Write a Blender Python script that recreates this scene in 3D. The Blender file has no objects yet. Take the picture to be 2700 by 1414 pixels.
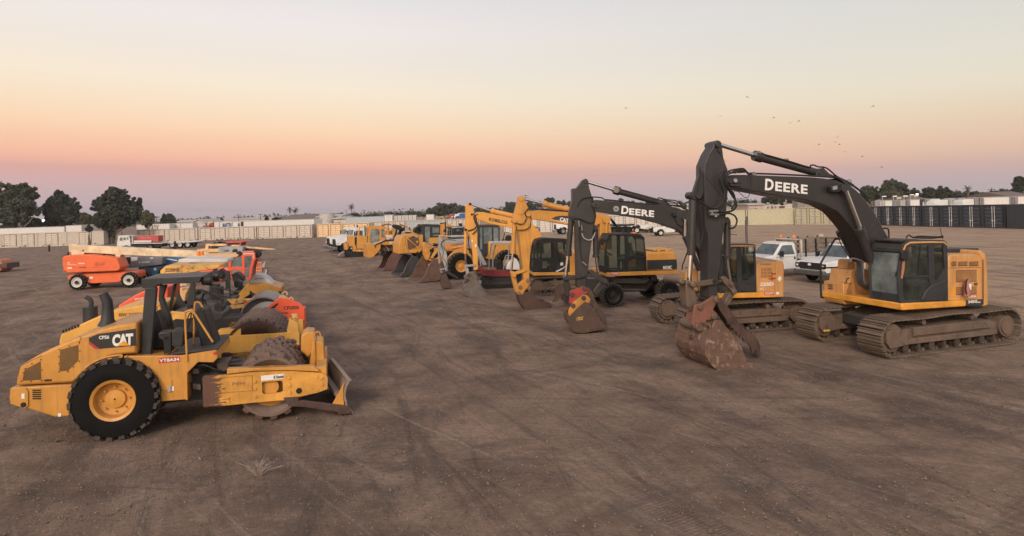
import bpy, math, random
import numpy as np
from mathutils import Vector, Matrix
from math import sin, cos, pi, radians, hypot, atan2, sqrt
random.seed(7)
sc = bpy.context.scene
COL = sc.collection
# ------------------------------------------------------------------ camera
F, CX, CY, RHO, HC = 1650.0, 1350.0, 552.0, radians(1.907), 4.3
cd = bpy.data.cameras.new('camera'); cam = bpy.data.objects.new('camera', cd); COL.objects.link(cam)
cd.sensor_fit = 'HORIZONTAL'; cd.sensor_width = 36; cd.lens = 36*F/2700
cd.shift_y = -(707-CY)/2700; cd.clip_start = .1; cd.clip_end = 9000
cam.matrix_world = Matrix.Translation((0, 0, HC)) @ Matrix.Rotation(pi/2, 4, 'X') @ Matrix.Rotation(-RHO, 4, 'Z')
sc.camera = cam
# ------------------------------------------------------------------ light
sc.view_settings.view_transform = 'Standard'; sc.view_settings.look = 'None'
sc.view_settings.exposure = 0; sc.view_settings.gamma = 1
def lin(c):
    if isinstance(c, str): c = [int(c[i:i+2], 16)/255 for i in (0, 2, 4)]
    return tuple(x/12.92 if x <= .04045 else ((x+.055)/1.055)**2.4 for x in c)+(1,)
SUN_EL, SUN_AZ = radians(30), radians(196)      # azimuth measured clockwise from +Y
w = bpy.data.worlds.new('World'); sc.world = w; w.use_nodes = True
nt = w.node_tree; N = nt.nodes; Lk = nt.links; N.clear()
tc = N.new('ShaderNodeTexCoord'); sp = N.new('ShaderNodeSeparateXYZ'); Lk.new(tc.outputs['Generated'], sp.inputs[0])
def ramp(stops, src):
    r = N.new('ShaderNodeValToRGB'); e = r.color_ramp.elements
    while len(e) > 1: e.remove(e[-1])
    e[0].position = stops[0][0]; e[0].color = lin(stops[0][1])
    for p, c in stops[1:]:
        x = e.new(p); x.color = lin(c)
    Lk.new(src, r.inputs[0]); return r
tz = N.new('ShaderNodeMath'); tz.operation = 'MULTIPLY_ADD'; tz.inputs[1].default_value = .030      # the twilight bands lie slightly askew
Lk.new(sp.outputs[0], tz.inputs[0]); Lk.new(sp.outputs[2], tz.inputs[2])
warm = ramp([(0, 'b0a2a9'), (.008, 'bba8ad'), (.024, 'c6abad'), (.04, 'd0aca9'), (.057, 'daa89f'), (.068, 'ecb49f'), (.081, 'f5bfa3'), (.097, 'f8c8aa'), (.119, 'fad6b5'),
             (.145, 'f8dfc2'), (.18, 'f6e7d1'), (.224, 'efe5da'), (.268, 'eee6e3'), (.33, 'e2dfe2'), (.5, 'c6c6cf'), (1, 'a3a2ad')], tz.outputs[0])
cool = ramp([(0, 'a79fa5'), (.006, 'ada4a9'), (.022, 'b4a7aa'), (.04, 'bda9aa'), (.056, 'caaea6'), (.07, 'd8b8a5'), (.09, 'dfc3a9'), (.118, 'e2ceb3'),
             (.155, 'e3dac6'), (.2, 'dddacd'), (.26, 'd5d5cd'), (.33, 'cfd1d2'), (.5, 'c0c2c8'), (1, 'a3a2ad')], tz.outputs[0])
mr = N.new('ShaderNodeMapRange'); mr.inputs[1].default_value = -.25; mr.inputs[2].default_value = .75
Lk.new(sp.outputs[0], mr.inputs[0])
mx = N.new('ShaderNodeMix'); mx.data_type = 'RGBA'
Lk.new(mr.outputs[0], mx.inputs[0]); Lk.new(warm.outputs[0], mx.inputs[6]); Lk.new(cool.outputs[0], mx.inputs[7])
# the bright side of the twilight, round the set sun behind the camera: low sky texture
sky = N.new('ShaderNodeTexSky'); sky.sky_type = 'NISHITA'; sky.sun_disc = False
sky.sun_elevation = SUN_EL; sky.sun_rotation = SUN_AZ; sky.air_density = 1.6; sky.dust_density = 3
glow = N.new('ShaderNodeMapRange'); glow.inputs[1].default_value = .15; glow.inputs[2].default_value = -.8
Lk.new(sp.outputs[1], glow.inputs[0])
b1 = N.new('ShaderNodeBackground'); b1.inputs[1].default_value = 1.03; Lk.new(mx.outputs[2], b1.inputs[0])
b2 = N.new('ShaderNodeBackground'); Lk.new(sky.outputs[0], b2.inputs[0])
mg = N.new('ShaderNodeMath'); mg.operation = 'MULTIPLY'; mg.inputs[1].default_value = .10; Lk.new(glow.outputs[0], mg.inputs[0]); Lk.new(mg.outputs[0], b2.inputs[1])
ad = N.new('ShaderNodeAddShader'); Lk.new(b1.outputs[0], ad.inputs[0]); Lk.new(b2.outputs[0], ad.inputs[1])
wo = N.new('ShaderNodeOutputWorld'); Lk.new(ad.outputs[0], wo.inputs[0])
sd = bpy.data.lights.new('sun', 'SUN'); sd.energy = 1.6; sd.angle = radians(14); sd.color = (1, .86, .72)
so = bpy.data.objects.new('sun', sd); COL.objects.link(so)
sv = Vector((sin(SUN_AZ)*cos(SUN_EL), cos(SUN_AZ)*cos(SUN_EL), sin(SUN_EL)))
so.rotation_euler = sv.to_track_quat('Z', 'Y').to_euler()
# ------------------------------------------------------------------ measuring: photo pixel -> ray -> point in the yard
ZM = {0: (0, 0, 1), 1: (0, 700, 2.698), 2: (400, 700, 2.698), 3: (0, 460, 4.2156), 4: (400, 520, 4.818), 5: (850, 520, 4.8175), 6: (1150, 480, 3.3733),
      7: (1450, 440, 2.9325), 8: (1750, 350, 4.496), 9: (1740, 620, 3.55), 10: (2050, 600, 3.5508), 11: (2200, 440, 5.152), 12: (540, 590, 6.425),
      13: (140, 620, 5.6214), 14: (860, 560, 11.24), 15: (1040, 560, 6.7455), 16: (1400, 560, 6.44), 17: (1960, 600, 7.494), 18: (360, 700, 6.744), 19: (1600, 220, 3.22)}
def uv(pts):
    k = 0; out = []
    for p in pts:
        if isinstance(p, int): k = p; continue
        a, b, s = ZM[k]; out.append((a+p[0]/s, b+p[1]/s))
    return out
def ray(u, v):
    a = (u-CX)/F; b = (CY-v)/F
    return a*cos(RHO)+b*sin(RHO), -a*sin(RHO)+b*cos(RHO)
def W(k, x, y, Y):                     # point at depth Y
    u, v = uv([k, (x, y)])[0]; a, t = ray(u, v); return Vector((a*Y, Y, HC+t*Y))
def gx(k, x, Y):                       # ground x at depth Y under a column
    u = uv([k, (x, 0)])[0][0]
    v = 560
    for _ in range(3):
        a, t = ray(u, v); v += (-HC/Y-t)*F*-1
    return ray(u, v)[0]*Y
# ------------------------------------------------------------------ materials
def nd(nt, t, **kw):
    n = nt.nodes.new(t)
    for k, v in kw.items(): setattr(n, k, v)
    return n
MC = {}
def noise(nt, src, scale, detail=4, rough=.6, dist=0):
    n = nd(nt, 'ShaderNodeTexNoise'); n.inputs['Scale'].default_value = scale; n.inputs['Detail'].default_value = detail
    n.inputs['Roughness'].default_value = rough; n.inputs['Distortion'].default_value = dist
    nt.links.new(src, n.inputs['Vector']); return n.outputs['Fac']
def rmp(nt, src, lo, hi, a=0., b=1.):
    m = nd(nt, 'ShaderNodeMapRange'); m.inputs[1].default_value = lo; m.inputs[2].default_value = hi
    m.inputs[3].default_value = a; m.inputs[4].default_value = b; nt.links.new(src, m.inputs[0]); return m.outputs[0]
def mixc(nt, f, a, b, bt='MIX'):
    m = nd(nt, 'ShaderNodeMix', data_type='RGBA', blend_type=bt)
    for s, i in ((f, 0), (a, 6), (b, 7)):
        if isinstance(s, bpy.types.NodeSocket): nt.links.new(s, m.inputs[i])
        else: m.inputs[i].default_value = s
    return m.outputs[2]
def mul(nt, a, b, op='MULTIPLY'):
    m = nd(nt, 'ShaderNodeMath', operation=op)
    for s, i in ((a, 0), (b, 1)):
        if isinstance(s, bpy.types.NodeSocket): nt.links.new(s, m.inputs[i])
        else: m.inputs[i].default_value = s
    return m.outputs[0]
DUST = (.19, .132, .096, 1)
def mat(name, col, rough=.5, metal=0, dust=.35, rust=0, rc=(.075, .034, .022, 1), sc_=2.0, bump=.0, bs=30, vary=.18, streak=0, chip=None, spec=.5):
    if name in MC: return MC[name]
    if isinstance(col, str): col = lin(col)
    if len(col) == 3: col = tuple(col)+(1,)
    m = bpy.data.materials.new(name); m.use_nodes = True; t = m.node_tree; t.nodes.clear(); MC[name] = m
    tc = nd(t, 'ShaderNodeTexCoord'); o = tc.outputs['Object']
    p = nd(t, 'ShaderNodeBsdfPrincipled'); out = nd(t, 'ShaderNodeOutputMaterial'); t.links.new(p.outputs[0], out.inputs[0])
    n1 = noise(t, o, sc_, 6, .65); dk = tuple(c*(1-vary*2) for c in col[:3])+(1,); lt = tuple(min(1, c*(1+vary)) for c in col[:3])+(1,)
    c = mixc(t, rmp(t, n1, .3, .7), dk, lt)
    if streak:
        mp = nd(t, 'ShaderNodeMapping'); mp.inputs['Scale'].default_value = (9, 9, .7); t.links.new(o, mp.inputs[0])
        c = mixc(t, mul(t, rmp(t, noise(t, mp.outputs[0], 1.5, 4), .52, .75), streak), c, (.16, .10, .07, 1))
    if chip:      # bare patches: (threshold, x0, x1) rust grows from x0 to x1 along the part
        sx = nd(t, 'ShaderNodeSeparateXYZ'); t.links.new(o, sx.inputs[0])
        mp = nd(t, 'ShaderNodeMapping'); mp.inputs['Scale'].default_value = (1, 2, 6); t.links.new(o, mp.inputs[0])
        q = mul(t, rmp(t, sx.outputs[0], chip[0], chip[1], -.12, .5), noise(t, mp.outputs[0], 3, 8, .72), 'ADD')
        c = mixc(t, rmp(t, q, chip[2], chip[2]+.06), rc, c)
    if rust:
        n2 = noise(t, o, sc_*2.3, 9, .72, .4)
        c = mixc(t, rmp(t, n2, .68-rust*.3, .72-rust*.3+.04), c, rc)
    if dust:
        g = nd(t, 'ShaderNodeNewGeometry'); sz = nd(t, 'ShaderNodeSeparateXYZ'); t.links.new(g.outputs['Normal'], sz.inputs[0])
        up = rmp(t, sz.outputs[2], .2, .95, .12, 1.)
        c = mixc(t, mul(t, mul(t, up, rmp(t, noise(t, o, 5, 6), .3, .65)), dust), c, DUST)
    t.links.new(c, p.inputs['Base Color'])
    p.inputs['Metallic'].default_value = metal; p.inputs['Specular IOR Level'].default_value = spec
    t.links.new(rmp(t, n1, .3, .7, rough*.8, min(1, rough*1.3)), p.inputs['Roughness'])
    if bump:
        bp = nd(t, 'ShaderNodeBump'); bp.inputs['Strength'].default_value = bump; bp.inputs['Distance'].default_value = .02
        t.links.new(noise(t, o, bs, 5), bp.inputs['Height']); t.links.new(bp.outputs[0], p.inputs['Normal'])
    return m
def emis(name, col, s):
    if name in MC: return MC[name]
    m = bpy.data.materials.new(name); m.use_nodes = True; t = m.node_tree; t.nodes.clear(); MC[name] = m
    e = nd(t, 'ShaderNodeEmission'); e.inputs[0].default_value = lin(col); e.inputs[1].default_value = s
    o = nd(t, 'ShaderNodeOutputMaterial'); t.links.new(e.outputs[0], o.inputs[0]); return m
def glassmat(name, tint, op=.45, dcol=(.05, .06, .055, 1)):
    m = bpy.data.materials.new(name); m.use_nodes = True; t = m.node_tree; t.nodes.clear(); MC[name] = m
    tr = nd(t, 'ShaderNodeBsdfTransparent'); tr.inputs[0].default_value = tint
    p = nd(t, 'ShaderNodeBsdfPrincipled'); p.inputs['Roughness'].default_value = .06; p.inputs['IOR'].default_value = 1.5
    tc = nd(t, 'ShaderNodeTexCoord'); n = noise(t, tc.outputs['Object'], 1.7, 5)
    t.links.new(mixc(t, rmp(t, n, .3, .7), dcol, tuple(min(1, c*2.2) for c in dcol[:3])+(1,)), p.inputs['Base Color'])
    mx = nd(t, 'ShaderNodeMixShader'); t.links.new(rmp(t, n, .2, .8, op-.15, op+.2), mx.inputs[0])
    t.links.new(tr.outputs[0], mx.inputs[1]); t.links.new(p.outputs[0], mx.inputs[2])
    o = nd(t, 'ShaderNodeOutputMaterial'); t.links.new(mx.outputs[0], o.inputs[0]); return m
GLASS = glassmat('cab_glass', (.84, .88, .85, 1), .16, (.05, .055, .05, 1)); GLASSD = glassmat('dusty_sky_glass', (.55, .6, .6, 1), .62, (.135, .155, .155, 1))  # second glass: dust, with sky reflection painted into its pale blue-grey colour
CATY = mat('cat_yellow', (.56, .25, .042), .45, streak=.4, dust=.5, vary=.09, rust=.06, rc=(.30, .13, .04, 1))
CATW = mat('worn_yellow', (.62, .29, .05), .5, rust=.12, dust=.35, chip=(1.5, 2.5, .64), rc=(.10, .045, .03, 1), streak=.3)
BOMY = mat('bomag_yellow', (.72, .36, .065), .5, streak=.2, rust=.1, vary=.08)
BOMC = mat('chipped_yellow', (.72, .38, .09), .6, rust=.42, rc=(.05, .03, .025, 1), sc_=1.2)
DEEY = mat('deere_yellow', (.58, .28, .09), .55, streak=.5, dust=.65, vary=.09, rust=.06, rc=(.33, .16, .06, 1))
DEEB = mat('bright_yellow_skirt', (.68, .30, .04), .45, dust=.25)
KOBY = mat('kobelco_yellow', (.66, .30, .055), .42, streak=.25, vary=.06)
BOOM = mat('boom_charcoal', (.030, .027, .028), .36, dust=.10, streak=.12, vary=.1, spec=.4)
BLK = mat('black_steel', (.014, .0135, .014), .5, dust=.2, spec=.3)
BLK2 = mat('black_plastic', (.018, .018, .019), .6, dust=.22, spec=.3)
GREY = mat('rops_grey', (.030, .031, .035), .5, dust=.25, spec=.3)
LGREY = mat('light_grey', (.30, .30, .31), .5, dust=.3)
STEEL = mat('chrome_rod', (.62, .6, .58), .16, metal=1, dust=0, vary=.05)
RUBB = mat('tire_rubber', (.0075, .0075, .008), .75, dust=.10, bump=.25, vary=.25, spec=.12)
TREAD = mat('tread_rubber', (.05, .040, .034), .85, dust=.7, bump=.4, sc_=6, vary=.35)
TRK = mat('track_steel', (.15, .108, .082), .6, rust=.3, dust=.45, bump=.5, rc=(.08, .05, .035, 1))
UND = mat('undercarriage_dirt', (.125, .082, .06), .8, dust=.4, streak=.8, rust=.4, rc=(.055, .038, .030, 1), bump=.5, vary=.2)
ROLD = mat('greasy_roller', (.05, .036, .03), .6, dust=.3, rust=.3)
DARKU = mat('dark_underbody', (.028, .025, .025), .7, dust=.6)
RUST = mat('rusty_bucket', (.125, .066, .046), .66, rust=.5, rc=(.26, .175, .125, 1), sc_=2.2, dust=.4, bump=.4, streak=.8, vary=.25)
RUSTD = mat('dark_rust', (.062, .031, .024), .55, rust=.35, rc=(.12, .052, .034, 1), dust=.18, bump=.3, streak=.25, vary=.2)
GRYB = mat('worn_bucket_steel', (.145, .118, .112), .4, rust=.4, rc=(.085, .055, .046, 1), dust=.1, metal=.2, streak=.3)
DRUMS = mat('smooth_drum', (.27, .225, .205), .5, dust=.3, rust=.15, metal=.15)
PADS = mat('pad_drum_rust', (.115, .062, .047), .6, rust=.3, rc=(.2, .12, .09, 1), dust=.35, bump=.3, sc_=5)
REDR = mat('coupler_red', (.33, .03, .02), .55, rust=.5, rc=(.10, .05, .04, 1), sc_=3)
REDG = mat('coupler_red_rust', (.19, .075, .05), .65, rust=.4, rc=(.34, .07, .035, 1), sc_=2.2, bump=.3)
ORNG = mat('lift_orange', (.74, .125, .035), .42, dust=.2, streak=.15, vary=.06)
ORNR = mat('roller_orange', (.78, .10, .04), .42, dust=.15, streak=.1, vary=.06)
PINK = mat('basket_orange', (.62, .19, .11), .55)
CREAM = mat('cream_boom', (.72, .55, .36), .5, streak=.2, dust=.15)
PEACH = mat('peach_paint', (.72, .43, .20), .5, rust=.1)
BLUE = mat('lift_blue', (.03, .13, .27), .45, dust=.3)
SLATE = mat('slate_grey', (.20, .205, .23), .5, dust=.3)
WHT = mat('white_paint', (.62, .61, .60), .35, dust=.25, vary=.06)
OFFW = mat('old_white', (.58, .55, .52), .5, dust=.25, streak=.2, vary=.08)
TRAIL = mat('trailer_white', (.60, .56, .54), .45, dust=.1, streak=.15, vary=.06)
CONW = mat('container_grey_white', (.50, .43, .37), .6, streak=.15, vary=.07, rust=.04)
CONO = mat('container_sand', (.68, .46, .27), .6, streak=.1, vary=.06)
CONT = mat('container_tan', (.45, .41, .29), .55, streak=.1, vary=.06)
CONB = mat('container_black', (.026, .032, .042), .45, dust=.15, vary=.1)
MAR = mat('mini_red', (.17, .01, .015), .4, dust=.3)
REDP = mat('red_paint', (.42, .055, .05), .5)
BROWN = mat('brown_grille', (.11, .055, .03), .7)
GRILL = mat('grille_mesh', (.20, .105, .035), .8, bump=.9, bs=220)
LABR = mat('label_red', (.50, .03, .03), .5, dust=0)
WLET = mat('letter_white', (.72, .69, .67), .5, dust=.05, vary=.04)
BLET = mat('letter_black', (.02, .02, .02), .5, dust=0)
YARR = mat('arrow_yellow', (.62, .40, .05), .5)
AMB = mat('amber_lens', (.8, .18, .02), .3, dust=0)
WOOD = mat('grey_wood', (.19, .145, .12), .8, streak=.5)
BARK = mat('bark', (.10, .075, .055), .9)
BARKL = mat('pale_bark', (.30, .25, .21), .8)
def leafmat(name, a, b):
    m = bpy.data.materials.new(name); m.use_nodes = True; t = m.node_tree; t.nodes.clear(); MC[name] = m
    tc = nd(t, 'ShaderNodeTexCoord'); p = nd(t, 'ShaderNodeBsdfPrincipled'); p.inputs['Roughness'].default_value = .7
    t.links.new(mixc(t, rmp(t, noise(t, tc.outputs['Object'], .55, 5), .35, .65), a, b), p.inputs['Base Color'])
    o = nd(t, 'ShaderNodeOutputMaterial'); t.links.new(p.outputs[0], o.inputs[0]); return m
LEAF = leafmat('leaf_eucalyptus', (.035, .042, .026, 1), (.075, .082, .05, 1))
LEAFD = leafmat('leaf_dark', (.024, .030, .020, 1), (.052, .058, .034, 1))
LEAFY = leafmat('leaf_olive', (.05, .055, .025, 1), (.11, .10, .045, 1))
LEAFF = leafmat('leaf_far', (.035, .042, .032, 1), (.07, .076, .055, 1))
# ------------------------------------------------------------------ mesh builder
def curve_mesh(polys, depth):
    cu = bpy.data.curves.new('tmp', 'CURVE'); cu.dimensions = '2D'; cu.fill_mode = 'BOTH'; cu.extrude = depth/2
    for pl in polys:
        s = cu.splines.new('POLY'); s.points.add(len(pl)-1); s.use_cyclic_u = True
        for i, p in enumerate(pl): s.points[i].co = (p[0], p[1], 0, 1)
    return _tomesh(cu)
def _tomesh(cu):
    o = bpy.data.objects.new('tmp', cu); COL.objects.link(o)
    dg = bpy.context.evaluated_depsgraph_get(); me = bpy.data.meshes.new_from_object(o.evaluated_get(dg))
    v = [tuple(x.co) for x in me.vertices]; f = [tuple(p.vertices) for p in me.polygons]
    COL.objects.unlink(o); bpy.data.objects.remove(o); bpy.data.curves.remove(cu); bpy.data.meshes.remove(me)
    return v, f
class MB:
    def __init__(s): s.v = []; s.f = []
    def add(s, v, f):
        n = len(s.v); s.v += [tuple(p) for p in v]; s.f += [tuple(i+n for i in q) for q in f]; return s
    def prism(s, pts, w0, w1, hw=None):
        n = len(pts); A = []
        for ww in (w0, w1):
            for (x, z) in pts:
                y = ww*(hw(z) if hw else 1); A.append((x, y, z))
        f = [tuple(range(n)), tuple(range(2*n-1, n-1, -1))]+[(i, n+i, n+(i+1) % n, (i+1) % n) for i in range(n)]
        return s.add(A, f)
    def holed(s, out, holes, w0, w1):
        v, f = curve_mesh([out]+holes, abs(w1-w0)); c = (w0+w1)/2
        return s.add([(a, c+z, b) for a, b, z in v], f)
    def box(s, x0, x1, y0, y1, z0, z1):
        return s.add([(x, y, z) for x in (x0, x1) for y in (y0, y1) for z in (z0, z1)],
                     [(0, 1, 3, 2), (4, 6, 7, 5), (0, 4, 5, 1), (2, 3, 7, 6), (0, 2, 6, 4), (1, 5, 7, 3)])
    def cyl(s, p, q, r, r2=None, n=14, cap=True):
        p = Vector(p); q = Vector(q); d = (q-p).normalized(); r2 = r if r2 is None else r2
        a = d.orthogonal().normalized(); b = d.cross(a)
        v = [p+(a*cos(t)+b*sin(t))*r for t in [2*pi*i/n for i in range(n)]]+[q+(a*cos(t)+b*sin(t))*r2 for t in [2*pi*i/n for i in range(n)]]
        f = [(i, (i+1) % n, n+(i+1) % n, n+i) for i in range(n)]
        if cap: f += [tuple(range(n-1, -1, -1)), tuple(range(n, 2*n))]
        return s.add(v, f)
    def tube(s, path, r, n=8):
        P = [Vector(p) for p in path]; rings = []; a = None
        for i, p in enumerate(P):
            d = (P[min(i+1, len(P)-1)]-P[max(i-1, 0)]).normalized()
            a = (a-d*a.dot(d)).normalized() if a else d.orthogonal().normalized()
            b = d.cross(a); rr = r[i] if isinstance(r, (list, tuple)) else r
            rings.append([p+(a*cos(2*pi*j/n)+b*sin(2*pi*j/n))*rr for j in range(n)])
        v = [q for R in rings for q in R]; k = len(P)
        f = [(i*n+j, i*n+(j+1) % n, (i+1)*n+(j+1) % n, (i+1)*n+j) for i in range(k-1) for j in range(n)]
        f += [tuple(range(n-1, -1, -1)), tuple(range((k-1)*n, k*n))]
        return s.add(v, f)
    def lathe(s, prof, c, n=40, closed=True):     # axis = y (w); prof = [(w, r)]
        k = len(prof); v = [(c[0]+r*cos(2*pi*i/n), c[1]+ww, c[2]+r*sin(2*pi*i/n)) for i in range(n) for (ww, r) in prof]
        f = [(i*k+j, ((i+1) % n)*k+j, ((i+1) % n)*k+(j+1) % k, i*k+(j+1) % k) for i in range(n) for j in range(k if closed else k-1)]
        return s.add(v, f)
    def ribbon(s, path, th, w0, w1):              # plate following path in the s-z plane
        n = len(path); o = []
        for i, (x, z) in enumerate(path):
            a = path[max(i-1, 0)]; b = path[min(i+1, n-1)]; dx, dz = b[0]-a[0], b[1]-a[1]; L = hypot(dx, dz) or 1
            o.append((x-dz/L*th, z+dx/L*th))
        for i in range(n-1):
            s.prism([path[i], path[i+1], o[i+1], o[i]], w0, w1)
        return s
    def obox(s, c, ax, hx, hy, hz):               # oriented box, ax = 3 unit axes
        c = Vector(c); X, Y, Z = [Vector(a) for a in ax]
        return s.add([c+X*hx*i+Y*hy*j+Z*hz*k for i in (-1, 1) for j in (-1, 1) for k in (-1, 1)],
                     [(0, 1, 3, 2), (4, 6, 7, 5), (0, 4, 5, 1), (2, 3, 7, 6), (0, 2, 6, 4), (1, 5, 7, 3)])
    def build(s, name, m, parent=None, bevel=0, loc=None, sm=True):
        me = bpy.data.meshes.new(name); me.from_pydata([tuple(p) for p in s.v], [], s.f); me.validate()
        import bmesh
        if len(me.polygons) < 30000:
            bm = bmesh.new(); bm.from_mesh(me); bmesh.ops.recalc_face_normals(bm, faces=bm.faces); bm.to_mesh(me); bm.free()
        if sm:
            me.polygons.foreach_set('use_smooth', [True]*len(me.polygons)); me.set_sharp_from_angle(angle=radians(32))
        me.materials.append(m)
        o = bpy.data.objects.new(name, me); COL.objects.link(o)
        if parent: o.parent = parent
        if loc: o.location = loc
        if bevel:
            b = o.modifiers.new('bevel', 'BEVEL'); b.width = bevel; b.segments = 2; b.limit_method = 'ANGLE'; b.angle_limit = radians(40); b.harden_normals = False
        return o
def tag(o, label=None, cat=None, group=None, kind=None):
    if label: o['label'] = label
    if cat: o['category'] = cat
    if group: o['group'] = group
    if kind: o['kind'] = kind
    return o
def smooth(P, k=3):
    if len(P) < 4: return P
    o = []
    for i in range(len(P)-1):
        a, b, c, d = P[max(i-1, 0)], P[i], P[i+1], P[min(i+2, len(P)-1)]
        for j in range(k):
            t = j/k; o.append(tuple(.5*(2*b[q]+(c[q]-a[q])*t+(2*a[q]-5*b[q]+4*c[q]-d[q])*t*t+(3*b[q]-a[q]-3*c[q]+d[q])*t**3) for q in (0, 1)))
    return o+[P[-1]]
def empty(name, loc, yaw, label, cat, group=None):
    o = bpy.data.objects.new(name, None); COL.objects.link(o); o.location = loc; o.rotation_euler.z = yaw; o.empty_display_size = .3
    return tag(o, label, cat, group)
def copy_tree(o, parent=None):
    c = o.copy(); COL.objects.link(c); c.parent = parent
    for ch in list(o.children): copy_tree(ch, c)
    return c
def text_mesh(txt, bold=0.012, shear=0, sp=1.0):
    cu = bpy.data.curves.new('t', 'FONT'); cu.body = txt; cu.size = 1; cu.offset = bold; cu.extrude = .5; cu.shear = shear; cu.space_character = sp
    cu.resolution_u = 3
    return _tomesh(cu)
# ------------------------------------------------------------------ a machine: a frame on the ground with lateral planes w
class Mach:
    def __init__(s, name, x, y, yaw, label, cat, sg=1, group=None, z=0):
        s.x, s.y, s.th, s.sg = x, y, radians(yaw), sg
        s.root = empty(name, (x, y, z), s.th, label, cat, group)
        s.d = (cos(s.th), sin(s.th)); s.n = (-sin(s.th), cos(s.th))
    def L(s, pts, w):
        o = []
        for (u, v) in uv(pts):
            a, t = ray(u, v)               # point = (aY, Y, HC+tY);  (p-O).n = w
            Y = (w+s.x*s.n[0]+s.y*s.n[1])/(a*s.n[0]+s.n[1]); X = a*Y
            o.append(((X-s.x)*s.d[0]+(Y-s.y)*s.d[1], HC+t*Y))
        return o
    def part(s, name, m, shapes, parent=None, bevel=.012, label=None):
        SP = {'stick_pins': 'stick_pin', 'coupler_pins': 'coupler_pin', 'boom_boss': 'boom_pin', 'yoke_bolts': 'bolt', 'work_lamp': 'work_lamp', 'canopy_posts': 'canopy_post', 'lifting_eye': 'lifting_eye', 'lifting_lugs': 'lifting_lug', 'link_': 'link',
              'idler_': 0, 'post': 'post', 'stickers': 'sticker', 'cab_sticker': 'sticker', 'tow_loop': 'tow_loop', 'engine_box': 'engine_box', 'head_lamp': 'head_lamp', 'trailer_wheel': 'wheel', 'platform_wheels': 'wheel', 'white_sticker': 'sticker', 'valve_pipes': 'valve_pipe', 'valve_block': 'valve_block', 'side_cutter': 'cutter_tooth', 'wear_strips': 'wear_strip', 'hood_vents': 'vent', 'chassis_vents': 'sticker', 'red_marks': 'red_mark', 'console': 'console', 'rod': 'rod', 'tool_box': 'tool_box', 'handrail': 'handrail', 'white_hoses': 'hose', 'boom_hoses': 'boom_hose', 'arm_hoses': 'arm_hose', 'hose_fittings': 'hose_fitting', 'hose_bundle': 'hose', 'levers': 'lever', 'line_pipe': 'line_pipe', 'hydraulic_hoses': 'hose', 'lift_hoses': 'hose', 'latches': 'latch', 'mast': 'mast', 'black_hoses': 'hose', 'bucket_ears': 'bucket_ear', 'cylinder_bracket': 'cylinder_bracket', 'stick_ears': 'stick_ear', 'thumb_bracket': 'thumb_bracket'}
        if len(shapes) > 1 and SP.get(name):
            for h in shapes: o = s.part(SP[name]+('' if SP[name] != name else '\0'), m, [h], parent, bevel)
            return o
        name = name.rstrip('\0')
        if name.endswith('cylinder') and any(h[0] == 'k' for h in shapes) and any(h[0] != 'k' for h in shapes):
            o = s.part(name, m, [h for h in shapes if h[0] != 'k'], parent, bevel)
            for h in shapes:
                if h[0] == 'k': s.part('cylinder_pin', m, [h], o, bevel)
            return o
        mb = MB()
        for h in shapes:
            t = h[0]
            if t == 'p':                   # ('p', pts, w_near, w_far[, holes])
                P = s.L(h[1], h[2])
                if len(h) > 4 and h[4]: mb.holed(P, [s.L(q, h[2]) for q in h[4]], h[2], h[3])
                else: mb.prism(P, h[2], h[3])
            elif t == 'q': mb.prism(h[1], h[2], h[3], *(h[4:5]))     # local profile
            elif t == 't':                 # ('t', pts, w, r)
                P = smooth(s.L(h[1], h[2])); mb.tube([(a, h[2], b) for a, b in P], h[3], 8)
            elif t == 'y':                 # cylinder through pixels
                P = s.L(h[1], h[2]); mb.cyl((P[0][0], h[2], P[0][1]), (P[1][0], h[2], P[1][1]), h[3], n=16)
            elif t == 'k':                 # lateral pin at pixel
                (a, b), = s.L(h[1], h[2]); mb.cyl((a, h[2], b), (a, h[3], b), h[4], n=18)
            elif t == 'b': mb.box(*h[1:])
            elif t == 'c': mb.cyl(*h[1:])
            elif t == 'tt': mb.tube(*h[1:])
            elif t == 'r':                 # ribbon along pixels (pts, th, w_meas, w0, w1)
                mb.ribbon(s.L(h[1], h[3]), h[2], h[4], h[5])
            elif t == 'l': mb.lathe(*h[1:])
        o = mb.build(name, m, parent or s.root, bevel)
        if label: o['label'] = label
        return o
    def decal(s, name, m, pts, w, th=.006, parent=None):
        return s.part(name, m, [('p', pts, w+s.sg*th, w+s.sg*.001)], parent, 0)
    def text(s, txt, m, pts, w, parent=None, bold=.012, name='lettering', th=.008, sp=1.0):    # pts: base-left, base-right, top-left
        A, B, C = s.L(pts, w+s.sg*th)
        v, f = text_mesh(txt, bold, sp=sp); xs = [p[0] for p in v]; ys = [p[1] for p in v]
        x0, x1, y0, y1 = min(xs), max(xs), min(ys), max(ys); mb = MB()
        V = []
        for (x, y, z) in v:
            a = (x-x0)/(x1-x0); b = (y-y0)/(y1-y0)
            V.append((A[0]+(B[0]-A[0])*a+(C[0]-A[0])*b, w+s.sg*(th if z > 0 else .001), A[1]+(B[1]-A[1])*a+(C[1]-A[1])*b))
        mb.add(V, f); return mb.build(name, m, parent or s.root, 0, sm=False)
    def cab(s, m, front, roof, rear, w0, w1, holes, glass=None, roofm=None, seat=True, th=.05, name='cab', fbar=.05, wind=True, wglass=None):
        """front bottom->top, roof front->rear, rear top->bottom; side shells with openings, panes, windscreen"""
        glass = glass or GLASS; sg = s.sg
        out = front+roof+rear; O = s.L(out, w0); Hh = [s.L(h, w0) for h in holes]
        Fp = s.L(front, w0); Rf = s.L(roof, w0); Rr = s.L(rear, w0)
        mb = MB(); mb.holed(O, Hh, w0, w0-sg*th); mb.holed(O, Hh, w1+sg*th, w1)
        lo, hi = min(w0, w1)+.004, max(w0, w1)-.004
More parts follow.
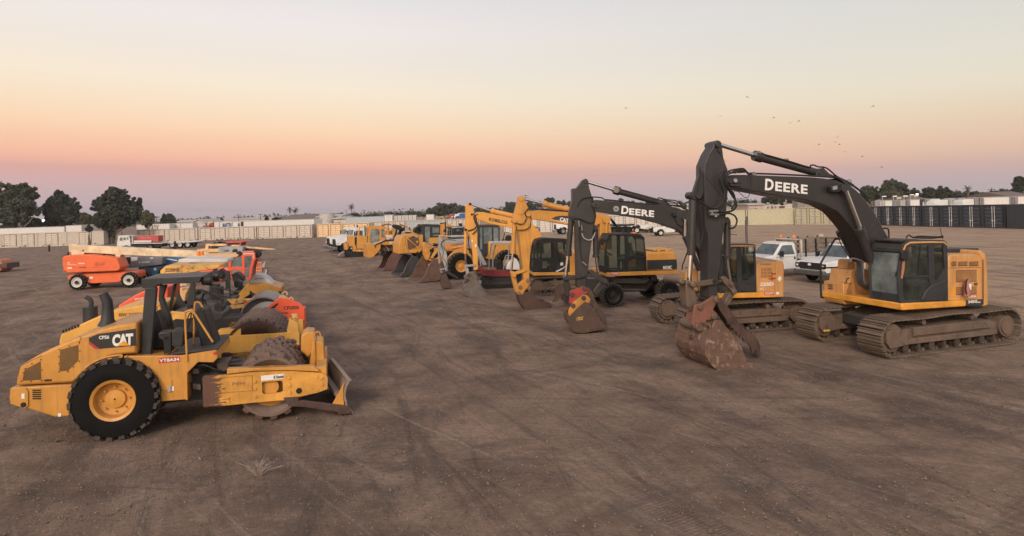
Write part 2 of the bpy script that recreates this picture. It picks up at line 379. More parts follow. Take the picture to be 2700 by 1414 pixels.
        def inn(path): return [(a*.995+.005*cxm, b) for a, b in path]
        cxm = sum(p[0] for p in O)/len(O)
        mb.ribbon([(a, b-.004) for a, b in [Fp[-1]]+Rf+[Rr[0]]], -.05 if s.d[0] < 0 else -.05, lo, hi)
        rb = [(a-(.01 if a < cxm else -.01), b) for a, b in Rr]
        zb = min(p[1] for p in O)
        # rear wall: posts and lower panel
        zl = zb+(max(p[1] for p in O)-zb)*.42; xr = (Rr[0][0]+Rr[-1][0])/2; e = .05 if xr < cxm else -.05
        mb.box(min(xr+e*.2, xr+e), max(xr+e*.2, xr+e), lo, hi, zb+.004, zl)
        xf = Fp[0][0]; e2 = .04 if xf < cxm else -.04
        mb.box(min(xf+e2*.2, xf+e2), max(xf+e2*.2, xf+e2), lo, hi, zb+.004, zb+(zl-zb)*.42)
        mb.box(min(xf, xr)+.06, max(xf, xr)-.06, lo+.03, hi-.03, zb+.002, zb+.06)
        for ww in (w0-sg*.03, w1+sg*.03): mb.tube([(a, ww, b) for a, b in Fp], fbar*.6, 6)
        mb.cyl((Fp[-1][0], lo, Fp[-1][1]-.03), (Fp[-1][0], hi, Fp[-1][1]-.03), fbar*.7)
        c = mb.build(name, m, s.root, .006)
        for h in Hh:
            MB().prism(h, w0-sg*.02, w0-sg*.03).build('window', glass, c); MB().prism(h, w1+sg*.02, w1+sg*.03).build('window', glass, c)
        if wind:
            MB().ribbon([(a+e2*.6, b) for a, b in Fp], .008, lo+.05, hi-.05).build('windscreen', wglass or glass, c)
        zt = max(p[1] for p in O)
        MB().box(min(xr+e*.6, xr+e*.7), max(xr+e*.6, xr+e*.7), lo+.05, hi-.05, zl, zt-.12).build('rear_window', glass, c)
        if seat:
            q = MB(); dsg = 1 if xf > xr else -1; mid = (xf+xr)/2-.15*dsg; wc = (w0+w1)/2
            q.box(mid-.25, mid+.25, wc-.24, wc+.24, zb+.42, zb+.56)
            q.obox((mid-.27*dsg, wc, zb+.86), ((cos(.2), 0, dsg*sin(-.2)), (0, 1, 0), (dsg*sin(.2), 0, cos(.2))), .07, .23, .36)
            q.box(mid-.1, mid+.1, wc-.1, wc+.1, zb+.05, zb+.42); q.build('seat', BLK2, c, .03)
            q = MB(); q.box(min(xf-dsg*.32, xf-dsg*.18), max(xf-dsg*.32, xf-dsg*.18), wc-.15, wc+.15, zb+.06, zb+.72); q.cyl((xf-dsg*.35, wc, zb+.76), (xf-dsg*.37, wc, zb+.79), .17); q.build('console', BLK2, c, .01)
        if roofm:
            MB().ribbon([(a, b+.012) for a, b in [Fp[-1]]+Rf+[Rr[0]]], .05, lo-.02, hi+.02).build('cab_roof', roofm, c, .01)
        return c
def tire(m, c, R, w, rimR, rimm, lug=0, side=1, n=48, rubber=None, treadm=None, name='wheel', dish=.12):
    """c=(s,w_outer,z); width w going inward (side=+1: outer face at larger w)"""
    mb = MB(); sg = -side; e = R*.12
    prof = [(0+.02, rimR), (0, rimR+.05), (-.01 if lug else 0, R*.72), (.03, R*.92), (.09, R*.985), (w*.5, R), (w-.09, R*.985), (w-.03, R*.92), (w, R*.72), (w, rimR+.05), (w-.02, rimR)]
    mb.lathe([(a*sg, r) for a, r in prof], c, n)
    o = mb.build(name, rubber or RUBB, m.root)
    if lug:
        t = MB(); nl = lug
        for k in range(nl):
            for half in (0, 1):
                a0 = 2*pi*(k+.5*half)/nl; steps = 4
                for i in range(steps):
                    fr = (i+.5)/steps; ww = (.0+fr*w*.53) if half == 0 else (w-fr*w*.53)
                    a = a0+fr*2*pi/nl*.75; rr = R-.014-(.025 if i == 0 else 0)
                    cc = (c[0]+rr*cos(a), c[1]+ww*sg, c[2]+rr*sin(a))
                    t.obox(cc, ((-sin(a), 0, cos(a)), (0, 1, 0), (cos(a), 0, sin(a))), R*.06+.005, w*.53/steps*.58, .03)
        t.build('tread', treadm or TREAD, o)
    r = MB(); d = dish
    r.lathe([(x*sg, q) for x, q in [(.012, rimR+.02), (-.012, rimR+.015), (.01, rimR*.9), (d, rimR*.82), (d+.02, rimR*.5), (d-.03, rimR*.46), (d-.05, .02), (d+.06, .02), (d+.08, rimR*.8)]], c, 36)
    for k in range(8):
        a = 2*pi*k/8; q = (c[0]+rimR*.63*cos(a), c[1]+(d-.01)*sg, c[2]+rimR*.63*sin(a)); r.cyl(q, (q[0], q[1]-.03*sg, q[2]), .02, n=6)
    r.build('rim', rimm, o)
    return o
def track(m, *a, rot=0, **k):
    before = set(m.root.children); track_(m, *a, **k)
    for o in set(m.root.children)-before: o.rotation_euler.z = radians(rot)
def track_(m, s0, s1, w0, w1, h, near=True, pitch=.19, slack=0, mt=None, fm=None, lift=.0):
    """stadium loop of shoes between s0 (rear) and s1 (front), lateral w0..w1"""
    mt = mt or TRK; fm = fm or UND; r = h/2-.03; pts = []
    L = s1-s0-2*r; arc = pi*r; per = 2*L+2*arc; nsh = int(per/pitch); mb = MB(); wc = (w0+w1)/2; hw = (w1-w0)/2
    for i in range(nsh):
        q = per*i/nsh
        if q < L: x, z, tx, tz = s0+r+q, .03, 1, 0
        elif q < L+arc: a = (q-L)/r-pi/2; x, z, tx, tz = s1-r+r*cos(a), .03+r+r*sin(a), -sin(a), cos(a)
        elif q < 2*L+arc:
            f = (q-L-arc)/L; x, z, tx, tz = s1-r-f*L, .03+2*r-slack*sin(pi*f*2)**2+lift*sin(pi*f), -1, 0
        else: a = (q-2*L-arc)/r+pi/2; x, z, tx, tz = s0+r+r*cos(a), .03+r+r*sin(a), -sin(a), cos(a)
        ax = ((tx, 0, tz), (0, 1, 0), (-tz, 0, tx)); nx, nz = tz, -tx
        mb.obox((x, wc, z), ax, pitch*.42, hw, .014)
        for g in (-.36, .30):
            mb.obox((x+nx*.03+tx*pitch*g, wc, z+nz*.03+tz*pitch*g), ax, .01, hw*.995, .028)
        mb.obox((x-nx*.05, wc, z-nz*.05), ax, pitch*.3, .12, .04)
    tr = mb.build('track', mt, m.root, sm=False)
    f = MB(); zf = .03+r
    f.prism([(s0+r*.9, zf-.12), (s1-r*1.1, zf-.12), (s1-r*1.0, zf), (s1-r*1.1, zf+.13), (s1-r*2, zf+.2), (s0+r*2.2, zf+.2), (s0+r*1.4, zf+.12)], wc-hw*.62, wc+hw*.62)
    f.box(s0+r*1.8, s1-r*2.0, wc-hw*.86, wc+hw*.86, zf-.2, zf-.05); f.box(s0+r*2.3, s1-r*2.4, wc-hw*.86, wc+hw*.80, zf+.0, zf+.235)
    f.build('track_frame', fm, m.root, .02)
    g = MB(); g.cyl((s1-r, wc-hw*.55, zf), (s1-r, wc+hw*.6, zf), r*.8, n=28); g.cyl((s1-r, wc-hw*.3, zf), (s1-r, wc+hw*.72, zf), r*.3, n=16)
    g.prism([(s1-r*.7, zf-r*.55), (s1-r*.45, zf-.1), (s1-r*.45, zf+.2), (s1-r*.8, zf+r*.5), (s1-r*2, zf+.18), (s1-r*2, zf-.2)], wc-hw*.85, wc+hw*.85); g.build('idler', fm, m.root, .015)
    g = MB(); n = 21
    for k in range(n):
        a = 2*pi*k/n; g.obox((s0+r+r*.84*cos(a), wc, zf+r*.84*sin(a)), ((-sin(a), 0, cos(a)), (0, 1, 0), (cos(a), 0, sin(a))), .04, .05, .05)
    g.cyl((s0+r, wc-.05, zf), (s0+r, wc+.05, zf), r*.8, n=28); g.cyl((s0+r, wc-hw*.8, zf), (s0+r, wc+hw*.9, zf), r*.5, n=24); g.cyl((s0+r, wc-hw*.8, zf), (s0+r, wc+hw*.8, zf), r*.62, n=24)
    for k in range(14):
        a = 2*pi*k/14; g.cyl((s0+r+r*.42*cos(a), wc+hw*.9, zf+r*.42*sin(a)), (s0+r+r*.42*cos(a), wc+hw*.93, zf+r*.42*sin(a)), .018, n=6)
    g.build('sprocket', fm, m.root)
    nr = 8
    for k in range(nr):
        g = MB(); x = s0+r*1.9+(s1-s0-r*3.8)*k/(nr-1); g.cyl((x, wc-hw*.6, .17), (x, wc+hw*.6, .17), .085, n=16); g.cyl((x, wc-hw*.4, .17), (x, wc+hw*.4, .17), .11, n=16); g.obox((x, wc+hw*.62, .23), ((1, 0, 0), (0, 1, 0), (0, 0, 1)), .09 if k % 2 else .05, .03, .09); g.build('track_roller', ROLD, m.root)
    for k in (.33, .68):
        g = MB(); x = s0+(s1-s0)*k; g.cyl((x, wc-hw*.5, h-.19), (x, wc+hw*.62, h-.17), .075, n=16); g.build('carrier_roller', fm, m.root)
def bucket(m, mt, side, shell, w0, w1, th=.05, lip=None, name='bucket', teeth=0, teethm=None, k_in=None):
    """side: polygon pixels at plane w0 ; shell: open path pixels along the back"""
    S = m.L(side, w0); P = m.L(shell, w0); mb = MB(); sg = 1 if w0 > w1 else -1
    mb.prism(S, w0, w0-sg*th); mb.prism(S, w1+sg*th, w1)
    mb.ribbon(P, th, w0-sg*.002, w1+sg*.002)
    o = mb.build(name, mt, m.root, .01)
    if teeth:
        a = P[-1]; b = P[-2]; L = hypot(a[0]-b[0], a[1]-b[1]); dx, dz = (a[0]-b[0])/L, (a[1]-b[1])/L; t = MB()
        for i in range(teeth):
            ww = w0+(w1-w0)*(i+.5)/teeth
            t.prism([(a[0]-dx*.1, a[1]+.06), (a[0]+dx*.16, a[1]+dz*.16+.005), (a[0]-dx*.1, a[1]-.01)], ww-.045, ww+.045)
        t.build('teeth', teethm or mt, o, .005)
    return o
# ================================================================== LEFT ROW: rollers
RG = 'machines of the left row'
r = Mach('padfoot_roller', -8.3, 13.39, 16, 'yellow padfoot roller with black canopy, spiked rusty drum and front blade, marked CP56', 'roller', -1, 'soil rollers of the left row')
for nm, c in (('wheel', (0, -1.07, .78)),):
    tire(r, c, .80, .6, .39, CATY, 22, -1, 60, dish=.16)
tire(r, (0, 1.07, .78), .80, .6, .39, CATY, 22, 1, 40)
hood = r.part('hood', CATY, [('p', [1, (108, 858), (118, 800), (140, 715), (290, 628), (450, 552), (590, 498), (720, 452), (850, 422), (975, 405), (975, 630), (905, 632), (800, 645), (705, 680), (620, 745), (560, 805), (520, 838)], -.85, .85)], bevel=.05)
rf = r.part('rear_frame', CATY, [('p', [1, (78, 868), (535, 845), (515, 900), (497, 960), (498, 1075), (410, 1082), (385, 1080), (190, 1020), (68, 985), (62, 940)], -.86, .86)], bevel=.03)
r.part('tow_eye', CATY, [('p', [1, (72, 875), (185, 872), (200, 900), (202, 1000), (175, 1020), (70, 985)], -.885, -.855)], rf, .01)
r.part('tow_hole', BLK, [('k', [1, (166, 993)], -.889, -.884, .05)], rf, 0)
r.part('frame_slots', BLK, [('p', [1, (231, 884+i*15), (291, 884+i*15), (291, 893+i*15), (231, 893+i*15)], -.866, -.859) for i in range(5)], rf, 0)
r.part('fender_rib', CATY, [('t', [1, (592, 750), (640, 705), (720, 665), (800, 645), (865, 640), (860, 655), (800, 662), (725, 682), (650, 725), (605, 758)], -.855, .02)], hood)
r.part('hood_seams', mat('seam_brown', (.28, .12, .03), .6), [('t', [1, (560, 500), (575, 515), (560, 560)], -.853, .005), ('t', [1, (905, 632), (912, 690), (935, 700)], -.853, .006), ('t', [1, (975, 407), (976, 630)], -.853, .008), ('t', [1, (118, 790), (130, 735), (150, 712), (300, 640)], -.853, .005)], hood, 0)
r.part('chassis', DARKU, [('b', -1.0, 2.1, -.42, .42, .45, 1.0)])
r.part('rear_axle', CATY, [('c', (0, -.9, .78), (0, .9, .78), .14)])
mf = r.part('main_frame', CATY, [('p', [2, (-200, 645), (215, 640), (460, 600), (470, 660), (440, 692), (330, 690), (245, 775), (250, 955), (60, 970), (50, 870), (20, 800), (-60, 720), (-200, 665)], -.84, .84)], bevel=.015)
r.part('access_plate', CATY, [('p', [2, (55, 822), (143, 817), (145, 885), (58, 893)], -.855, -.84), ('p', [2, (240, 765), (252, 760), (255, 960), (243, 960)], -.865, .865)], mf, .005)
r.part('junction_box', LGREY, [('p', [2, (112, 860), (135, 858), (137, 900), (114, 902)], -.875, -.855)], mf, .005)
r.part('white_sticker', WLET, [('p', [2, (138, 862), (158, 861), (158, 893), (139, 894)], -.85, -.84)], mf, 0)
r.part('platform', GREY, [('p', [2, (140, 625), (470, 590), (472, 602), (140, 640)], -.84, .84)])
r.part('side_panel', BLK, [('p', [2, (85, 505), (137, 500), (138, 618), (86, 632)], -.84, -.6)], bevel=.01)
r.part('tool_box', GREY, [('p', [2, (140, 462), (180, 458), (232, 480), (220, 580), (140, 578)], -.86, -.5), ('p', [2, (45, 478), (140, 474), (140, 500), (50, 510)], -.84, -.5)], bevel=.03)
# engine deck decals
hd = r.decal('decal_panel', BLET, [1, (632, 515), (700, 488), (965, 450), (970, 570), (712, 594), (690, 592), (634, 560)], -.85, .006, hood)
r.decal('decal_stripe', LABR, [1, (632, 540), (710, 594), (676, 594), (633, 562)], -.855, .006, hood)
r.text('CAT', WLET, [1, (798, 579), (946, 569), (799, 492)], -.856, hood, .05, sp=.86)
r.decal('decal_triangle', AMB if 0 else mat('decal_orange', (.75, .33, .03), dust=0), [1, (833, 574), (880, 537), (926, 570)], -.866, .006, hood)
r.text('CP56', WLET, [1, (703, 527), (776, 522), (703, 502)], -.856, hood, .03)
for pts in ([1, (427, 602), (556, 566), (556, 675), (480, 750), (422, 752)], [1, (160, 820), (175, 742), (287, 684), (290, 814)]):
    r.decal('grille', GRILL, pts, -.85, .008, hood)
r.part('grille_bolts', BLK, [('k', [1, p], -.866, -.85, .01) for p in ((420, 600), (490, 575), (562, 548), (566, 610), (562, 682), (520, 722), (482, 756), (418, 757), (418, 700), (418, 650), (152, 825), (165, 765), (178, 735), (225, 700), (290, 672), (298, 745), (296, 820), (220, 825))], hood, 0)
r.text('CATERPILLAR', BLET, [1, (312, 827), (366, 824), (312, 812)], -.855, hood, .02)
r.decal('red_label', LABR, [1, (1128, 660), (1280, 649), (1281, 683), (1130, 697)], -.842, .006, mf)
r.text('VT8A34', WLET, [1, (1134, 690), (1276, 679), (1133, 667)], -.85, mf, .03)
r.decal('serial_sticker', WLET, [1, (152, 914), (175, 911), (175, 948), (153, 950)], -.886, .005, rf)
r.decal('white_sticker', WLET, [1, (412, 1054), (434, 1052), (434, 1075), (413, 1077)], -.862, .005, rf)
# exhaust
r.part('exhaust_stack', GREY, [('t', [1, (722, 432), (790, 432)], .0, .02), ('tt', [(a, 0, b) for a, b in r.L([1, (765, 425), (765, 385), (767, 300), (762, 255), (735, 200)], 0)], [.19, .125, .105, .10, .085], 14)], bevel=0)
# roof and posts
roof = r.part('canopy', GREY, [('p', [18, (80, 262), (98, 243), (1150, 200), (1158, 215), (1110, 312), (420, 335), (370, 352), (310, 402), (112, 405), (82, 385)], -.62, .62)], bevel=.04)
r.part('work_lamp', BLK, [('c', (r.L([18, (1160, 270)], -.45)[0][0], -.45, r.L([18, (1160, 270)], -.45)[0][1]), (r.L([18, (1160, 270)], -.45)[0][0]+.2, -.45, r.L([18, (1160, 270)], -.45)[0][1]), .09, .13),
    ('c', (r.L([18, (1160, 270)], -.45)[0][0], .45, r.L([18, (1160, 270)], -.45)[0][1]), (r.L([18, (1160, 270)], -.45)[0][0]+.2, .45, r.L([18, (1160, 270)], -.45)[0][1]), .09, .13)], roof)
r.part('post', GREY, [('p', [1, (1030, 160), (1112, 158), (1095, 400), (1075, 640), (1000, 642), (1010, 400)], -.70, -.56)], bevel=.02)
r.part('post', GREY, [('p', [18, (400, 350), (535, 345), (470, 560), (600, 900), (640, 1060), (585, 1090), (480, 900), (388, 620)], .42, .56)], bevel=.02)
r.part('brace', GREY, [('p', [18, (655, 335), (712, 332), (610, 800), (560, 790)], -.3, -.24)], bevel=.01)
r.part('seat', BLK2, [('p', [1, (1075, 470), (1095, 330), (1120, 350), (1150, 450), (1150, 530), (1230, 540), (1235, 590), (1075, 600)], -.3, .2)], bevel=.06)
r.part('muffler', GREY, [('p', [18, (385, 1200), (610, 1190), (620, 1340), (480, 1349), (385, 1300)], -.84, -.6)], bevel=.03)
con = r.part('console', BLK2, [('p', [2, (285, 345), (330, 305), (375, 320), (450, 560), (440, 590), (355, 595), (330, 480)], -.35, .35)], bevel=.03)
r.part('steering_wheel', BLK, [('tt', [(lambda c, a: (c[0]+.05*cos(a), .2*sin(a), c[1]+.19*cos(a)))(r.L([2, (260, 400)], 0)[0], 2*pi*i/16) for i in range(17)], .015, 6)], con)
r.part('handrail', CATY, [('t', [2, (252, 684), (238, 360), (250, 330), (275, 320), (300, 335), (435, 545)], -.85, .022)])
r.part('handrail', CATY, [('t', [2, (300, 560), (305, 290), (322, 262), (345, 270), (365, 310), (450, 525)], -.1, .022)])
r.part('handrail', CATY, [('t', [2, (35, 400), (35, 300), (50, 285), (62, 300), (65, 460)], .6, .022)])
r.part('tail_lamp', LABR, [('k', [2, (450, 625)], -.86, -.83, .035)], mf, 0)
# hitch with hoses
r.part('articulation_hitch', DARKU, [('b', 1.55, 2.55, -.35, .35, .5, .8), ('c', (2.1, 0, .4), (2.1, 0, 1.15), .13), ('b', 1.6, 2.5, -.3, .3, .95, 1.12)], bevel=.02)
hs = []
for i in range(9):
    a = random.uniform(-.1, .1); ww = -.72+.1*i
    P = r.L([2, (262+i*4, 770-8*i), (300+10*i, 715-4*i), (380+6*i, 705), (440, 735+6*i), (520, 760)], ww)
    hs.append(('tt', [(p[0], ww+.03*sin(j*2+i), p[1]) for j, p in enumerate(P)], .018, 6))
for i in range(6):
    ww = -.6+.12*i; P = r.L([2, (262, 830+18*i), (300, 850+12*i), (350, 840+10*i), (380, 870)], ww); hs.append(('tt', [(p[0], ww, p[1]) for p in P], .016, 6))
r.part('hydraulic_hoses', BLK, hs, bevel=0)
r.part('valve_block', mat('dirty_metal', (.16, .12, .10), .5, metal=.4, rust=.3), [('p', [2, (285, 730), (330, 735), (340, 770), (290, 775)], -.6, -.4), ('p', [2, (290, 840), (350, 850), (350, 890), (290, 880)], -.62, -.3), ('p', [2, (460, 700), (540, 690), (545, 745), (470, 760)], -.5, .1)], bevel=.01)
# drum yoke
yo = [2, (360, 800), (372, 788), (530, 780), (735, 757), (980, 750), (1200, 765), (1240, 778), (1252, 800), (1250, 880), (1180, 905), (1050, 935), (960, 957), (740, 975), (500, 1000), (366, 1006)]
ho = [[2, (785, 836), (800, 828), (918, 820), (932, 830), (934, 896), (920, 905), (800, 918), (786, 905)]]
yk = r.part('drum_yoke', CATW, [('p', yo, -1.16, -1.09, ho)], bevel=.006)
YO = r.L(yo, -1.16); xs = [p[0] for p in YO]
r.part('yoke_inner_plate', CATW, [('q', YO, 1.09, 1.16), ('b', min(xs)+.0, min(xs)+.10, -1.085, 1.085, .45, .95), ('b', max(xs)-.22, max(xs)-.02, -1.085, 1.085, .62, 1.05)], yk, .01)
r.part('yoke_rail', CATY, [('p', [2, (535, 738), (1150, 717), (1188, 745), (1190, 757), (980, 747), (735, 752), (535, 774)], -1.19, -1.0)], yk, .01)
r.part('yoke_bolts', CATW, [('k', [2, p], -1.18, -1.155, .035) for p in ((733, 828), (735, 881), (737, 935), (979, 802), (981, 856), (981, 908), (1173, 793), (1209, 803), (1211, 850), (1176, 886), (543, 945), (544, 970))], yk, .006)
r.part('yoke_hole', BLK, [('k', [2, (1048, 893)], -1.166, -1.158, .062)], yk, 0)
r.part('hatch_outline', mat('worn_line', (.3, .13, .03), .6), [('t', [2, (485, 815), (495, 800), (700, 786), (714, 797), (716, 880), (705, 892), (500, 905), (484, 895), (485, 815)], -1.162, .005)], yk, 0)
r.decal('paper_label', WLET, [2, (778, 785), (942, 771), (942, 806), (778, 822)], -1.16, .004, yk)
r.text('R Rental', BLET, [2, (868, 808), (938, 800), (868, 785)], -1.166, yk, .01)
r.text('P494', mat('faded_print', (.33, .17, .06), .6), [2, (572, 858), (663, 850), (572, 832)], -1.16, yk, .02)
r.part('drum_motor', CATY, [('k', [2, (845, 865)], -1.08, -.95, .17)], bevel=.01)
Cd = r.L([2, (842, 863)], -1.0)[0]
d = MB(); R0 = Cd[1]-.09
d.lathe([(-.98, R0-.08), (-1.0, R0-.06), (-1.0, R0), (1.0, R0), (1.0, R0-.06), (.98, R0-.08), (.7, .12), (-.7, .12)], (Cd[0], 0, Cd[1]), 64)
drum = d.build('drum', mat('drum_skin', (.15, .10, .08), .5, rust=.3, dust=.4), r.root)
MB().lathe([(-.86, .1), (-.86, R0-.03), (-.9, R0-.03), (-.9, .1)], (Cd[0], 0, Cd[1]), 48).build('drum_head', CATY, drum)
p = MB()
for row in range(10):
    ww = -.9+.2*row
    for k in range(14):
        a = 2*pi*(k+(.5 if row % 2 else 0)+.15*abs(row-4.5))/14; er = Vector((cos(a), 0, sin(a))); et = Vector((-sin(a), 0, cos(a)))
        c0 = Vector((Cd[0], ww, Cd[1]))+er*(R0-.01); B = []
        for (rr, hx, hy) in ((0, .085, .088), (.07, .075, .075), (.10, .05, .055)):
            for sx, sy in ((-1, -1), (1, -1), (1, 1), (-1, 1)): B.append(c0+er*rr+et*hx*sx+Vector((0, hy*sy, 0)))
        p.add(B, [(0, 1, 5, 4), (1, 2, 6, 5), (2, 3, 7, 6), (3, 0, 4, 7), (4, 5, 9, 8), (5, 6, 10, 9), (6, 7, 11, 10), (7, 4, 8, 11), (8, 9, 10, 11)])
p.build('drum_pads', PADS, drum, .018)
# blade
BL = r.L([2, (1396, 826), (1372, 865), (1362, 925), (1378, 1000), (1424, 1058)], -1.15)
bl_ = r.part('blade', mat('blade_steel', (.26, .19, .15), .5, rust=.3, dust=.3), [('q', BL+[(a+.05, b) for a, b in BL[::-1]], -1.15, 1.15), ('q', [(BL[0][0]-.02, BL[0][1]), (BL[0][0]+.07, BL[0][1]), (BL[0][0]+.07, BL[0][1]+.04), (BL[0][0]-.02, BL[0][1]+.04)], -1.16, 1.16),
    ('b', BL[2][0]-.14, BL[2][0]-.01, -1.1, 1.1, .35, .43)], bevel=.006)
for v_ in bl_.data.vertices: v_.co.x -= (v_.co.y+1.15)*.16
for ww in (-1.16,):
    P = r.L([2, (1366, 835), (1335, 900), (1285, 985), (1300, 1000), (1370, 1000), (1362, 930)], -1.16); r.part('blade_gusset', CATY, [('q', P, ww, ww+.05)], bevel=.005)
    P = r.L([2, (935, 945), (1040, 938), (1045, 965), (1080, 962), (1285, 990), (1395, 1000), (1424, 1056), (1330, 1064), (1318, 1044), (1080, 1008), (1010, 1006), (975, 1000)], -1.22); r.part('push_arm', RUSTD, [('q', P, ww-.06 if ww < 0 else ww, ww+.02 if ww < 0 else ww+.1)], bevel=.01)
r.part('lift_tower', CATY, [('p', [2, (1145, 535), (1222, 545), (1240, 775), (1120, 715)], -.35, .35)], bevel=.03)
r.part('front_tank', CATY, [('p', [2, (1062, 500), (1100, 470), (1160, 475), (1160, 600), (1115, 660), (1060, 610)], .1, .75)], bevel=.04)
r.part('lift_hoses', CATY, [('t', [2, (1160, 705), (1162, 640), (1158, 500), (1175, 474), (1195, 480), (1208, 540)], -.38, .015), ('t', [2, (1172, 705), (1176, 620), (1172, 505), (1185, 480)], -.32, .013)], bevel=0)
# ------------------------------------------------------------------ second roller
r = Mach('padfoot_roller', -9.53, 16.57, 16, 'yellow padfoot roller with chipped yellow canopy, just behind the one marked CP56', 'roller', -1, 'soil rollers of the left row')
tire(r, (0, -1.05, .75), .77, .55, .37, BOMY, 20, -1, 40); tire(r, (0, 1.05, .75), .77, .55, .37, BOMY, 20, 1, 30)
hood = r.part('hood', BOMY, [('p', [1, (418, 545), (435, 487), (560, 425), (700, 362), (860, 305), (1015, 283), (1150, 282), (1150, 560), (800, 620), (430, 620)], -.8, .8)], bevel=.04)
r.part('hood_vents', BLK, [('p', [1, (442+i*21, 464-i*8.2), (456+i*21, 458-i*8.2), (458+i*21, 478-i*8.2), (444+i*21, 484-i*8.2)], -.81, -.8) for i in range(6)], hood, 0)
r.text('BW 213PDH', mat('brown_letter', (.22, .12, .04), .6), [1, (845, 364), (1040, 358), (845, 340)], -.8, hood, .03)
r.part('chassis', DARKU, [('b', -1.6, 2.3, -.5, .5, .45, .95)])
r.part('muffler', GREY, [('c', (r.L([1, (644, 385)], .3)[0][0], .3, 1.2), (r.L([1, (644, 385)], .3)[0][0], .3, r.L([1, (644, 292)], .3)[0][1]), .17)], bevel=.01)
r.part('exhaust_pipe', GREY, [('tt', [(a, .3, b) for a, b in r.L([1, (648, 292), (650, 262), (640, 240), (612, 224)], .3)], .055, 10)], bevel=0)
cn = r.part('canopy', BOMC, [('p', [4, (105, 935), (178, 872), (860, 862), (875, 890), (800, 915), (600, 945), (400, 982), (210, 998), (110, 990)], -.62, .62)], bevel=.02)
r.text('BOMAG', mat('brown_letter', 'fff'), [4, (175, 930), (343, 926), (175, 905)], -.62, cn, .03)
r.part('letter_line', MC['brown_letter'], [('t', [4, (175, 945), (345, 937)], -.63, .004)], cn, 0)
r.part('post', GREY, [('p', [18, (890, 620), (950, 400), (955, 310), (1035, 310), (1040, 715), (900, 718)], -.6, -.5), ('p', [18, (590, 900), (700, 620), (730, 440), (790, 600), (880, 720), (700, 800)], .3, .4)], bevel=.01)
r.part('platform', GREY, [('p', [18, (640, 830), (1110, 760), (1540, 860), (1540, 940), (1300, 1060), (1030, 1200), (660, 1200)], -.7, .7)], bevel=.02)
r.part('side_panel', BOMC, [('p', [18, (600, 830), (640, 810), (690, 820), (860, 830), (1110, 785), (1060, 860), (1000, 930), (860, 965), (700, 955), (610, 1010)], -.73, -.7)], bevel=.005)
r.part('console', BLK2, [('p', [18, (1380, 700), (1440, 650), (1530, 740), (1540, 860), (1400, 860)], -.3, .3), ('p', [18, (1060, 880), (1170, 830), (1260, 1010), (1210, 1120), (1060, 1060)], -.5, 0)], bevel=.03)
r.part('levers', BLK, [('t', [18, (1210, 600), (1250, 760), (1310, 940)], -.5, .025), ('t', [18, (1100, 640), (1200, 520), (1330, 460)], .1, .02), ('t', [18, (1180, 700), (1180, 540), (1240, 480), (1500, 600), (1530, 700)], -.3, .022)], bevel=0)
r.part('seat', BLK2, [('b', .9, 1.3, -.25, .25, 1.5, 1.7), ('b', .8, .95, -.25, .25, 1.6, 2.2)], bevel=.05)
yk = r.part('drum_yoke', BOMY, [('p', [2, (445, 545), (470, 508), (975, 478), (1050, 480), (1052, 600), (960, 620), (700, 640), (480, 662), (440, 620)], -1.12, -1.05)], bevel=.01)
r.part('yoke_inner_plate', BOMY, [('q', r.L([2, (445, 545), (470, 508), (975, 478), (1050, 480), (1052, 600), (440, 640)], -1.12), 1.05, 1.12)], yk)
r.part('tool_box', BOMY, [('p', [2, (472, 462), (634, 446), (636, 500), (472, 515)], -1.0, -.7)], bevel=.01)
r.part('yoke_hole', BLK, [('k', [2, (500, 550)], -1.125, -1.118, .07)], yk, 0)
r.part('lift_tower', BOMC, [('p', [2, (960, 470), (975, 400), (990, 350), (1038, 350), (1052, 595), (1040, 605), (978, 500)], -1.1, -.9)], bevel=.02)
r.part('cylinder', BOMY, [('y', [2, (1026, 370), (1028, 450)], -1.0, .06)])
Cd = r.L([2, (735, 560)], -1.0)[0]; R0 = .76; Cd = (Cd[0], .86)
d = MB(); d.lathe([(-.98, R0-.2), (-1.0, R0-.08), (-1.0, R0), (1.0, R0), (1.0, R0-.06), (.98, R0-.08), (.7, .12), (-.6, .12)], (Cd[0], 0, Cd[1]), 56); drum = d.build('drum', RUSTD, r.root)
p = MB()
for row in range(12):
    ww = -.92+.167*row
    for k in range(24):
        a = 2*pi*(k+.5*(row % 2))/24; er = Vector((cos(a), 0, sin(a))); et = Vector((-sin(a), 0, cos(a))); c0 = Vector((Cd[0], ww, Cd[1]))+er*(R0-.01); B = []
        for (rr, hx, hy) in ((0, .082, .08), (.06, .07, .07), (.085, .05, .052)):
            for sx, sy in ((-1, -1), (1, -1), (1, 1), (-1, 1)): B.append(c0+er*rr+et*hx*sx+Vector((0, hy*sy, 0)))
        p.add(B, [(0, 1, 5, 4), (1, 2, 6, 5), (2, 3, 7, 6), (3, 0, 4, 7), (4, 5, 9, 8), (5, 6, 10, 9), (6, 7, 11, 10), (7, 4, 8, 11), (8, 9, 10, 11)])
p.build('drum_pads', PADS, drum, .012)
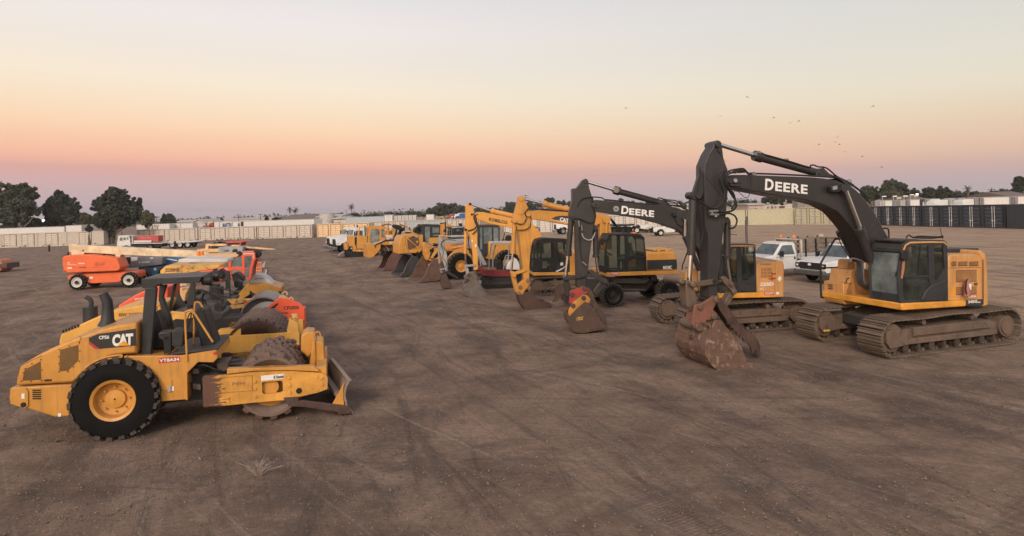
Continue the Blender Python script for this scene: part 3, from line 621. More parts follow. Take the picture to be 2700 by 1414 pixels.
# ------------------------------------------------------------------ third roller (orange)
r = Mach('smooth_drum_roller', -10.98, 19.48, 16, 'orange smooth-drum roller with white canopy, with CP2005 on its orange frame', 'roller', -1, 'soil rollers of the left row')
tire(r, (0, -1.0, .75), .76, .5, .37, ORNR, 18, -1, 30); tire(r, (0, 1.0, .75), .76, .5, .37, ORNR, 18, 1, 30)
hood = r.part('hood', ORNR, [('p', [13, (965, 1045), (1110, 955), (1220, 885), (1345, 828), (1560, 760), (1700, 770), (1700, 1250), (1000, 1250)], -.8, .8)], bevel=.04)
r.text('YP7.J7', WLET, [13, (1198, 978), (1345, 962), (1198, 942)], -.8, hood, .03)
r.part('seat_guard', ORNR, [('p', [18, (515, 430), (552, 345), (600, 350), (630, 420), (582, 620), (522, 480)], -.3, -.2), ('p', [18, (620, 760), (640, 680), (655, 790), (625, 790)], -.3, -.2)], bevel=.005)
r.part('guard_slot', BLK, [('p', [18, (528, 390), (545, 380), (585, 510), (560, 518)], -.315, -.3)], None, 0)
r.part('chassis', DARKU, [('b', -1.6, 2.3, -.5, .5, .45, 1.2)])
r.part('canopy', OFFW, [('p', [4, (328, 815), (345, 788), (480, 785), (955, 790), (972, 832), (890, 850), (640, 850), (400, 862), (335, 845)], -.62, .62)], bevel=.05)
r.part('post', GREY, [('p', [18, (1290, 330), (1460, 330), (1460, 640), (1290, 640)], -.2, .1), ('p', [18, (1580, 100), (1660, 100), (1660, 420), (1580, 420)], -.55, -.45)], bevel=.02)
r.part('handrail', GREY, [('t', [18, (1345, 640), (1345, 300), (1385, 285), (1580, 265)], -.6, .022), ('t', [18, (1360, 400), (1420, 385), (1660, 450), (1810, 480)], -.6, .022), ('t', [18, (1530, 720), (1530, 590), (1300, 480), (1240, 460), (1140, 430)], -.7, .022), ('t', [18, (1480, 520), (1700, 600)], -.6, .03), ('t', [18, (1650, 300), (1665, 600)], -.6, .03)], bevel=0)
r.part('console', BLK2, [('p', [18, (1720, 300), (1800, 260), (1870, 300), (1870, 400), (1740, 400)], -.2, .2), ('p', [18, (1380, 400), (1520, 380), (1520, 560), (1380, 640)], -.2, .2)], bevel=.04)
r.part('platform', GREY, [('p', [18, (1040, 560), (1500, 660), (1700, 620), (1700, 680), (1540, 780), (1300, 740), (1040, 720)], -.8, .8)], bevel=.02)
fr = r.part('front_frame', ORNR, [('p', [2, (800, 316), (870, 258), (905, 232), (960, 235), (1050, 268), (1087, 300), (1090, 390), (1040, 416), (960, 408), (880, 372)], -1.1, -1.0), ], bevel=.02)
r.part('frame_crossbar', ORNR, [('b', *(lambda a: (a-.25, a-.05))(max(p[0] for p in r.L([2, (1087, 300)], -1.1))), -.99, .99, .6, 1.2)], fr)
r.decal('frame_opening', BLK, [2, (822, 322), (893, 268), (903, 274), (852, 326)], -1.1, .006, fr)
r.text('CP2005', BLET, [2, (938, 316), (1048, 311), (938, 292)], -1.1, fr, .02)
r.text('10377829', BLET, [2, (903, 348), (970, 343), (903, 338)], -1.1, fr, .02)
Cd = r.L([2, (775, 400)], -1.0)[0]; Cd = (Cd[0], .72); R0 = .72
d = MB(); d.lathe([(-.96, R0-.04), (-1.0, R0-.04), (-1.0, R0), (1.0, R0), (1.0, R0-.04), (.9, R0-.05), (.6, .12), (-.75, .12), (-.8, R0-.06)], (Cd[0], 0, Cd[1]), 64); d.build('drum', DRUMS, r.root)
r.part('side_beam', BOMC, [('p', [18, (1660, 715), (1895, 700), (1900, 760), (1670, 775)], -1.0, -.8), ('p', [18, (1600, 600), (2080, 590), (1980, 640), (1700, 700)], -1.0, -.9)], bevel=.01)
# ------------------------------------------------------------------ fourth roller (peach canopy)
r = Mach('smooth_drum_roller', -12.2, 22.26, 16, 'yellow smooth-drum roller with peeling peach canopy and amber beacons, before the orange cab', 'roller', -1, 'soil rollers of the left row')
tire(r, (0, -1.0, .75), .76, .5, .37, BOMY, 18, -1, 30); tire(r, (0, 1.0, .75), .76, .5, .37, BOMY, 18, 1, 30)
hood = r.part('hood', PEACH, [('p', [18, (330, 300), (740, 330), (875, 322), (945, 390), (880, 520), (870, 640), (330, 700)], -.7, .7)], bevel=.03)
r.text('BOMAG', mat('blue_letter', (.10, .12, .35), .5), [18, (765, 400), (905, 385), (765, 365)], -.7, hood, .03)
r.text('BW211', MC['brown_letter'], [18, (815, 440), (905, 425), (815, 412)], -.7, hood, .01)
r.part('chassis', DARKU, [('b', -1.6, 2.3, -.5, .5, .45, 1.2)])
cn = r.part('canopy', mat('peeling_peach', (.72, .43, .20), .55, rust=.32, rc=(.07, .03, .022, 1), sc_=.9), [('p', [4, (562, 765), (640, 742), (1095, 722), (1112, 735), (1080, 768), (1000, 775), (810, 785), (640, 782)], -.62, .62)], bevel=.03)
for x in (598, 640):
    (a, b), = r.L([4, (x, 738)], -.4); r.part('beacon', AMB, [('c', (a, -.4, b-.02), (a, -.4, b+.13), .07, .055)], cn, .01)
r.part('mirror', BLK, [('k', [4, (1110, 722)], -.6, -.5, .1)], cn)
r.part('post', GREY, [('p', [18, (1360, 60), (1440, 60), (1400, 240), (1340, 240)], -.5, -.4), ('p', [18, (1250, 150), (1300, 140), (1290, 260), (1240, 250)], .4, .5)], bevel=.01)
r.part('console', BLK2, [('p', [18, (1420, 110), (1500, 60), (1560, 130), (1560, 230), (1450, 240)], -.4, .2), ('p', [18, (1680, 160), (1780, 130), (1880, 200), (1900, 300), (1720, 300)], -.5, .2)], bevel=.05)
r.part('levers', BLK, [('t', [18, (1320, 250), (1400, 240), (1590, 240)], -.5, .02), ('t', [18, (1680, 170), (1780, 160), (1850, 230), (1860, 300)], -.5, .02)], bevel=0)
r.part('seat', mat('red_seat', (.30, .04, .045), .6), [('p', [18, (1290, 110), (1370, 120), (1350, 310), (1300, 310)], -.1, .3), ('p', [18, (1400, 110), (1450, 110), (1440, 230), (1410, 230)], .3, .5)], bevel=.03)
r.part('side_beam', BOMY, [('p', [12, (490, 1290), (640, 1110), (680, 1060), (740, 1000), (760, 1200), (600, 1300)], -1.0, -.9)], bevel=.01)
Cd = r.L([12, (965, 1380)], -1.0)[0]; Cd = (Cd[0], .75); R0 = .75
d = MB(); d.lathe([(-.96, R0-.06), (-1.0, R0-.05), (-1.0, R0), (1.0, R0), (1.0, R0-.04), (.9, R0-.05), (.6, .12), (-.6, .12), (-.7, R0-.12)], (Cd[0], 0, Cd[1]), 64); d.build('drum', DRUMS, r.root)
r.part('front_frame', PEACH, [('p', [12, (1250, 1225), (1340, 1215), (1430, 1280), (1500, 1350), (1500, 1400), (1250, 1400)], -.95, -.75)], bevel=.02)
r.part('tow_loop', PEACH, [('t', [12, (1310, 1200), (1340, 1165), (1370, 1155), (1395, 1180), (1395, 1215)], -.7, .03), ('t', [12, (1425, 1290), (1450, 1255), (1480, 1255), (1495, 1290)], -.9, .03)], bevel=0)
# ------------------------------------------------------------------ fifth and sixth machine: orange cab, white hood
r = Mach('cab_roller', -13.1, 25.3, 16, 'red-orange machine with a closed glass cab, beyond the four open rollers', 'roller', -1, RG)
tire(r, (0, -1.0, .7), .7, .5, .37, ORNR, 16, -1, 24); tire(r, (2.0, -1.0, .7), .7, .5, .37, ORNR, 16, -1, 24)
tire(r, (0, 1.0, .7), .7, .5, .37, ORNR, 16, 1, 24); tire(r, (2.0, 1.0, .7), .7, .5, .37, ORNR, 16, 1, 24)
r.part('chassis', DARKU, [('b', -1.6, 2.3, -.6, .6, .5, 1.2)])
c = r.cab(ORNR, [12, (772, 945), (800, 740), (838, 600)], [12, (838, 505), (600, 512)], [12, (400, 600), (285, 720), (295, 805), (635, 945)], -.8, .6,
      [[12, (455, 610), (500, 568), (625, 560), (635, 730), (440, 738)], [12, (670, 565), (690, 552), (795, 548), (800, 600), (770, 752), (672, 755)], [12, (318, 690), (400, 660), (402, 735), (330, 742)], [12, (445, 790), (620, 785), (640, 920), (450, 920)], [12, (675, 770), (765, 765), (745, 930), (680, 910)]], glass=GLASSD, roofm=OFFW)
r.text('ROC76', WLET, [12, (305, 782), (390, 776), (305, 760)], -.8, c, .02)
r.part('round_lamp', BLK, [('k', [12, (882, 512)], -.6, -.3, .17)], bevel=.03)
r.part('hood', ORNR, [('p', [12, (300, 760), (300, 1000), (-200, 1000), (-200, 860), (0, 790)], -.7, .7)], bevel=.04)
r = Mach('tow_tractor', -11.6, 26.3, 16, 'low yellow machine with dusty white rounded hood, half hidden behind the drums', 'tractor', -1, RG)
r.part('hood', OFFW, [('p', [12, (745, 985), (790, 900), (830, 872), (980, 878), (1080, 950), (1165, 1045), (1000, 1045), (745, 1020)], -.6, .6)], bevel=.06)
r.text('Easy Power', BLET, [12, (840, 948), (990, 940), (840, 928)], -.6, r.root, .02)
hb = r.part('body', CATY, [('p', [12, (730, 1020), (1040, 1010), (1290, 1090), (1300, 1190), (1245, 1300), (740, 1300)], -.95, .9)], bevel=.03)
r.part('head_lamp', BLK, [('p', [12, (1250, 1150), (1290, 1140), (1292, 1195), (1252, 1205)], -.96, -.94)], hb, 0)
for s_ in (-.4, 1.2):
    for g in (-1, 1): tire(r, (s_, g*.9, .45), .45, .35, .25, CATY, 0, g, 24)
# ------------------------------------------------------------------ aerial lifts
r = Mach('boom_lift', -26.95, 41.95, 8, 'orange boom lift with cream boom and white-rimmed wheels', 'boom lift', -1, 'boom lifts')
for s_, g in ((-1.57, -1), (1.55, -1), (-1.57, 1), (1.55, 1)):
    t = tire(r, (s_, g*1.22, .50), .50, .38, .31, OFFW, 14, g, 36, dish=.05); 
    MB().cyl((s_, g*1.26, .5), (s_, g*1.1, .5), .12).build('hub', BLK, t, .01)
ch = r.part('chassis', ORNG, [('p', [13, (205, 610), (300, 575), (440, 572), (700, 560), (950, 548), (1195, 545), (1215, 580), (1210, 640), (950, 702), (430, 725), (230, 690)], -.85, .85)], bevel=.04)
r.decal('arrow', BLET, [13, (475, 635), (500, 615), (500, 625), (535, 625), (535, 648), (500, 648), (500, 658)], -.85, .01, ch)
r.decal('arrow', WLET, [13, (596, 633), (568, 612), (568, 622), (536, 622), (536, 646), (568, 646), (568, 656)], -.85, .01, ch)
r.text('XE', WLET, [13, (492, 698), (538, 695), (492, 682)], -.85, ch, .04)
tt = r.part('turntable', ORNG, [('p', [13, (135, 350), (150, 318), (205, 302), (480, 292), (700, 310), (945, 342), (1000, 470), (985, 520), (940, 535), (500, 552), (215, 562), (150, 520), (137, 440)], -1.15, .1), ('b', -.6, .6, -.5, .5, 1.0, 1.3)], bevel=.05)
r.part('counterweight', mat('faded_orange', (.62, .16, .09), .5), [('b', -2.45, -1.9, -1.1, 1.1, 1.15, 2.1)], bevel=.12)
r.part('engine_cover', ORNG, [('q', [(-2.0, 1.2), (-.2, 1.2), (-.2, 2.0), (-2.0, 2.05)], .5, 1.1)], bevel=.05)
r.text('GRADALL', WLET, [13, (212, 445), (352, 448), (212, 430)], -1.15, tt, .01); r.text('SA4Y90', WLET, [13, (370, 432), (465, 432), (370, 412)], -1.15, tt, .03)
r.text('800AJ', WLET, [13, (212, 425), (246, 425), (212, 405)], -1.15, tt, .03)
r.text('600SJ', BLET, [13, (385, 490), (482, 488), (385, 472)], -1.15, tt, .03); r.decal('panel_patch', mat('patch_orange', (.6, .09, .03), .5), [13, (620, 405), (770, 400), (770, 455), (622, 458)], -1.15, .006, tt)
r.decal('red_line', mat('patch_orange', 'fff'), [13, (205, 485), (1000, 470), (1000, 476), (205, 492)], -1.15, .006, tt)
r.decal('white_sticker', WLET, [13, (214, 482), (280, 480), (280, 498), (214, 500)], -1.15, .008, tt)
bm = r.part('boom', CREAM, [('p', [13, (228, 135), (345, 132), (365, 148), (2220, 240), (2290, 290), (2140, 332), (1400, 312), (460, 262), (455, 292), (235, 298)], -.3, .2), ('p', [13, (912, 285), (1008, 290), (985, 335), (930, 330)], -.3, .2)], bevel=.02)
r.part('pivot_pin', BLK, [('k', [13, (445, 233)], -.32, -.29, .05)], bm, 0)
r.part('jib', CREAM, [('p', [13, (1900, 235), (2220, 240), (2450, 330), (2350, 345), (2140, 332)], -.2, .12)], bm, .02)
r.part('hose_bundle', BLK, [('t', [13, (440, 270), (600, 290), (800, 300), (925, 322)], -.1, .1), ('k', [13, (240, 282)], -.3, .1, .16), ('t', [13, (757, 325), (757, 275)], -.5, .07)], bevel=.01)
r.part('lift_cylinder', STEEL, [('y', [13, (470, 290), (900, 322)], 0, .06)])
r = Mach('boom_lift', -23.4, 45.8, 14, 'blue and slate-grey boom lift standing behind the cream boom', 'boom lift', -1, 'boom lifts')
for s_, g in ((-1.6, -1), (1.6, -1), (-1.6, 1), (1.6, 1)): tire(r, (s_, g*1.2, .52), .52, .38, .33, SLATE, 14, g, 36, dish=.05)
r.part('turntable', SLATE, [('p', [13, (985, 340), (1005, 290), (1400, 300), (1625, 325), (1622, 440), (1340, 475), (1045, 492), (1030, 440)], -1.1, .6)], bevel=.05)
r.part('control_panel', BLK, [('p', [13, (1085, 335), (1143, 335), (1143, 428), (1088, 430)], -1.12, -1.1)], None, 0)
r.part('white_sticker', WLET, [('p', [13, (1155, 325), (1250, 325), (1248, 375), (1157, 390)], -1.115, -1.1), ('p', [13, (1068, 310), (1155, 306), (1155, 318), (1070, 322)], -1.115, -1.1), ('p', [13, (1435, 335), (1485, 333), (1485, 350), (1436, 352)], -1.115, -1.1)], None, 0)
r.text('S-45/60', WLET, [13, (1268, 418), (1430, 410), (1268, 395)], -1.1, r.root, .03)
r.part('chassis', BLUE, [('p', [13, (1260, 480), (1560, 460), (1900, 440), (1900, 620), (1330, 640), (1280, 560)], -.9, .9)], bevel=.04)
r.part('chassis_vents', WLET, [('p', [13, (1315, 508), (1362, 506), (1362, 528), (1316, 530)], -.92, -.9), ('p', [13, (1492, 490), (1528, 488), (1528, 522), (1492, 524)], -.92, -.9)], None, 0)
r.part('boom', BLUE, [('p', [13, (1005, 172), (1060, 158), (1160, 178), (1900, 345), (1860, 440), (1620, 455), (1620, 330), (1100, 205)], -.25, .25)], bevel=.02)
r.part('jib', WHT, [('t', [13, (1625, 345), (1840, 382)], -.3, .05)], bevel=0)
# white/peach lift further back with its boom laid to the right, basket machine in front
r = Mach('boom_lift', gx(12, 430, 62), 62, 4, 'pale grey lift body with a long peach boom lying on its back', 'boom lift', -1, 'boom lifts')
r.part('turntable', LGREY, [('p', [12, (225, 400), (640, 388), (640, 492), (225, 500)], -1.1, .6)], bevel=.04)
r.part('nameplate', BROWN, [('p', [12, (330, 450), (410, 447), (410, 472), (330, 473)], -1.12, -1.1)], None, 0)
r.part('boom', PEACH, [('p', [12, (650, 385), (1100, 422), (1190, 436), (1100, 445), (640, 410)], -.3, .2), ('p', [12, (450, 362), (590, 365), (590, 385), (450, 385)], -.3, .2)], bevel=.02)
r.part('jib', BLK, [('p', [12, (640, 420), (900, 440), (1040, 458), (900, 466), (640, 470)], -.3, .1)], bevel=.02)
r.part('platform_end', PEACH, [('t', [12, (1090, 428), (1150, 425), (1195, 436)], -.3, .03)], None, 0)
r.part('chassis', DARKU, [('b', -2.5, 2.0, -.9, .9, .5, 1.0)], bevel=.02)
for s_, g in ((-2, -1), (1.6, -1), (-2, 1), (1.6, 1)): tire(r, (s_, g*1.2, .5), .5, .38, .3, SLATE, 0, g, 24)
r = Mach('boom_lift', gx(12, 150, 66)-5, 66, 4, 'small peach boom lift with its turntable folded down, behind the grey lift body', 'boom lift', -1, 'boom lifts')
r.part('boom', PEACH, [('p', [12, (15, 345), (300, 342), (360, 360), (360, 380), (60, 378), (60, 460), (0, 460)], -.3, .3)], bevel=.02)
r.part('chassis', PEACH, [('b', 3.5, 6.6, -.9, .9, .55, 1.2)], bevel=.05)
r.part('engine', BLK, [('p', [12, (110, 380), (340, 378), (230, 440), (110, 440)], -.6, .6)], bevel=.02)
for s_, g in ((4, -1), (6.2, -1), (4, 1), (6.2, 1)): tire(r, (s_, g*1.1, .45), .45, .35, .25, SLATE, 0, g, 20)
r = Mach('work_platform', gx(12, 885, 33), 33, 12, 'orange railed work platform standing past the closed cab', 'work platform', -1)
r.part('floor', PINK, [('b', -.5, .9, -.5, .5, .5, .62)]); L_ = r.L([12, (830, 655), (960, 660)], -.5)
hs = [('t', [12, (x, 655+(x-830)*.04), (x+3, 870)], ww, .035) for ww in (-.5, .5) for x in (835, 880, 920, 955)]+[('t', [12, (830, y), (962, y+5)], ww, .04) for ww in (-.5, .5) for y in (657, 740, 800)]
r.part('railing', PINK, hs+[('tt', [(a, -.5, b), (a, .5, b)], .035, 6) for a, b in L_], bevel=0)
r.part('base', REDP, [('b', -.7, 1.1, -.6, .6, .12, .5)], bevel=.03)
r.part('platform_wheels', RUBB, [('c', (s_, g*.5, .22), (s_, g*.7, .22), .22) for s_ in (-.4, .8) for g in (-1, 1)], None, .02)
r = Mach('light_tower', gx(12, 1020, 35.5), 35.5, 12, 'pale folded mast with two grey boxes, beside the orange railed platform', 'light tower', -1)
r.part('mast', LGREY, [('p', [12, (975, 690), (1015, 645), (1030, 650), (1015, 745), (965, 750)], -.1, .2), ('p', [12, (1025, 780), (1060, 775), (1055, 850), (1012, 850)], -.1, .2)], bevel=.02)
r.part('stand', BROWN, [('t', [12, (990, 740), (960, 840), (1040, 930)], 0, .03), ('t', [12, (1065, 740), (1070, 910)], 0, .02), ('t', [12, (840, 640), (870, 560), (930, 580), (930, 640)], 0, .03)], bevel=0)
r.part('base', BLK, [('b', -.6, .8, -.4, .4, .15, .45), ('c', (0, -.5, .2), (0, .5, .2), .2)], bevel=.02)
# traffic cone
c = MB(); p0 = W(12, 880, 390, 62); c.lathe([(0, 0)], (0, 0, 0), 3) if 0 else None
c.cyl((0, 0, .04), (0, 0, .72), .17, .03, 20); c.box(-.2, .2, -.2, .2, 0, .04)
cone = c.build('traffic_cone', mat('cone_orange', (.8, .12, .04), .5, dust=.1), None); cone.location = (gx(12, 880, 74), 74, 0); cone.scale = (1.3, 1.3, 1.3)
tag(cone, 'small orange traffic cone with a white band, alone on the open dirt', 'traffic cone')
MB().cyl((0, 0, .34), (0, 0, .5), .106, .07, 20).build('white_band', WLET, cone)
# red trailer
r = Mach('gooseneck_trailer', gx(12, 470, 95), 95, 4, 'rusty red gooseneck trailer deck parked in front of the pale containers', 'trailer', -1)
r.part('deck', REDP, [('p', [12, (345, 300), (680, 290), (760, 298), (680, 310), (620, 322), (600, 380), (585, 380), (590, 330), (350, 335)], -1.1, 1.1)], bevel=.02)
r.part('undercarriage', BLK, [('p', [12, (370, 335), (585, 330), (585, 350), (370, 365)], -.8, .8)], None, .02)
r.part('trailer_wheel', RUBB, [('c', (s_, g*.8, .42), (s_, g*1.1, .42), .42) for s_ in (-2.2, -1.2) for g in (-1, 1)], None, .02)
# flatbed truck with red box
r = Mach('flatbed_truck', gx(13, 1250, 92), 92, 183, 'old white cab-over flatbed truck with a red box on its bed', 'truck', 1)
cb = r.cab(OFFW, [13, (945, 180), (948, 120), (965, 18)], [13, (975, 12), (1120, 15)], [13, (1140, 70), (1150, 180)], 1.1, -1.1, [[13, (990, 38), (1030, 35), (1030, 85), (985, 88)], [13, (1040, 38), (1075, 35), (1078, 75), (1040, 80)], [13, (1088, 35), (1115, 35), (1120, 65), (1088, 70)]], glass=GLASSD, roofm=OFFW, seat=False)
r.part('cab_nose', OFFW, [('p', [13, (945, 125), (1145, 110), (1150, 180), (945, 182)], 1.12, -1.12)], cb, .05)
r.part('bed', OFFW, [('p', [13, (1165, 10), (1178, 10), (1180, 115), (1610, 118), (1612, 128), (1165, 130)], 1.15, -1.15), ('p', [13, (1195, 82), (1455, 80), (1452, 110), (1197, 112)], 1.15, 1.0)], None, .02)
r.part('chassis', BLK, [('p', [13, (1170, 131), (1610, 130), (1600, 175), (1180, 180)], .9, -.9)], None, .02)
for x, g in ((1085, 1), (1440, 1), (1085, -1), (1440, -1)):
    (a, b), = r.L([13, (x, 180)], 1.1); tire(r, (a, g*1.15, .5), .5, .3, .28, SLATE, 0, g, 24)
bx = MB(); q = r.L([13, (1238, 110), (1560, 100), (1560, 8), (1238, 15)], .9); bx.prism(q, .9, -.6)
o = bx.build('red_box', REDP, None, .03); o.location = r.root.location; o.rotation_euler.z = r.th; tag(o, 'faded red steel box sitting on the white flatbed truck', 'box')
r.decal('box_lid', mat('pale_red', (.5, .12, .11), .5), [13, (1300, 30), (1440, 28), (1440, 48), (1300, 50)], .9, .02, o); 
bpy.context.view_layer.update(); o.children[0].location = (0, 0, 0)
r = Mach('flatbed_trailer', gx(13, 1900, 98), 98, 182, 'long empty flatbed trailer with three axles, white deck edge with red marks', 'trailer', 1)
dk = r.part('deck', OFFW, [('p', [13, (1615, 105), (1700, 98), (2080, 88), (2135, 100), (1900, 122), (1620, 130)], 1.2, -1.2)], None, .01)
r.part('red_marks', LABR, [('p', [13, (x, 114-(x-1650)*.03), (x+26, 113-(x-1650)*.03), (x+26, 121-(x-1650)*.03), (x, 122-(x-1650)*.03)], 1.205, 1.2) for x in range(1650, 2000, 60)], dk, 0)
r.part('undercarriage', BLK, [('p', [13, (1640, 130), (2130, 108), (2130, 118), (1900, 135), (1650, 150)], .9, -.9)], None, .01)
for x in (1765, 1880, 1995):
    (a, b), = r.L([13, (x, 130)], 1.1)
    for g in (-1, 1): tire(r, (a, g*1.15, .5), .5, .3, .28, OFFW, 0, g, 20)
# roller at the left border
r = Mach('steel_drum_roller', gx(3, 5, 59), 59, 10, 'orange roller with a rusty drum, alone in front of the grey-white containers', 'roller', -1)
r.part('drum', mat('orange_drum', (.55, .17, .08), .6, rust=.4), [('c', (.1, -.9, .62), (.1, .9, .62), .62)], None, .05)
r.part('frame', RUSTD, [('b', .1, 1.1, -1.0, -.92, .4, .8), ('b', .1, 1.1, .92, 1.0, .4, .8), ('b', .85, 1.1, -.92, .92, .35, .85)], None, .02)
r.part('body', ORNG, [('b', -2.6, -.6, -.8, .8, .7, 1.5)], None, .05)
for g in (-1, 1): tire(r, (-2.2, g*.9, .55), .55, .4, .3, ORNG, 0, g, 20)
# ================================================================== RIGHT ROW: excavators
XG = 'excavators parked in a row'
# ---------------- nearest: charcoal boom excavator
m = Mach('crawler_excavator', 11.64, 18.74, 196, 'largest excavator, charcoal boom and tan-yellow body with a fire extinguisher on its side', 'excavator', 1, XG)
track(m, -2.45, 2.55, .80, 1.62, 1.02, pitch=.165, slack=.03, lift=.03)
track(m, -2.45, 2.55, -1.55, -.75, 1.02, pitch=.165, slack=.03, lift=.03)
m.part('idler_arrow', YARR, [('p', [9, (1528, 897), (1545, 880), (1545, 888), (1588, 884), (1588, 904), (1545, 902), (1545, 911)], -.80, -.81)], bevel=0)
m.part('car_body', DARKU, [('q', [(-1.2, .45), (1.2, .45), (1.5, .8), (.8, .98), (-.8, .98), (-1.4, .8)], -.8, .85), ('b', .9, 1.5, -.8, .85, .5, .82), ('b', -1.5, -.9, -.8, .85, .5, .82)], bevel=.04)
m.part('swing_bearing', BLK, [('c', (0, 0, .9), (0, 0, 1.16), .72)], bevel=.01)
hs = m.part('engine_house', DEEY, [('p', [10, (1597, 300), (1610, 262), (1640, 250), (1885, 245), (1905, 262), (1925, 300), (1928, 690), (1597, 692)], 1.42, -1.42)], bevel=.05)
cw = m.part('counterweight', DEEY, [('p', [10, (1885, 240), (1890, 215), (1905, 213), (1945, 240), (1965, 285), (1978, 690), (1975, 733), (1925, 740), (1928, 640), (1920, 300)], 1.46, -1.46)], bevel=.07)
m.part('deck_frame', DEEB, [('p', [10, (1162, 712), (1770, 682), (1768, 738), (1740, 742), (1165, 778)], 1.46, -1.42)], bevel=.03)
m.part('deck_tail', GREY, [('p', [10, (1771, 680), (1934, 672), (1934, 722), (1905, 738), (1769, 741)], 1.462, 1.2)], hs, .02)
m.text('345G', WLET, [10, (1786, 711), (1872, 706), (1787, 684)], 1.462, hs, .03); m.text('LC', WLET, [10, (1880, 708), (1903, 706), (1880, 694)], 1.462, hs, .02)
for x0, x1 in ((1632, 1676), (1695, 1778), (1798, 1882)):
    m.decal('louvre', BROWN, [10, (x0, 322), (x1, 318), (x1, 360), (x0, 364)], 1.42, .008, hs)
    m.part('louvre_blades', DEEY, [('p', [10, (x0, y), (x1, y-4), (x1, y-1), (x0, y+3)], 1.44, 1.42) for y in (331, 341, 351)], hs, 0)
for y0, y1 in ((402, 512), (560, 632)):
    m.decal('grille', BROWN, [10, (1675, y0), (1865, y0-6), (1865, y1-6), (1675, y1)], 1.42, .008, hs)
    m.part('louvre_blades', DEEY, [('p', [10, (1675, y), (1865, y-6), (1865, y-2), (1675, y+4)], 1.44, 1.42) for y in range(y0+8, y1-4, 10)], hs, 0)
m.part('door_seam', BROWN, [('p', [10, (1600, 378), (1922, 372), (1922, 375), (1600, 382)], 1.427, 1.42), ('p', [10, (1924, 300), (1929, 300), (1932, 690), (1927, 690)], 1.467, 1.455)], hs, 0)
m.part('door_latch', BROWN, [('p', [10, (1845, 518), (1874, 517), (1874, 543), (1846, 544)], 1.44, 1.42)], hs, 0)
m.part('repaint_patch', DEEB, [('p', [10, (1622, 572), (1668, 570), (1668, 640), (1622, 642)], 1.425, 1.42)], hs, 0)
m.part('roof_duct', GREY, [('p', [10, (1605, 198), (1885, 193), (1888, 240), (1600, 246)], .9, -.3)], bevel=.02)
m.decal('red_label', LABR, [10, (1785, 636), (1860, 633), (1860, 660), (1786, 664)], 1.42, .02, hs)
m.text('BASE34', WLET, [10, (1788, 660), (1858, 656), (1788, 639)], 1.442, hs, .02)
fe = MB(); A = m.L([10, (1772, 640), (1778, 520), (1777, 495)], 1.55)
fe.cyl((A[0][0], 1.55, A[0][1]-.02), (A[1][0], 1.55, A[1][1]+.03), .085, n=16); fe.cyl((A[1][0], 1.55, A[1][1]+.03), (A[2][0], 1.55, A[2][1]+.03), .06, .03, n=12)
o = fe.build('fire_extinguisher', mat('dusty_red', (.36, .14, .12), .5, dust=.5), None, .015); o.location = m.root.location; o.rotation_euler.z = m.th
tag(o, 'dusty pink-red fire extinguisher hanging on the side of the largest excavator', 'fire extinguisher')
MB().tube([(A[2][0], 1.56, A[2][1]+.02), (A[2][0]+.09, 1.6, A[2][1]), (A[2][0]+.14, 1.6, A[0][1]+.2), (A[2][0]+.1, 1.6, A[0][1]+.05)], .018).build('hose', BLK, o)
MB().cyl((A[1][0], 1.55, (A[0][1]+A[1][1])/2), (A[1][0], 1.55, (A[0][1]+A[1][1])/2+.16), .088, n=16).build('paper_tag', WLET, o)
cb = m.cab(GREY, [10, (1158, 705), (1145, 560), (1140, 420), (1158, 270), (1172, 215)], [10, (1195, 165), (1240, 138), (1430, 133), (1560, 135)], [10, (1585, 160), (1595, 300), (1597, 690)], 1.42, .42,
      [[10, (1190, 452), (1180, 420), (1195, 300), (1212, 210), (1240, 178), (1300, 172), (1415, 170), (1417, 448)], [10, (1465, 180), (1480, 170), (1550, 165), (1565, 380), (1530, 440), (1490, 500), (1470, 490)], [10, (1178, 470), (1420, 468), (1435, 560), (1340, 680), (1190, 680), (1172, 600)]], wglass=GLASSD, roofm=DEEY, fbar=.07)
m.part('lower_panel', GREY, [('p', [10, (1355, 672), (1385, 600), (1450, 540), (1580, 490), (1592, 560), (1592, 688), (1360, 692)], 1.45, 1.40)], cb, .03)
m.part('deck_front', DEEY, [('b', 1.56, 1.66, .40, 1.44, 1.02, 1.22)], bevel=.02) if 0 else None
m.part('roof_cap', BLK2, [('b', .9, 1.55, .5, 1.35, m.L([10, (1400, 134)], 1.42)[0][1]+.0, m.L([10, (1400, 134)], 1.42)[0][1]+.08)], cb, .04)
m.part('roof_rail', BLK, [('t', [10, (1205, 100), (1230, 70), (1270, 95), (1330, 82), (1500, 88), (1545, 78), (1545, 105)], .9, .02), ('t', [10, (1270, 95), (1440, 100), (1540, 90)], .7, .025)], cb, 0)
m.part('antenna', BLK, [('t', [10, (1540, 80), (1522, 5)], .6, .008)], cb, 0)
m.part('mirror', BLK2, [('p', [10, (1165, 232), (1185, 215), (1230, 208), (1235, 285), (1215, 308), (1168, 300)], 1.55, 1.47)], cb, .02)
m.part('wiper', BLK, [('t', [10, (1140, 250), (1120, 380), (1105, 455)], 1.3, .012)], cb, 0)
m.part('window_bars', BLK, [('t', [10, (1338, 172), (1322, 450)], 1.43, .02)], cb, 0)
m.part('worn_pillar', mat('worn_pillar', (.45, .19, .10), .6, rust=.3), [('p', [10, (1172, 320), (1195, 312), (1188, 400), (1170, 480), (1158, 478)], 1.435, 1.41)], cb, 0)
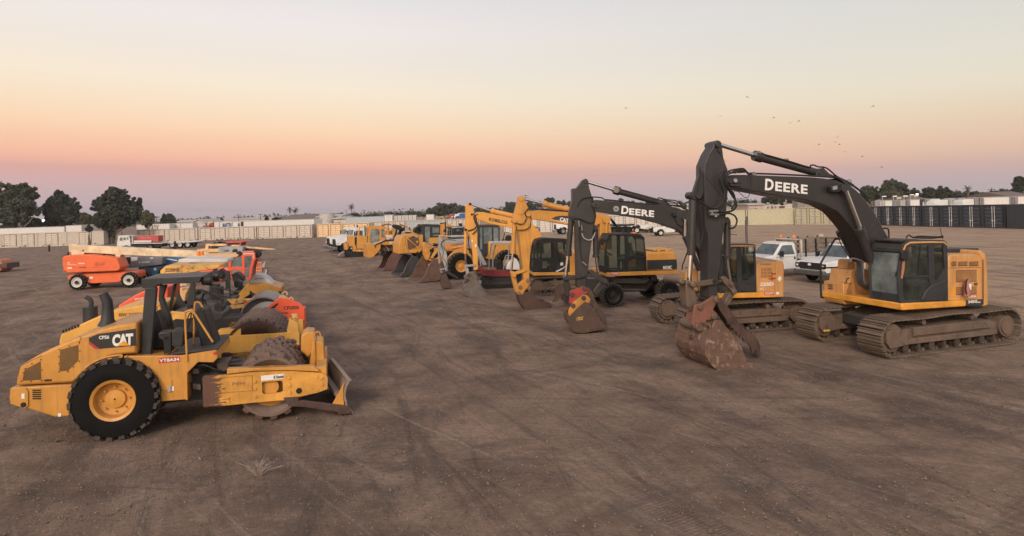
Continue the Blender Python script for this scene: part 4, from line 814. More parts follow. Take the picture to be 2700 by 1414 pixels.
# front right boxes beyond the boom
tk = m.part('tank_box', DEEY, [('p', [10, (690, 402), (850, 388), (872, 715), (632, 722), (615, 690), (655, 560), (672, 500)], -.58, -1.38)], bevel=.02)
m.part('tank_cap', DEEY, [('p', [10, (742, 300), (752, 245), (800, 236), (828, 240), (832, 290), (800, 330), (800, 392), (760, 392)], -.42, -.56)], tk, .02)
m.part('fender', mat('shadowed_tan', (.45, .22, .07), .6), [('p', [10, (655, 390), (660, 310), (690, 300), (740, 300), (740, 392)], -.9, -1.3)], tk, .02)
m.text('440L', BROWN, [10, (748, 272), (800, 268), (748, 256)], -.42, tk, .03)
(a0, b0), (a1, b1) = m.L([10, (622, 522), (622, 690)], -.58)
m.part('tool_box', DEEY, [('b', a0-.30, a0+.02, -1.38, -.58, b1, b0)], tk, .02)
m.part('box_vent', BLK, [('b', a0+.02, a0+.026, -1.2, -1.0, b0-.12-.06*i, b0-.09-.06*i) for i in range(3)], tk, 0)
m.part('box_seam', BROWN, [('t', [10, (700, 520), (622, 524)], -.575, .008), ('t', [10, (660, 630), (860, 625)], -.575, .006)], tk, 0)
m.part('handrail', BLK, [('t', [10, (485, 665), (425, 655), (408, 630), (405, 370), (425, 300), (535, 115), (560, 105), (650, 105)], -1.4, .03), ('t', [10, (405, 378), (640, 375)], -1.4, .025), ('t', [10, (640, 520), (650, 480), (690, 470)], -.6, .015), ('t', [10, (680, 230), (680, 50), (700, 20)], -1.3, .03), ('t', [10, (990, 8), (1030, 10), (1042, 40), (1042, 100)], -.9, .025)], bevel=0)
# boom
bm = m.part('boom', BOOM, [('p', [8, (755, 560), (768, 520), (800, 502), (950, 500), (1300, 512), (1750, 528), (1900, 542), (2060, 570), (2150, 610), 11, (60, 152), (170, 215), (300, 320), (380, 400), (460, 500), (560, 650), (715, 927), 10, (1045, 105), (960, 330), (880, 335), (815, 185), (745, 65), 11, (200, 780), (90, 655), 8, (2060, 935), (1900, 852), (1700, 800), (1400, 758), (1040, 690), (940, 668), (800, 640)], .30, -.30)], bevel=.02)
m.text('D', WLET, [8, (1200, 682), (1300, 688), (1207, 546)], .302, bm, .03); m.text('EERE', WLET, [8, (1322, 690), (1704, 730), (1326, 580)], .302, bm, .03, sp=1.1)
m.part('boom_boss', BOOM, [('k', [8, (855, 568)], .34, -.34, .09), ('p', [8, (760, 540), (800, 522), (905, 530), (925, 600), (780, 602), (755, 575)], .32, .30), ('p', [8, (780, 615), (925, 630), (925, 640), (800, 632)], .33, .30)], bm, .008)
m.part('pivot_cap', LGREY, [('k', [8, (855, 568)], .37, .34, .055)], bm, .005)
m.part('boom_seam', BLK, [('t', [11, (455, 927), (612, 765)], .303, .006)], bm, 0)
m.part('work_lamp', BLK2, [('p', [8, (1985, 640), (2060, 615), (2110, 600), (2135, 680), (2070, 710), (1995, 705)], .5, .34)], bm, .02)
m.part('lamp_lens', LGREY, [('p', [8, (2005, 640), (2058, 625), (2062, 670), (2008, 680)], .51, .5)], bm, 0)
for ww in (.42, -.42):
    cy = m.part('boom_cylinder', BOOM, [('y', [10, (772, 15), (888, 340)], ww, .115) if ww > 0 else ('y', [10, (595, 30), (725, 290)], ww, .115), ('k', [8, (2150, 665)] if ww > 0 else [8, (1985, 930)], ww+.1, ww-.1, .11), ('y', [10, (762, 8), (785, 58)] if ww > 0 else [10, (588, 28), (608, 75)], ww, .14)], bevel=.01)
    m.part('rod', STEEL, [('y', [8, (2150, 680), 10, (775, 20)] if ww > 0 else [8, (1985, 930), 10, (600, 40)], ww, .07)], cy, 0)
m.part('line_pipe', BLK, [('t', [10, (600, 50), (640, 200), (720, 320)], -.35, .02), ('t', [10, (560, 60), (590, 150), (680, 290)], -.35, .014)], bm, 0)
sc1 = m.part('stick_cylinder', BOOM, [('y', [8, (1095, 280), (1790, 470)], 0, .115), ('y', [8, (1070, 270), (1160, 298)], 0, .145), ('k', [8, (1880, 470)], .16, -.16, .12), ('y', [8, (1780, 465), (1880, 470)], 0, .09)], bevel=.01)
m.part('rod', STEEL, [('y', [8, (650, 140), (1095, 275)], 0, .06)], sc1, 0)
m.part('cylinder_bracket', BOOM, [('p', [8, (1830, 440), (1880, 425), (1930, 450), (2010, 530), (1800, 525)], .14, .1), ('p', [8, (1830, 440), (1880, 425), (1930, 450), (2010, 530), (1800, 525)], -.1, -.14)], bm, .01)
def zz(a): return [8]+a
m.part('boom_hoses', BLK, [('t', zz([(1160, 250), (1470, 335), (1720, 410), (1740, 390), (1780, 385), (1830, 405), (1900, 410), (1960, 440), (2060, 530), (2120, 560), (2248, 620)]), .12, .022),
    ('t', zz([(1180, 275), (1450, 355), (1720, 430)]), .05, .02), ('t', zz([(1000, 495), (1060, 485), (1300, 492), (1700, 510), (2000, 530), (2080, 545)]), .2, .025), ('t', zz([(1880, 415), (1950, 490), (2060, 540)]), .0, .022),
    ('t', [11, (0, 110), (60, 150), (200, 215), (300, 290), (380, 345), (430, 400), (480, 500)], .1, .03), ('t', [11, (0, 135), (80, 170), (230, 250), (320, 300), (400, 400), (450, 470)], .22, .025), ('t', [11, (175, 190), (200, 175), (225, 190), (230, 215)], .1, .01)], bm, 0)
m.part('hose_bundle', BLK, [('t', zz([(1000, 485), (975, 460), (940, 430), (880, 435), (820, 445), (770, 460), (735, 500), (730, 600), (760, 660), (810, 740), (850, 800), (860, 870), (820, 920), (760, 940), (680, 935), (560, 930)]), .34, .03),
    ('t', zz([(960, 470), (900, 450), (820, 470), (760, 500), (745, 560), (765, 640), (830, 730), (845, 830), (800, 905)]), .40, .025), ('t', zz([(700, 480), (665, 540), (700, 640), (720, 720), (700, 820), (640, 890), (560, 890), (470, 840), (430, 810)]), .34, .028),
    ('t', zz([(620, 975), (700, 965), (780, 960), (840, 985), (868, 1040), (850, 1110), (810, 1135), (765, 1125)]), .34, .024), ('t', zz([(1030, 490), (1035, 600), (1020, 720), (990, 770), (950, 760), (890, 705), (840, 695), (815, 730)]), .36, .009),
    ('t', zz([(430, 410), (430, 500), (410, 560), (400, 700)]), .3, .02), ('t', zz([(430, 880), (450, 1060), (465, 1200), (430, 1345)]), .3, .014)], bm, 0)
m.part('hose_fittings', mat('fitting_steel', (.25, .22, .2), .4, metal=.6), [('t', zz([(540, 935), (640, 930)]), .36, .035), ('t', zz([(550, 970), (650, 975)]), .36, .035), ('t', zz([(570, 930), (575, 975)]), .36, .03), ('t', zz([(620, 975), (615, 1000)]), .36, .035), ('t', zz([(780, 465), (860, 470)]), .36, .04), ('t', zz([(880, 465), (940, 460)]), .3, .04), ('k', [8, (1465, 330)], .1, -.1, .06), ('k', [8, (1075, 490)], .25, .05, .06), ('k', [8, (1130, 250)], .12, -.05, .08)], bm, 0)
m.part('valve_pipes', mat('grey_pipe', (.13, .13, .14), .4, metal=.3), [('t', [10, (683, 300+i*8), (700, 290), (740+i*18, 300+i*6), (750+i*18, 360), (748+i*20, 480), (775+i*20, 540), (870+i*10, 590-i*10)], -.3+.18*i, .03) for i in range(4)], None, 0)
# stick
st = m.part('stick', BOOM, [('p', [8, (592, 170), (600, 112), (640, 88), (678, 105), (694, 170), (712, 320), (757, 430), (768, 520), (768, 620), (745, 900), (730, 1080), 9, (590, 0), (572, 200), (555, 340), (540, 420), (540, 560), (490, 605), (455, 590), (458, 400), (452, 0), 8, (490, 1100), (484, 560), (484, 390), (540, 250)], .20, -.22)], bevel=.015)
m.part('stick_ears', BOOM, [('p', [8, (325, 750), (345, 700), (390, 560), (440, 440), (486, 500), (486, 700), (440, 790), (390, 800), (350, 790)], .16, .10), ('p', [8, (325, 750), (345, 700), (390, 560), (440, 440), (486, 500), (486, 700), (440, 790), (390, 800), (350, 790)], -.10, -.16)], st, .01)
m.part('stick_seam', BLK, [('t', zz([(487, 510), (740, 830)]), .203, .006), ('t', zz([(600, 165), (735, 350)]), .203, .006)], st, 0)
m.part('stick_pins', BOOM, [('k', [8, (652, 135)], .27, -.27, .09), ('k', [8, (672, 215)], .24, .2, .05), ('k', [8, (418, 755)], .22, -.22, .07), ('k', [8, (755, 1040)], .15, -.15, .09), ('k', [9, (520, 435)], .28, -.28, .10)], st, .008)
bc = m.part('bucket_cylinder', BOOM, [('y', [8, (350, 760), 9, (292, 190)], 0, .115), ('k', [8, (345, 745)], .12, -.12, .1)], bevel=.01)
m.part('rod', STEEL, [('y', [9, (290, 185), (275, 425)], 0, .065)], bc, 0)
tc_ = m.part('thumb_cylinder', BOOM, [('y', [8, (752, 1045), 9, (627, 215)], 0, .095), ('y', [9, (622, 185), (627, 222)], 0, .12)], bevel=.01)
m.part('rod', STEEL, [('y', [9, (625, 215), (655, 450)], 0, .05)], tc_, 0)
LINKM = mat('link_worn', (.13, .09, .065), .5, rust=.4, metal=.2, bump=.3)
m.part('link', LINKM, [('p', [9, (280, 445), (330, 440), (500, 412), (540, 430), (530, 460), (340, 492), (290, 480)], .28, .2), ('p', [9, (280, 445), (330, 440), (500, 412), (540, 430), (530, 460), (340, 492), (290, 480)], -.2, -.28)], bevel=.02)
m.part('link', LINKM, [('p', [9, (240, 430), (300, 425), (330, 520), (360, 620), (330, 690), (258, 680), (250, 560)], .18, -.18), ('k', [9, (325, 465)], .34, -.34, .085), ('k', [9, (215, 435)], .3, -.6, .08)], bevel=.03)
m.part('thumb_link', LINKM, [('p', [9, (570, 400), (610, 385), (690, 450), (715, 520), (700, 550), (665, 520), (600, 450)], .2, .12), ('p', [9, (670, 520), (710, 540), (660, 640), (600, 690), (590, 660)], .12, -.12), ('k', [9, (672, 460)], .25, -.25, .07), ('k', [9, (702, 532)], .22, -.22, .075)], bevel=.015)
m.part('quick_coupler', REDG, [('p', [9, (330, 655), (400, 640), (500, 575), (548, 600), (500, 700), (540, 740), (520, 790), (440, 800), (410, 870), (340, 900), (300, 830)], .36, .27), ('p', [9, (330, 655), (400, 640), (500, 575), (548, 600), (500, 700), (540, 740), (520, 790), (440, 800), (410, 870), (340, 900), (300, 830)], -.27, -.36), ('p', [9, (350, 740), (500, 700), (480, 790), (330, 850)], .26, -.26)], bevel=.02)
m.part('coupler_pins', LINKM, [('k', [9, p], .42, -.42, q) for p, q in (((388, 680), .075), ((540, 605), .09), ((512, 765), .085), ((375, 862), .12))], bevel=.02)
m.part('shackle', RUSTD, [('t', [9, (290, 920), (280, 950), (310, 975), (340, 950), (335, 915)], .1, .03)], bevel=0)
bucket(m, RUST, [9, (500, 830), (520, 795), (555, 795), (590, 820), (690, 940), (760, 1040), (795, 1130), (812, 1185), (800, 1225), (740, 1245), (590, 1270), (540, 1252), (490, 1200), (445, 1120), (436, 1070), (455, 990), (490, 880)],
       [9, (470, 830), (490, 880), (455, 990), (438, 1070), (447, 1125), (495, 1202), (545, 1252), (600, 1268), (740, 1243), (812, 1228)], .74, -.74, .05)
m.part('bucket_ears', RUST, [('p', [9, (340, 800), (430, 760), (520, 790), (545, 800), (490, 900), (350, 900)], w_+.04, w_-.04) for w_ in (.22, -.22)], bevel=.01)
m.part('wear_strips', RUSTD, [('r', [9, (440, 1060), (441, 1090)], -.02, .74, .74, -.74), ('r', [9, (462, 1150), (480, 1185)], -.02, .74, .74, -.74), ('r', [9, (520, 1233), (545, 1255)], -.02, .74, .74, -.74)], bevel=0)
m.part('side_cutter', RUST, [('p', [9, (755, 1235), (790, 1212), (880, 1203), (880, 1225), (860, 1240), (770, 1248)], .77, .62)] + [('p', [9, (755, 1235), (790, 1212), (870, 1203), (870, 1225), (770, 1248)], w_, w_-.1) for w_ in (.35, .1, -.15, -.4, -.64)], bevel=.01)
TH = [9, (520, 605), (545, 590), (585, 612), (640, 675), (720, 790), (785, 880), (860, 920), (920, 985), (942, 1040), (940, 1095), (920, 1135), (905, 1120), (900, 1070), (878, 1110), (862, 1100), (850, 1050), (820, 1010), (785, 1000), (775, 965), (752, 968), (745, 935), (722, 938), (716, 902), (692, 905), (686, 870), (662, 872), (655, 838), (635, 838), (625, 800), (560, 700)]
m.part('thumb', RUSTD, [('p', TH, .34, .28), ('p', TH, .12, .06), ('p', TH, -.06, -.12), ('p', TH, -.28, -.34), ('p', [9, (560, 640), (600, 640), (760, 860), (740, 900)], .27, -.27)], bevel=.008)
m.part('counter_bolts', BROWN, [('k', [9, (655, 763)], .35, .34, .03)], None, 0)
# ---------------- second: 225D
m = Mach('crawler_excavator', 7.2, 22.05, 182, 'charcoal boom excavator with body number 225D', 'excavator', 1, XG)
track(m, -2.5, 2.0, .78, 1.5, .95, pitch=.17, lift=.04, rot=7); track(m, -2.5, 2.0, -1.5, -.78, .95, pitch=.17, lift=.04, rot=7)
m.part('idler_arrow', YARR, [('p', [9, (152, 692), (175, 682), (175, 688), (205, 687), (205, 699), (175, 698), (175, 703)], -.8, -.81)], bevel=0)
m.part('car_body', DARKU, [('q', [(-1.4, .4), (1.2, .4), (1.2, .8), (-1.4, .8)], -.8, .8)], bevel=.04)
m.part('swing_bearing', BLK, [('c', (0, 0, .8), (0, 0, 1.1), .65)], bevel=.01)
hs = m.part('engine_house', DEEY, [('p', [9, (905, 268), (930, 258), (1075, 255), (1088, 262), (1088, 540), (905, 540)], 1.32, -1.32)], bevel=.04)
cw = m.part('counterweight', DEEY, [('p', [9, (1084, 258), (1110, 240), (1150, 243), (1163, 280), (1160, 572), (1150, 583), (1065, 583), (1084, 540)], 1.35, -1.35)], bevel=.06)
m.part('deck_frame', DEEB, [('p', [9, (545, 548), (1086, 533), (1082, 584), (555, 594)], 1.35, -1.32)], bevel=.02)
m.part('louvres', BROWN, [('p', [9, (948+i*13, y), (953+i*13, y), (953+i*13, y+28), (948+i*13, y+28)], 1.325, 1.32) for i in range(8) for y in (308, 341, 374)]+[('p', [9, (937+i*12, 265), (942+i*12, 265), (948+i*12, 280), (943+i*12, 280)], 1.325, 1.32) for i in range(9)], hs, 0)
m.text('225D', WLET, [9, (936, 478), (1066, 474), (936, 446)], 1.32, hs, .04); m.text('LC', WLET, [9, (936, 512), (972, 511), (936, 494)], 1.32, hs, .03)
m.decal('red_label', LABR, [9, (978, 533), (1069, 531), (1069, 560), (978, 563)], 1.35, .006, hs); m.text('XG3X37', WLET, [9, (982, 558), (1065, 556), (982, 537)], 1.356, hs, .02)
m.decal('sticker', WLET, [9, (1091, 534), (1114, 533), (1114, 557), (1091, 558)], 1.35, .006, cw); m.decal('sticker', WLET, [9, (1101, 410), (1120, 383), (1136, 392), (1138, 415), (1118, 438)], 1.35, .006, cw)
m.part('rusty_hinges', LABR, [('t', [9, (1050, 345), (1054, 425)], 1.36, .012), ('t', [9, (1048, 362), (1086, 360)], 1.36, .014), ('t', [9, (1020, 410), (1084, 402)], 1.36, .014)], hs, 0)
cb = m.cab(GREY, [9, (560, 540), (568, 300), (590, 150)], [9, (620, 104), (700, 98), (880, 98)], [9, (893, 110), (900, 300), (905, 535)], 1.3, .38,
      [[9, (600, 160), (640, 128), (722, 124), (720, 440), (585, 430)], [9, (764, 110), (875, 108), (886, 380), (830, 420), (780, 432), (766, 390)]], roofm=DEEY)
m.part('lower_panel', GREY, [('p', [9, (725, 530), (728, 430), (760, 395), (800, 440), (895, 425), (900, 530)], 1.34, 1.29), ('t', [9, (730, 440), (745, 500), (790, 525)], 1.35, .015)], cb, .02)
q = [(a, 1.315, b) for a, b in m.L([9]+[(853+20*cos(2*pi*i/20), 133+20*sin(2*pi*i/20)) for i in range(21)], 1.315)]
m.part('logo_ring', WLET, [('tt', q, .01, 5)], cb, 0)
m.decal('logo_deer', WLET, [9, (842, 140), (845, 130), (843, 122), (849, 126), (856, 125), (865, 130), (862, 136), (866, 142), (858, 139), (850, 139), (846, 145)], 1.31, .008, cb)
m.part('tank_box', DEEY, [('p', [9, (240, 350), (330, 310), (360, 320), (360, 520), (240, 520)], -.6, -1.3)], bevel=.03)
m.part('handrail', BLK, [('t', [9, (205, 370), (210, 290), (260, 150)], -1.25, .025), ('t', [9, (205, 370), (232, 320), (250, 300)], -1.25, .02), ('t', [8, (775, 1200), (870, 1215)], .5, .012)], bevel=0)
bm = m.part('boom', BOOM, [('p', [7, (335, 275), (350, 255), (430, 262), (560, 275), (760, 295), (900, 300), (1000, 322), (1085, 362), 0, (1850, 580), (1905, 650), (1935, 720), (1900, 740), (1865, 720), (1845, 660), 7, (1080, 560), (1000, 492), (850, 440), (700, 400), (560, 378), (345, 345)], .25, -.25)], bevel=.015)
m.text('D', WLET, [7, (551, 364), (606, 368), (556, 302)], .252, bm, .035); m.text('EERE', WLET, [7, (612, 370), (805, 390), (614, 320)], .252, bm, .035, sp=1.1)
m.part('emblem', LGREY, [('k', [7, (512, 325)], .262, .25, .10)], bm, 0); m.part('emblem_mark', BROWN, [('p', [7, (502, 325), (512, 318), (522, 326), (518, 332), (505, 331)], .27, .262)], bm, 0)
m.part('boom_boss', BOOM, [('k', [7, (1040, 400)], .32, -.32, .3), ('k', [7, (1050, 405)], .45, -.45, .1), ('k', [7, (368, 298)], .3, -.3, .1), ('k', [7, (343, 296)], .3, -.3, .09)], bm, .01)
m.part('work_lamp', BLK2, [('p', [7, (948, 355), (978, 350), (982, 380), (952, 385)], .4, .27)], bm, .01)
cy = m.part('boom_cylinder', BOOM, [('y', [8, (300, 1130), (340, 1349)], .42, .1)], bevel=.01) if 0 else None
for ww in (.42, -.42):
    cy = m.part('boom_cylinder', BOOM, [('y', [9, (230, 10), (372, 330)], ww, .095)], bevel=.01); m.part('rod', STEEL, [('y', [8, (255, 1030), 9, (236, 20)], ww, .05)], cy, 0)
sc1 = m.part('stick_cylinder', BOOM, [('y', [7, (500, 182), (865, 280)], 0, .11), ('y', [7, (495, 178), (540, 192)], 0, .15), ('k', [7, (880, 282)], .14, -.14, .13)], bevel=.01)
m.part('rod', STEEL, [('y', [7, (285, 117), (505, 182)], 0, .055)], sc1, 0)
m.part('cylinder_bracket', BOOM, [('p', [7, (850, 265), (900, 260), (945, 310), (840, 300)], .12, -.12)], bm, .01)
m.part('boom_hoses', BLK, [('t', [7, (520, 170), (700, 220), (820, 255), (840, 240), (900, 255), (980, 265), (1030, 310), (1090, 350)], .1, .022), ('t', [7, (430, 255), (560, 268), (700, 285), (850, 295), (1000, 305), (1090, 352)], .1, .028), ('t', [7, (890, 262), (960, 275), (1040, 330)], .2, .02),
    ('t', [7, (430, 262), (400, 240), (330, 234), (270, 240), (230, 265), (215, 310)], .26, .022), ('t', [7, (330, 236), (335, 300), (350, 360), (350, 400), (320, 430), (280, 425), (230, 400), (180, 398)], .27, .025), ('t', [7, (225, 420), (232, 560), (240, 690), (268, 740), (285, 765)], .24, .014)], bm, 0)
m.part('jumper_hose', LGREY, [('t', [7, (248, 515), (262, 550), (300, 568), (330, 555), (350, 510)], .26, .022)], bm, 0)
m.part('hose_fittings', MC['fitting_steel'], [('t', [7, (222, 415), (228, 465)], .26, .03), ('t', [7, (245, 450), (250, 495)], .26, .03), ('t', [7, (250, 735), (285, 765)], .26, .03), ('k', [7, (515, 180)], .2, -.2, .1)], bm, 0)
st = m.part('stick', BOOM, [('p', [7, (205, 170), (250, 105), (275, 93), (297, 108), (303, 160), (325, 230), (350, 290), (356, 400), (340, 470), (325, 560), (305, 700), (292, 830), (272, 930), (208, 935), (202, 700), (193, 430), (150, 390), (150, 355), (172, 270), (172, 170)], .2, -.2)], bevel=.015)
m.part('stick_pins', BOOM, [('k', [7, (276, 110)], .24, -.24, .08), ('k', [7, (172, 372)], .24, -.24, .08), ('k', [7, (346, 470)], .15, -.15, .09)], st, .005)
m.part('stick_seam', BLK, [('t', [7, (172, 170), (285, 152), (320, 230)], .203, .006)], st, 0)
bc = m.part('bucket_cylinder', BOOM, [('y', [7, (165, 395), (140, 690)], 0, .10), ('y', [7, (142, 640), (140, 690)], 0, .13)], bevel=.01); m.part('rod', STEEL, [('y', [7, (140, 690), (122, 855)], 0, .06)], bc, 0)
tc_ = m.part('thumb_cylinder', BOOM, [('y', [7, (352, 480), (356, 690)], 0, .10), ('y', [7, (356, 682), (356, 700)], 0, .13)], bevel=.01); m.part('rod', STEEL, [('y', [7, (356, 690), (374, 835)], 0, .05)], tc_, 0)
m.part('link', BOOM, [('p', [7, (110, 850), (130, 848), (262, 830), (272, 845), (262, 858), (130, 880)], w_+.05, w_-.05) for w_ in (.25, -.25)]+[('p', [7, (105, 850), (140, 850), (160, 945), (155, 1000), (125, 1000), (110, 900)], .15, -.15), ('k', [7, (262, 840)], .32, -.32, .07), ('k', [7, (125, 862)], .32, -.32, .08)], bevel=.015)
m.part('thumb_link', BOOM, [('p', [7, (300, 800), (325, 795), (430, 870), (445, 900), (420, 910), (310, 835)], w_+.04, w_-.04) for w_ in (.2, -.2)]+[('p', [7, (395, 890), (440, 880), (440, 910), (360, 1000), (335, 975)], .12, -.12), ('k', [7, (432, 888)], .27, -.27, .08)], bevel=.015)
m.part('quick_coupler', REDR, [('p', [7, (155, 960), (262, 922), (300, 945), (285, 985), (210, 1030), (160, 1070), (148, 1020)], .34, .28), ('p', [7, (155, 960), (262, 922), (300, 945), (285, 985), (210, 1030), (160, 1070)], -.28, -.34), ('p', [7, (170, 980), (280, 950), (210, 1020)], .27, -.27)], bevel=.015)
m.part('bucket_ears', mat('ear_yellow', (.50, .22, .04), .55, rust=.2), [('p', [7, (145, 1110), (180, 1045), (255, 990), (290, 995), (315, 1025), (305, 1065), (225, 1100), (185, 1150), (140, 1160)], w_+.05, w_-.05) for w_ in (.3, -.3)], bevel=.015)
m.part('coupler_pins', RUSTD, [('k', [7, p], .40, -.40, .08) for p in ((170, 990), (180, 1075), (268, 942), (262, 1015))], bevel=.01)
bucket(m, RUSTD, [7, (150, 1160), (215, 1092), (270, 1046), (305, 1055), (335, 1120), (360, 1160), (432, 1238), (390, 1252), (330, 1260), (240, 1282), (180, 1260), (152, 1215), (145, 1190)], [7, (140, 1140), (150, 1165), (146, 1195), (155, 1220), (183, 1262), (240, 1280), (330, 1262), (425, 1245)], .6, -.6, .05)
m.text('1TDZ', YARR, [7, (205, 1192), (255, 1182), (208, 1168)], .6, m.root, .02)
TH = [7, (272, 935), (300, 935), (330, 965), (350, 1030), (400, 1110), (432, 1170), (440, 1228), (415, 1215), (402, 1190), (392, 1188), (388, 1160), (374, 1158), (370, 1130), (356, 1128), (350, 1098), (334, 1096), (328, 1070), (312, 1066), (300, 1010)]
m.part('thumb', RUSTD, [('p', TH, w_+.04, w_-.04) for w_ in (.28, 0, -.28)]+[('p', [7, (300, 980), (330, 1000), (390, 1120), (370, 1120)], .25, -.25)], bevel=.008)
m.part('thumb_bracket', RUSTD, [('p', [7, (355, 1250), (370, 1175), (432, 1232), (432, 1250)], .62, .6), ('p', [7, (428, 1240), (436, 1240), (436, 1262), (428, 1262)], .62, .58)], bevel=.005)
# ---------------- third: wheeled excavator
m = Mach('wheeled_excavator', 5.1, 28.0, 190, 'yellow wheeled excavator with black cab and body number M318C', 'excavator', 1, XG)
for s_ in (1.15, -1.38):
    for g in (1, -1): tire(m, (s_, g*1.25, .5), .5, .48, .27, BLK, 22, g, 40, dish=.08)
m.part('chassis', DARKU, [('p', [7, (300, 865), (770, 868), (800, 900), (745, 962), (400, 978), (300, 950)], .45, -.45), ('c', (1.15, -1, .5), (1.15, 1, .5), .13), ('c', (-1.38, -1, .5), (-1.38, 1, .5), .13)], bevel=.02)
m.part('side_step', DARKU, [('p', [7, (495, 862), (775, 868), (740, 905), (495, 900)], .95, .5), ('t', [7, (490, 950), (740, 955)], .9, .05)], bevel=.02)
m.part('lifting_eye', BLK, [('k', [7, (735, 855)], .95, .85, .14), ('k', [7, (806, 862)], .95, .85, .15)])
m.part('swing_bearing', BLK, [('c', (0, 0, .95), (0, 0, 1.25), .6)])
m.part('dozer_blade', RUSTD, [('p', [6, (1050, 945), (1078, 905), (1150, 895), (1195, 900), (1195, 940), (1150, 985), (1110, 1005), (1075, 1065), (1035, 1068), (1060, 1005)], 1.1, 1.0), ('b', 2.75, 2.85, -1.15, 1.1, .1, .75), ('b', 1.5, 2.8, .3, .5, .35, .55), ('b', 1.5, 2.8, -.5, -.3, .35, .55)], bevel=.01)
m.part('stabilizer', DARKU, [('p', [7, (915, 950), (990, 958), (995, 1000), (925, 1000)], 1.1, -1.1), ('b', -2.3, -1.5, -.3, .3, .35, .6)], bevel=.02)
hs = m.part('engine_house', CATY, [('p', [7, (745, 662), (955, 656), (976, 680), (988, 800), (750, 805)], 1.22, -1.22)], bevel=.05)
m.part('deck_frame', CATY, [('p', [7, (440, 818), (988, 800), (990, 830), (440, 848)], 1.25, -1.2)], bevel=.02)
m.decal('decal_panel', BLET, [7, (750, 722), (980, 716), (984, 790), (752, 797)], 1.22, .006, hs); m.decal('decal_patch', GREY, [7, (785, 772), (850, 771), (850, 790), (785, 791)], 1.226, .005, hs)
m.text('M318C', WLET, [7, (876, 793), (943, 790), (876, 768)], 1.23, hs, .03)
m.decal('red_label', LABR, [7, (470, 820), (536, 818), (536, 836), (470, 840)], 1.25, .006, hs); m.text('TT5N35', WLET, [7, (474, 836), (532, 833), (474, 822)], 1.256, hs, .02)
m.part('amber_lamp', AMB, [('k', [7, (455, 826)], 1.26, 1.24, .035)], hs, 0)
m.part('lifting_lugs', CATY, [('k', [7, (842, 642)], 1.0, .93, .09), ('k', [7, (905, 644)], 1.0, .93, .1), ('b', -1.9, -.9, -.8, .8, m.L([7, (850, 655)], 1.2)[0][1], m.L([7, (850, 655)], 1.2)[0][1]+.05)], hs, .01)
cb = m.cab(BLK, [7, (428, 815), (428, 650), (442, 570)], [7, (460, 525), (600, 522), (700, 528)], [7, (730, 560), (745, 700), (748, 805)], 1.2, .15,
      [[7, (440, 590), (462, 532), (578, 530), (584, 795), (436, 800)], [7, (606, 540), (698, 540), (724, 570), (736, 688), (606, 690)], [7, (608, 712), (640, 705), (730, 705), (738, 795), (604, 797)]], roofm=BLK2)
m.part('beacon', AMB, [('c', (m.L([7, (650, 515)], .7)[0][0], .7, m.L([7, (650, 520)], .7)[0][1]), (m.L([7, (650, 515)], .7)[0][0], .7, m.L([7, (650, 505)], .7)[0][1]), .12)], cb, .01)
m.part('mirror', BLK, [('p', [7, (388, 560), (415, 555), (415, 605), (388, 600)], 1.3, 1.22), ('t', [7, (415, 560), (432, 575)], 1.26, .015)], cb, .01)
bm = m.part('boom', CATY, [('p', [6, (805, 300), (832, 262), (960, 248), (1190, 262), 7, (350, 362), (420, 368), (445, 385), (462, 420), (478, 512), (480, 640), (400, 640), (386, 515), (388, 440), (345, 460), 6, (1222, 392), (1000, 352), (840, 330)], .25, -.25)], bevel=.02)
m.part('boom_boss', CATY, [('k', [7, (439, 408)], .35, -.35, .18), ('k', [6, (822, 287)], .3, -.3, .11)], bm, .01)
m.decal('decal_panel', mat('decal_brown', (.06, .035, .025), .5), [16, (345, 113), (400, 78), (480, 60), (640, 58), (640, 183), (500, 150)], .25, .006, bm)
m.decal('decal_stripe', WLET, [16, (318, 118), (470, 142), (640, 172), (640, 180), (470, 150)], .25, .008, bm)
m.text('CAT', WLET, [16, (488, 152), (640, 182), (494, 84)], .258, bm, .04, sp=.9)
sc1 = m.part('stick_cylinder', CATY, [('y', [6, (952, 195), (1200, 250)], 0, .12), ('y', [6, (950, 192), (980, 200)], 0, .15)], bevel=.01); m.part('rod', STEEL, [('y', [6, (780, 152), (955, 195)], 0, .06)], sc1, 0)
cy = m.part('boom_cylinder', CATY, [('y', [7, (440, 430), (438, 512)], .4, .05), ('y', [7, (440, 512), (430, 620)], .4, .09)], bevel=.005)
m.part('boom_hoses', BLK, [('t', [7, (460, 390), (500, 430+i*8), (520+i*8, 470), (515+i*9, 510)], .2-.1*i, .022) for i in range(4)]+[('t', [6, (800, 300), (790, 280), (810, 250), (850, 240), (1180, 260)], .28, .025), ('t', [6, (805, 300), (800, 330), (770, 375), (700, 365)], .28, .02), ('t', [6, (840, 300), (845, 350), (830, 400), (790, 425), (720, 430)], .28, .02)], bm, 0)
st = m.part('stick', CATY, [('p', [6, (735, 150), (760, 132), (788, 145), (800, 190), (828, 250), (848, 330), (845, 450), (836, 640), (830, 770), (828, 870), (778, 870), (765, 700), (735, 500), (722, 400), (690, 365), (682, 340), (700, 280)], .2, -.2)], bevel=.015)
m.part('stick_pins', CATY, [('k', [6, (760, 148)], .24, -.24, .12), ('k', [6, (700, 348)], .24, -.24, .1)], st, .01); m.part('stick_seam', mat('seam_brown', (.28, .12, .03), .6), [('t', [6, (820, 240), (760, 295), (730, 285)], .203, .01), ('t', [6, (735, 440), (760, 700), (775, 860)], .203, .01)], st, 0)
bc = m.part('bucket_cylinder', CATY, [('y', [6, (698, 360), (683, 640)], 0, .10), ('y', [6, (684, 600), (682, 640)], 0, .13)], bevel=.01); m.part('rod', STEEL, [('y', [6, (682, 640), (668, 800)], 0, .055)], bc, 0)
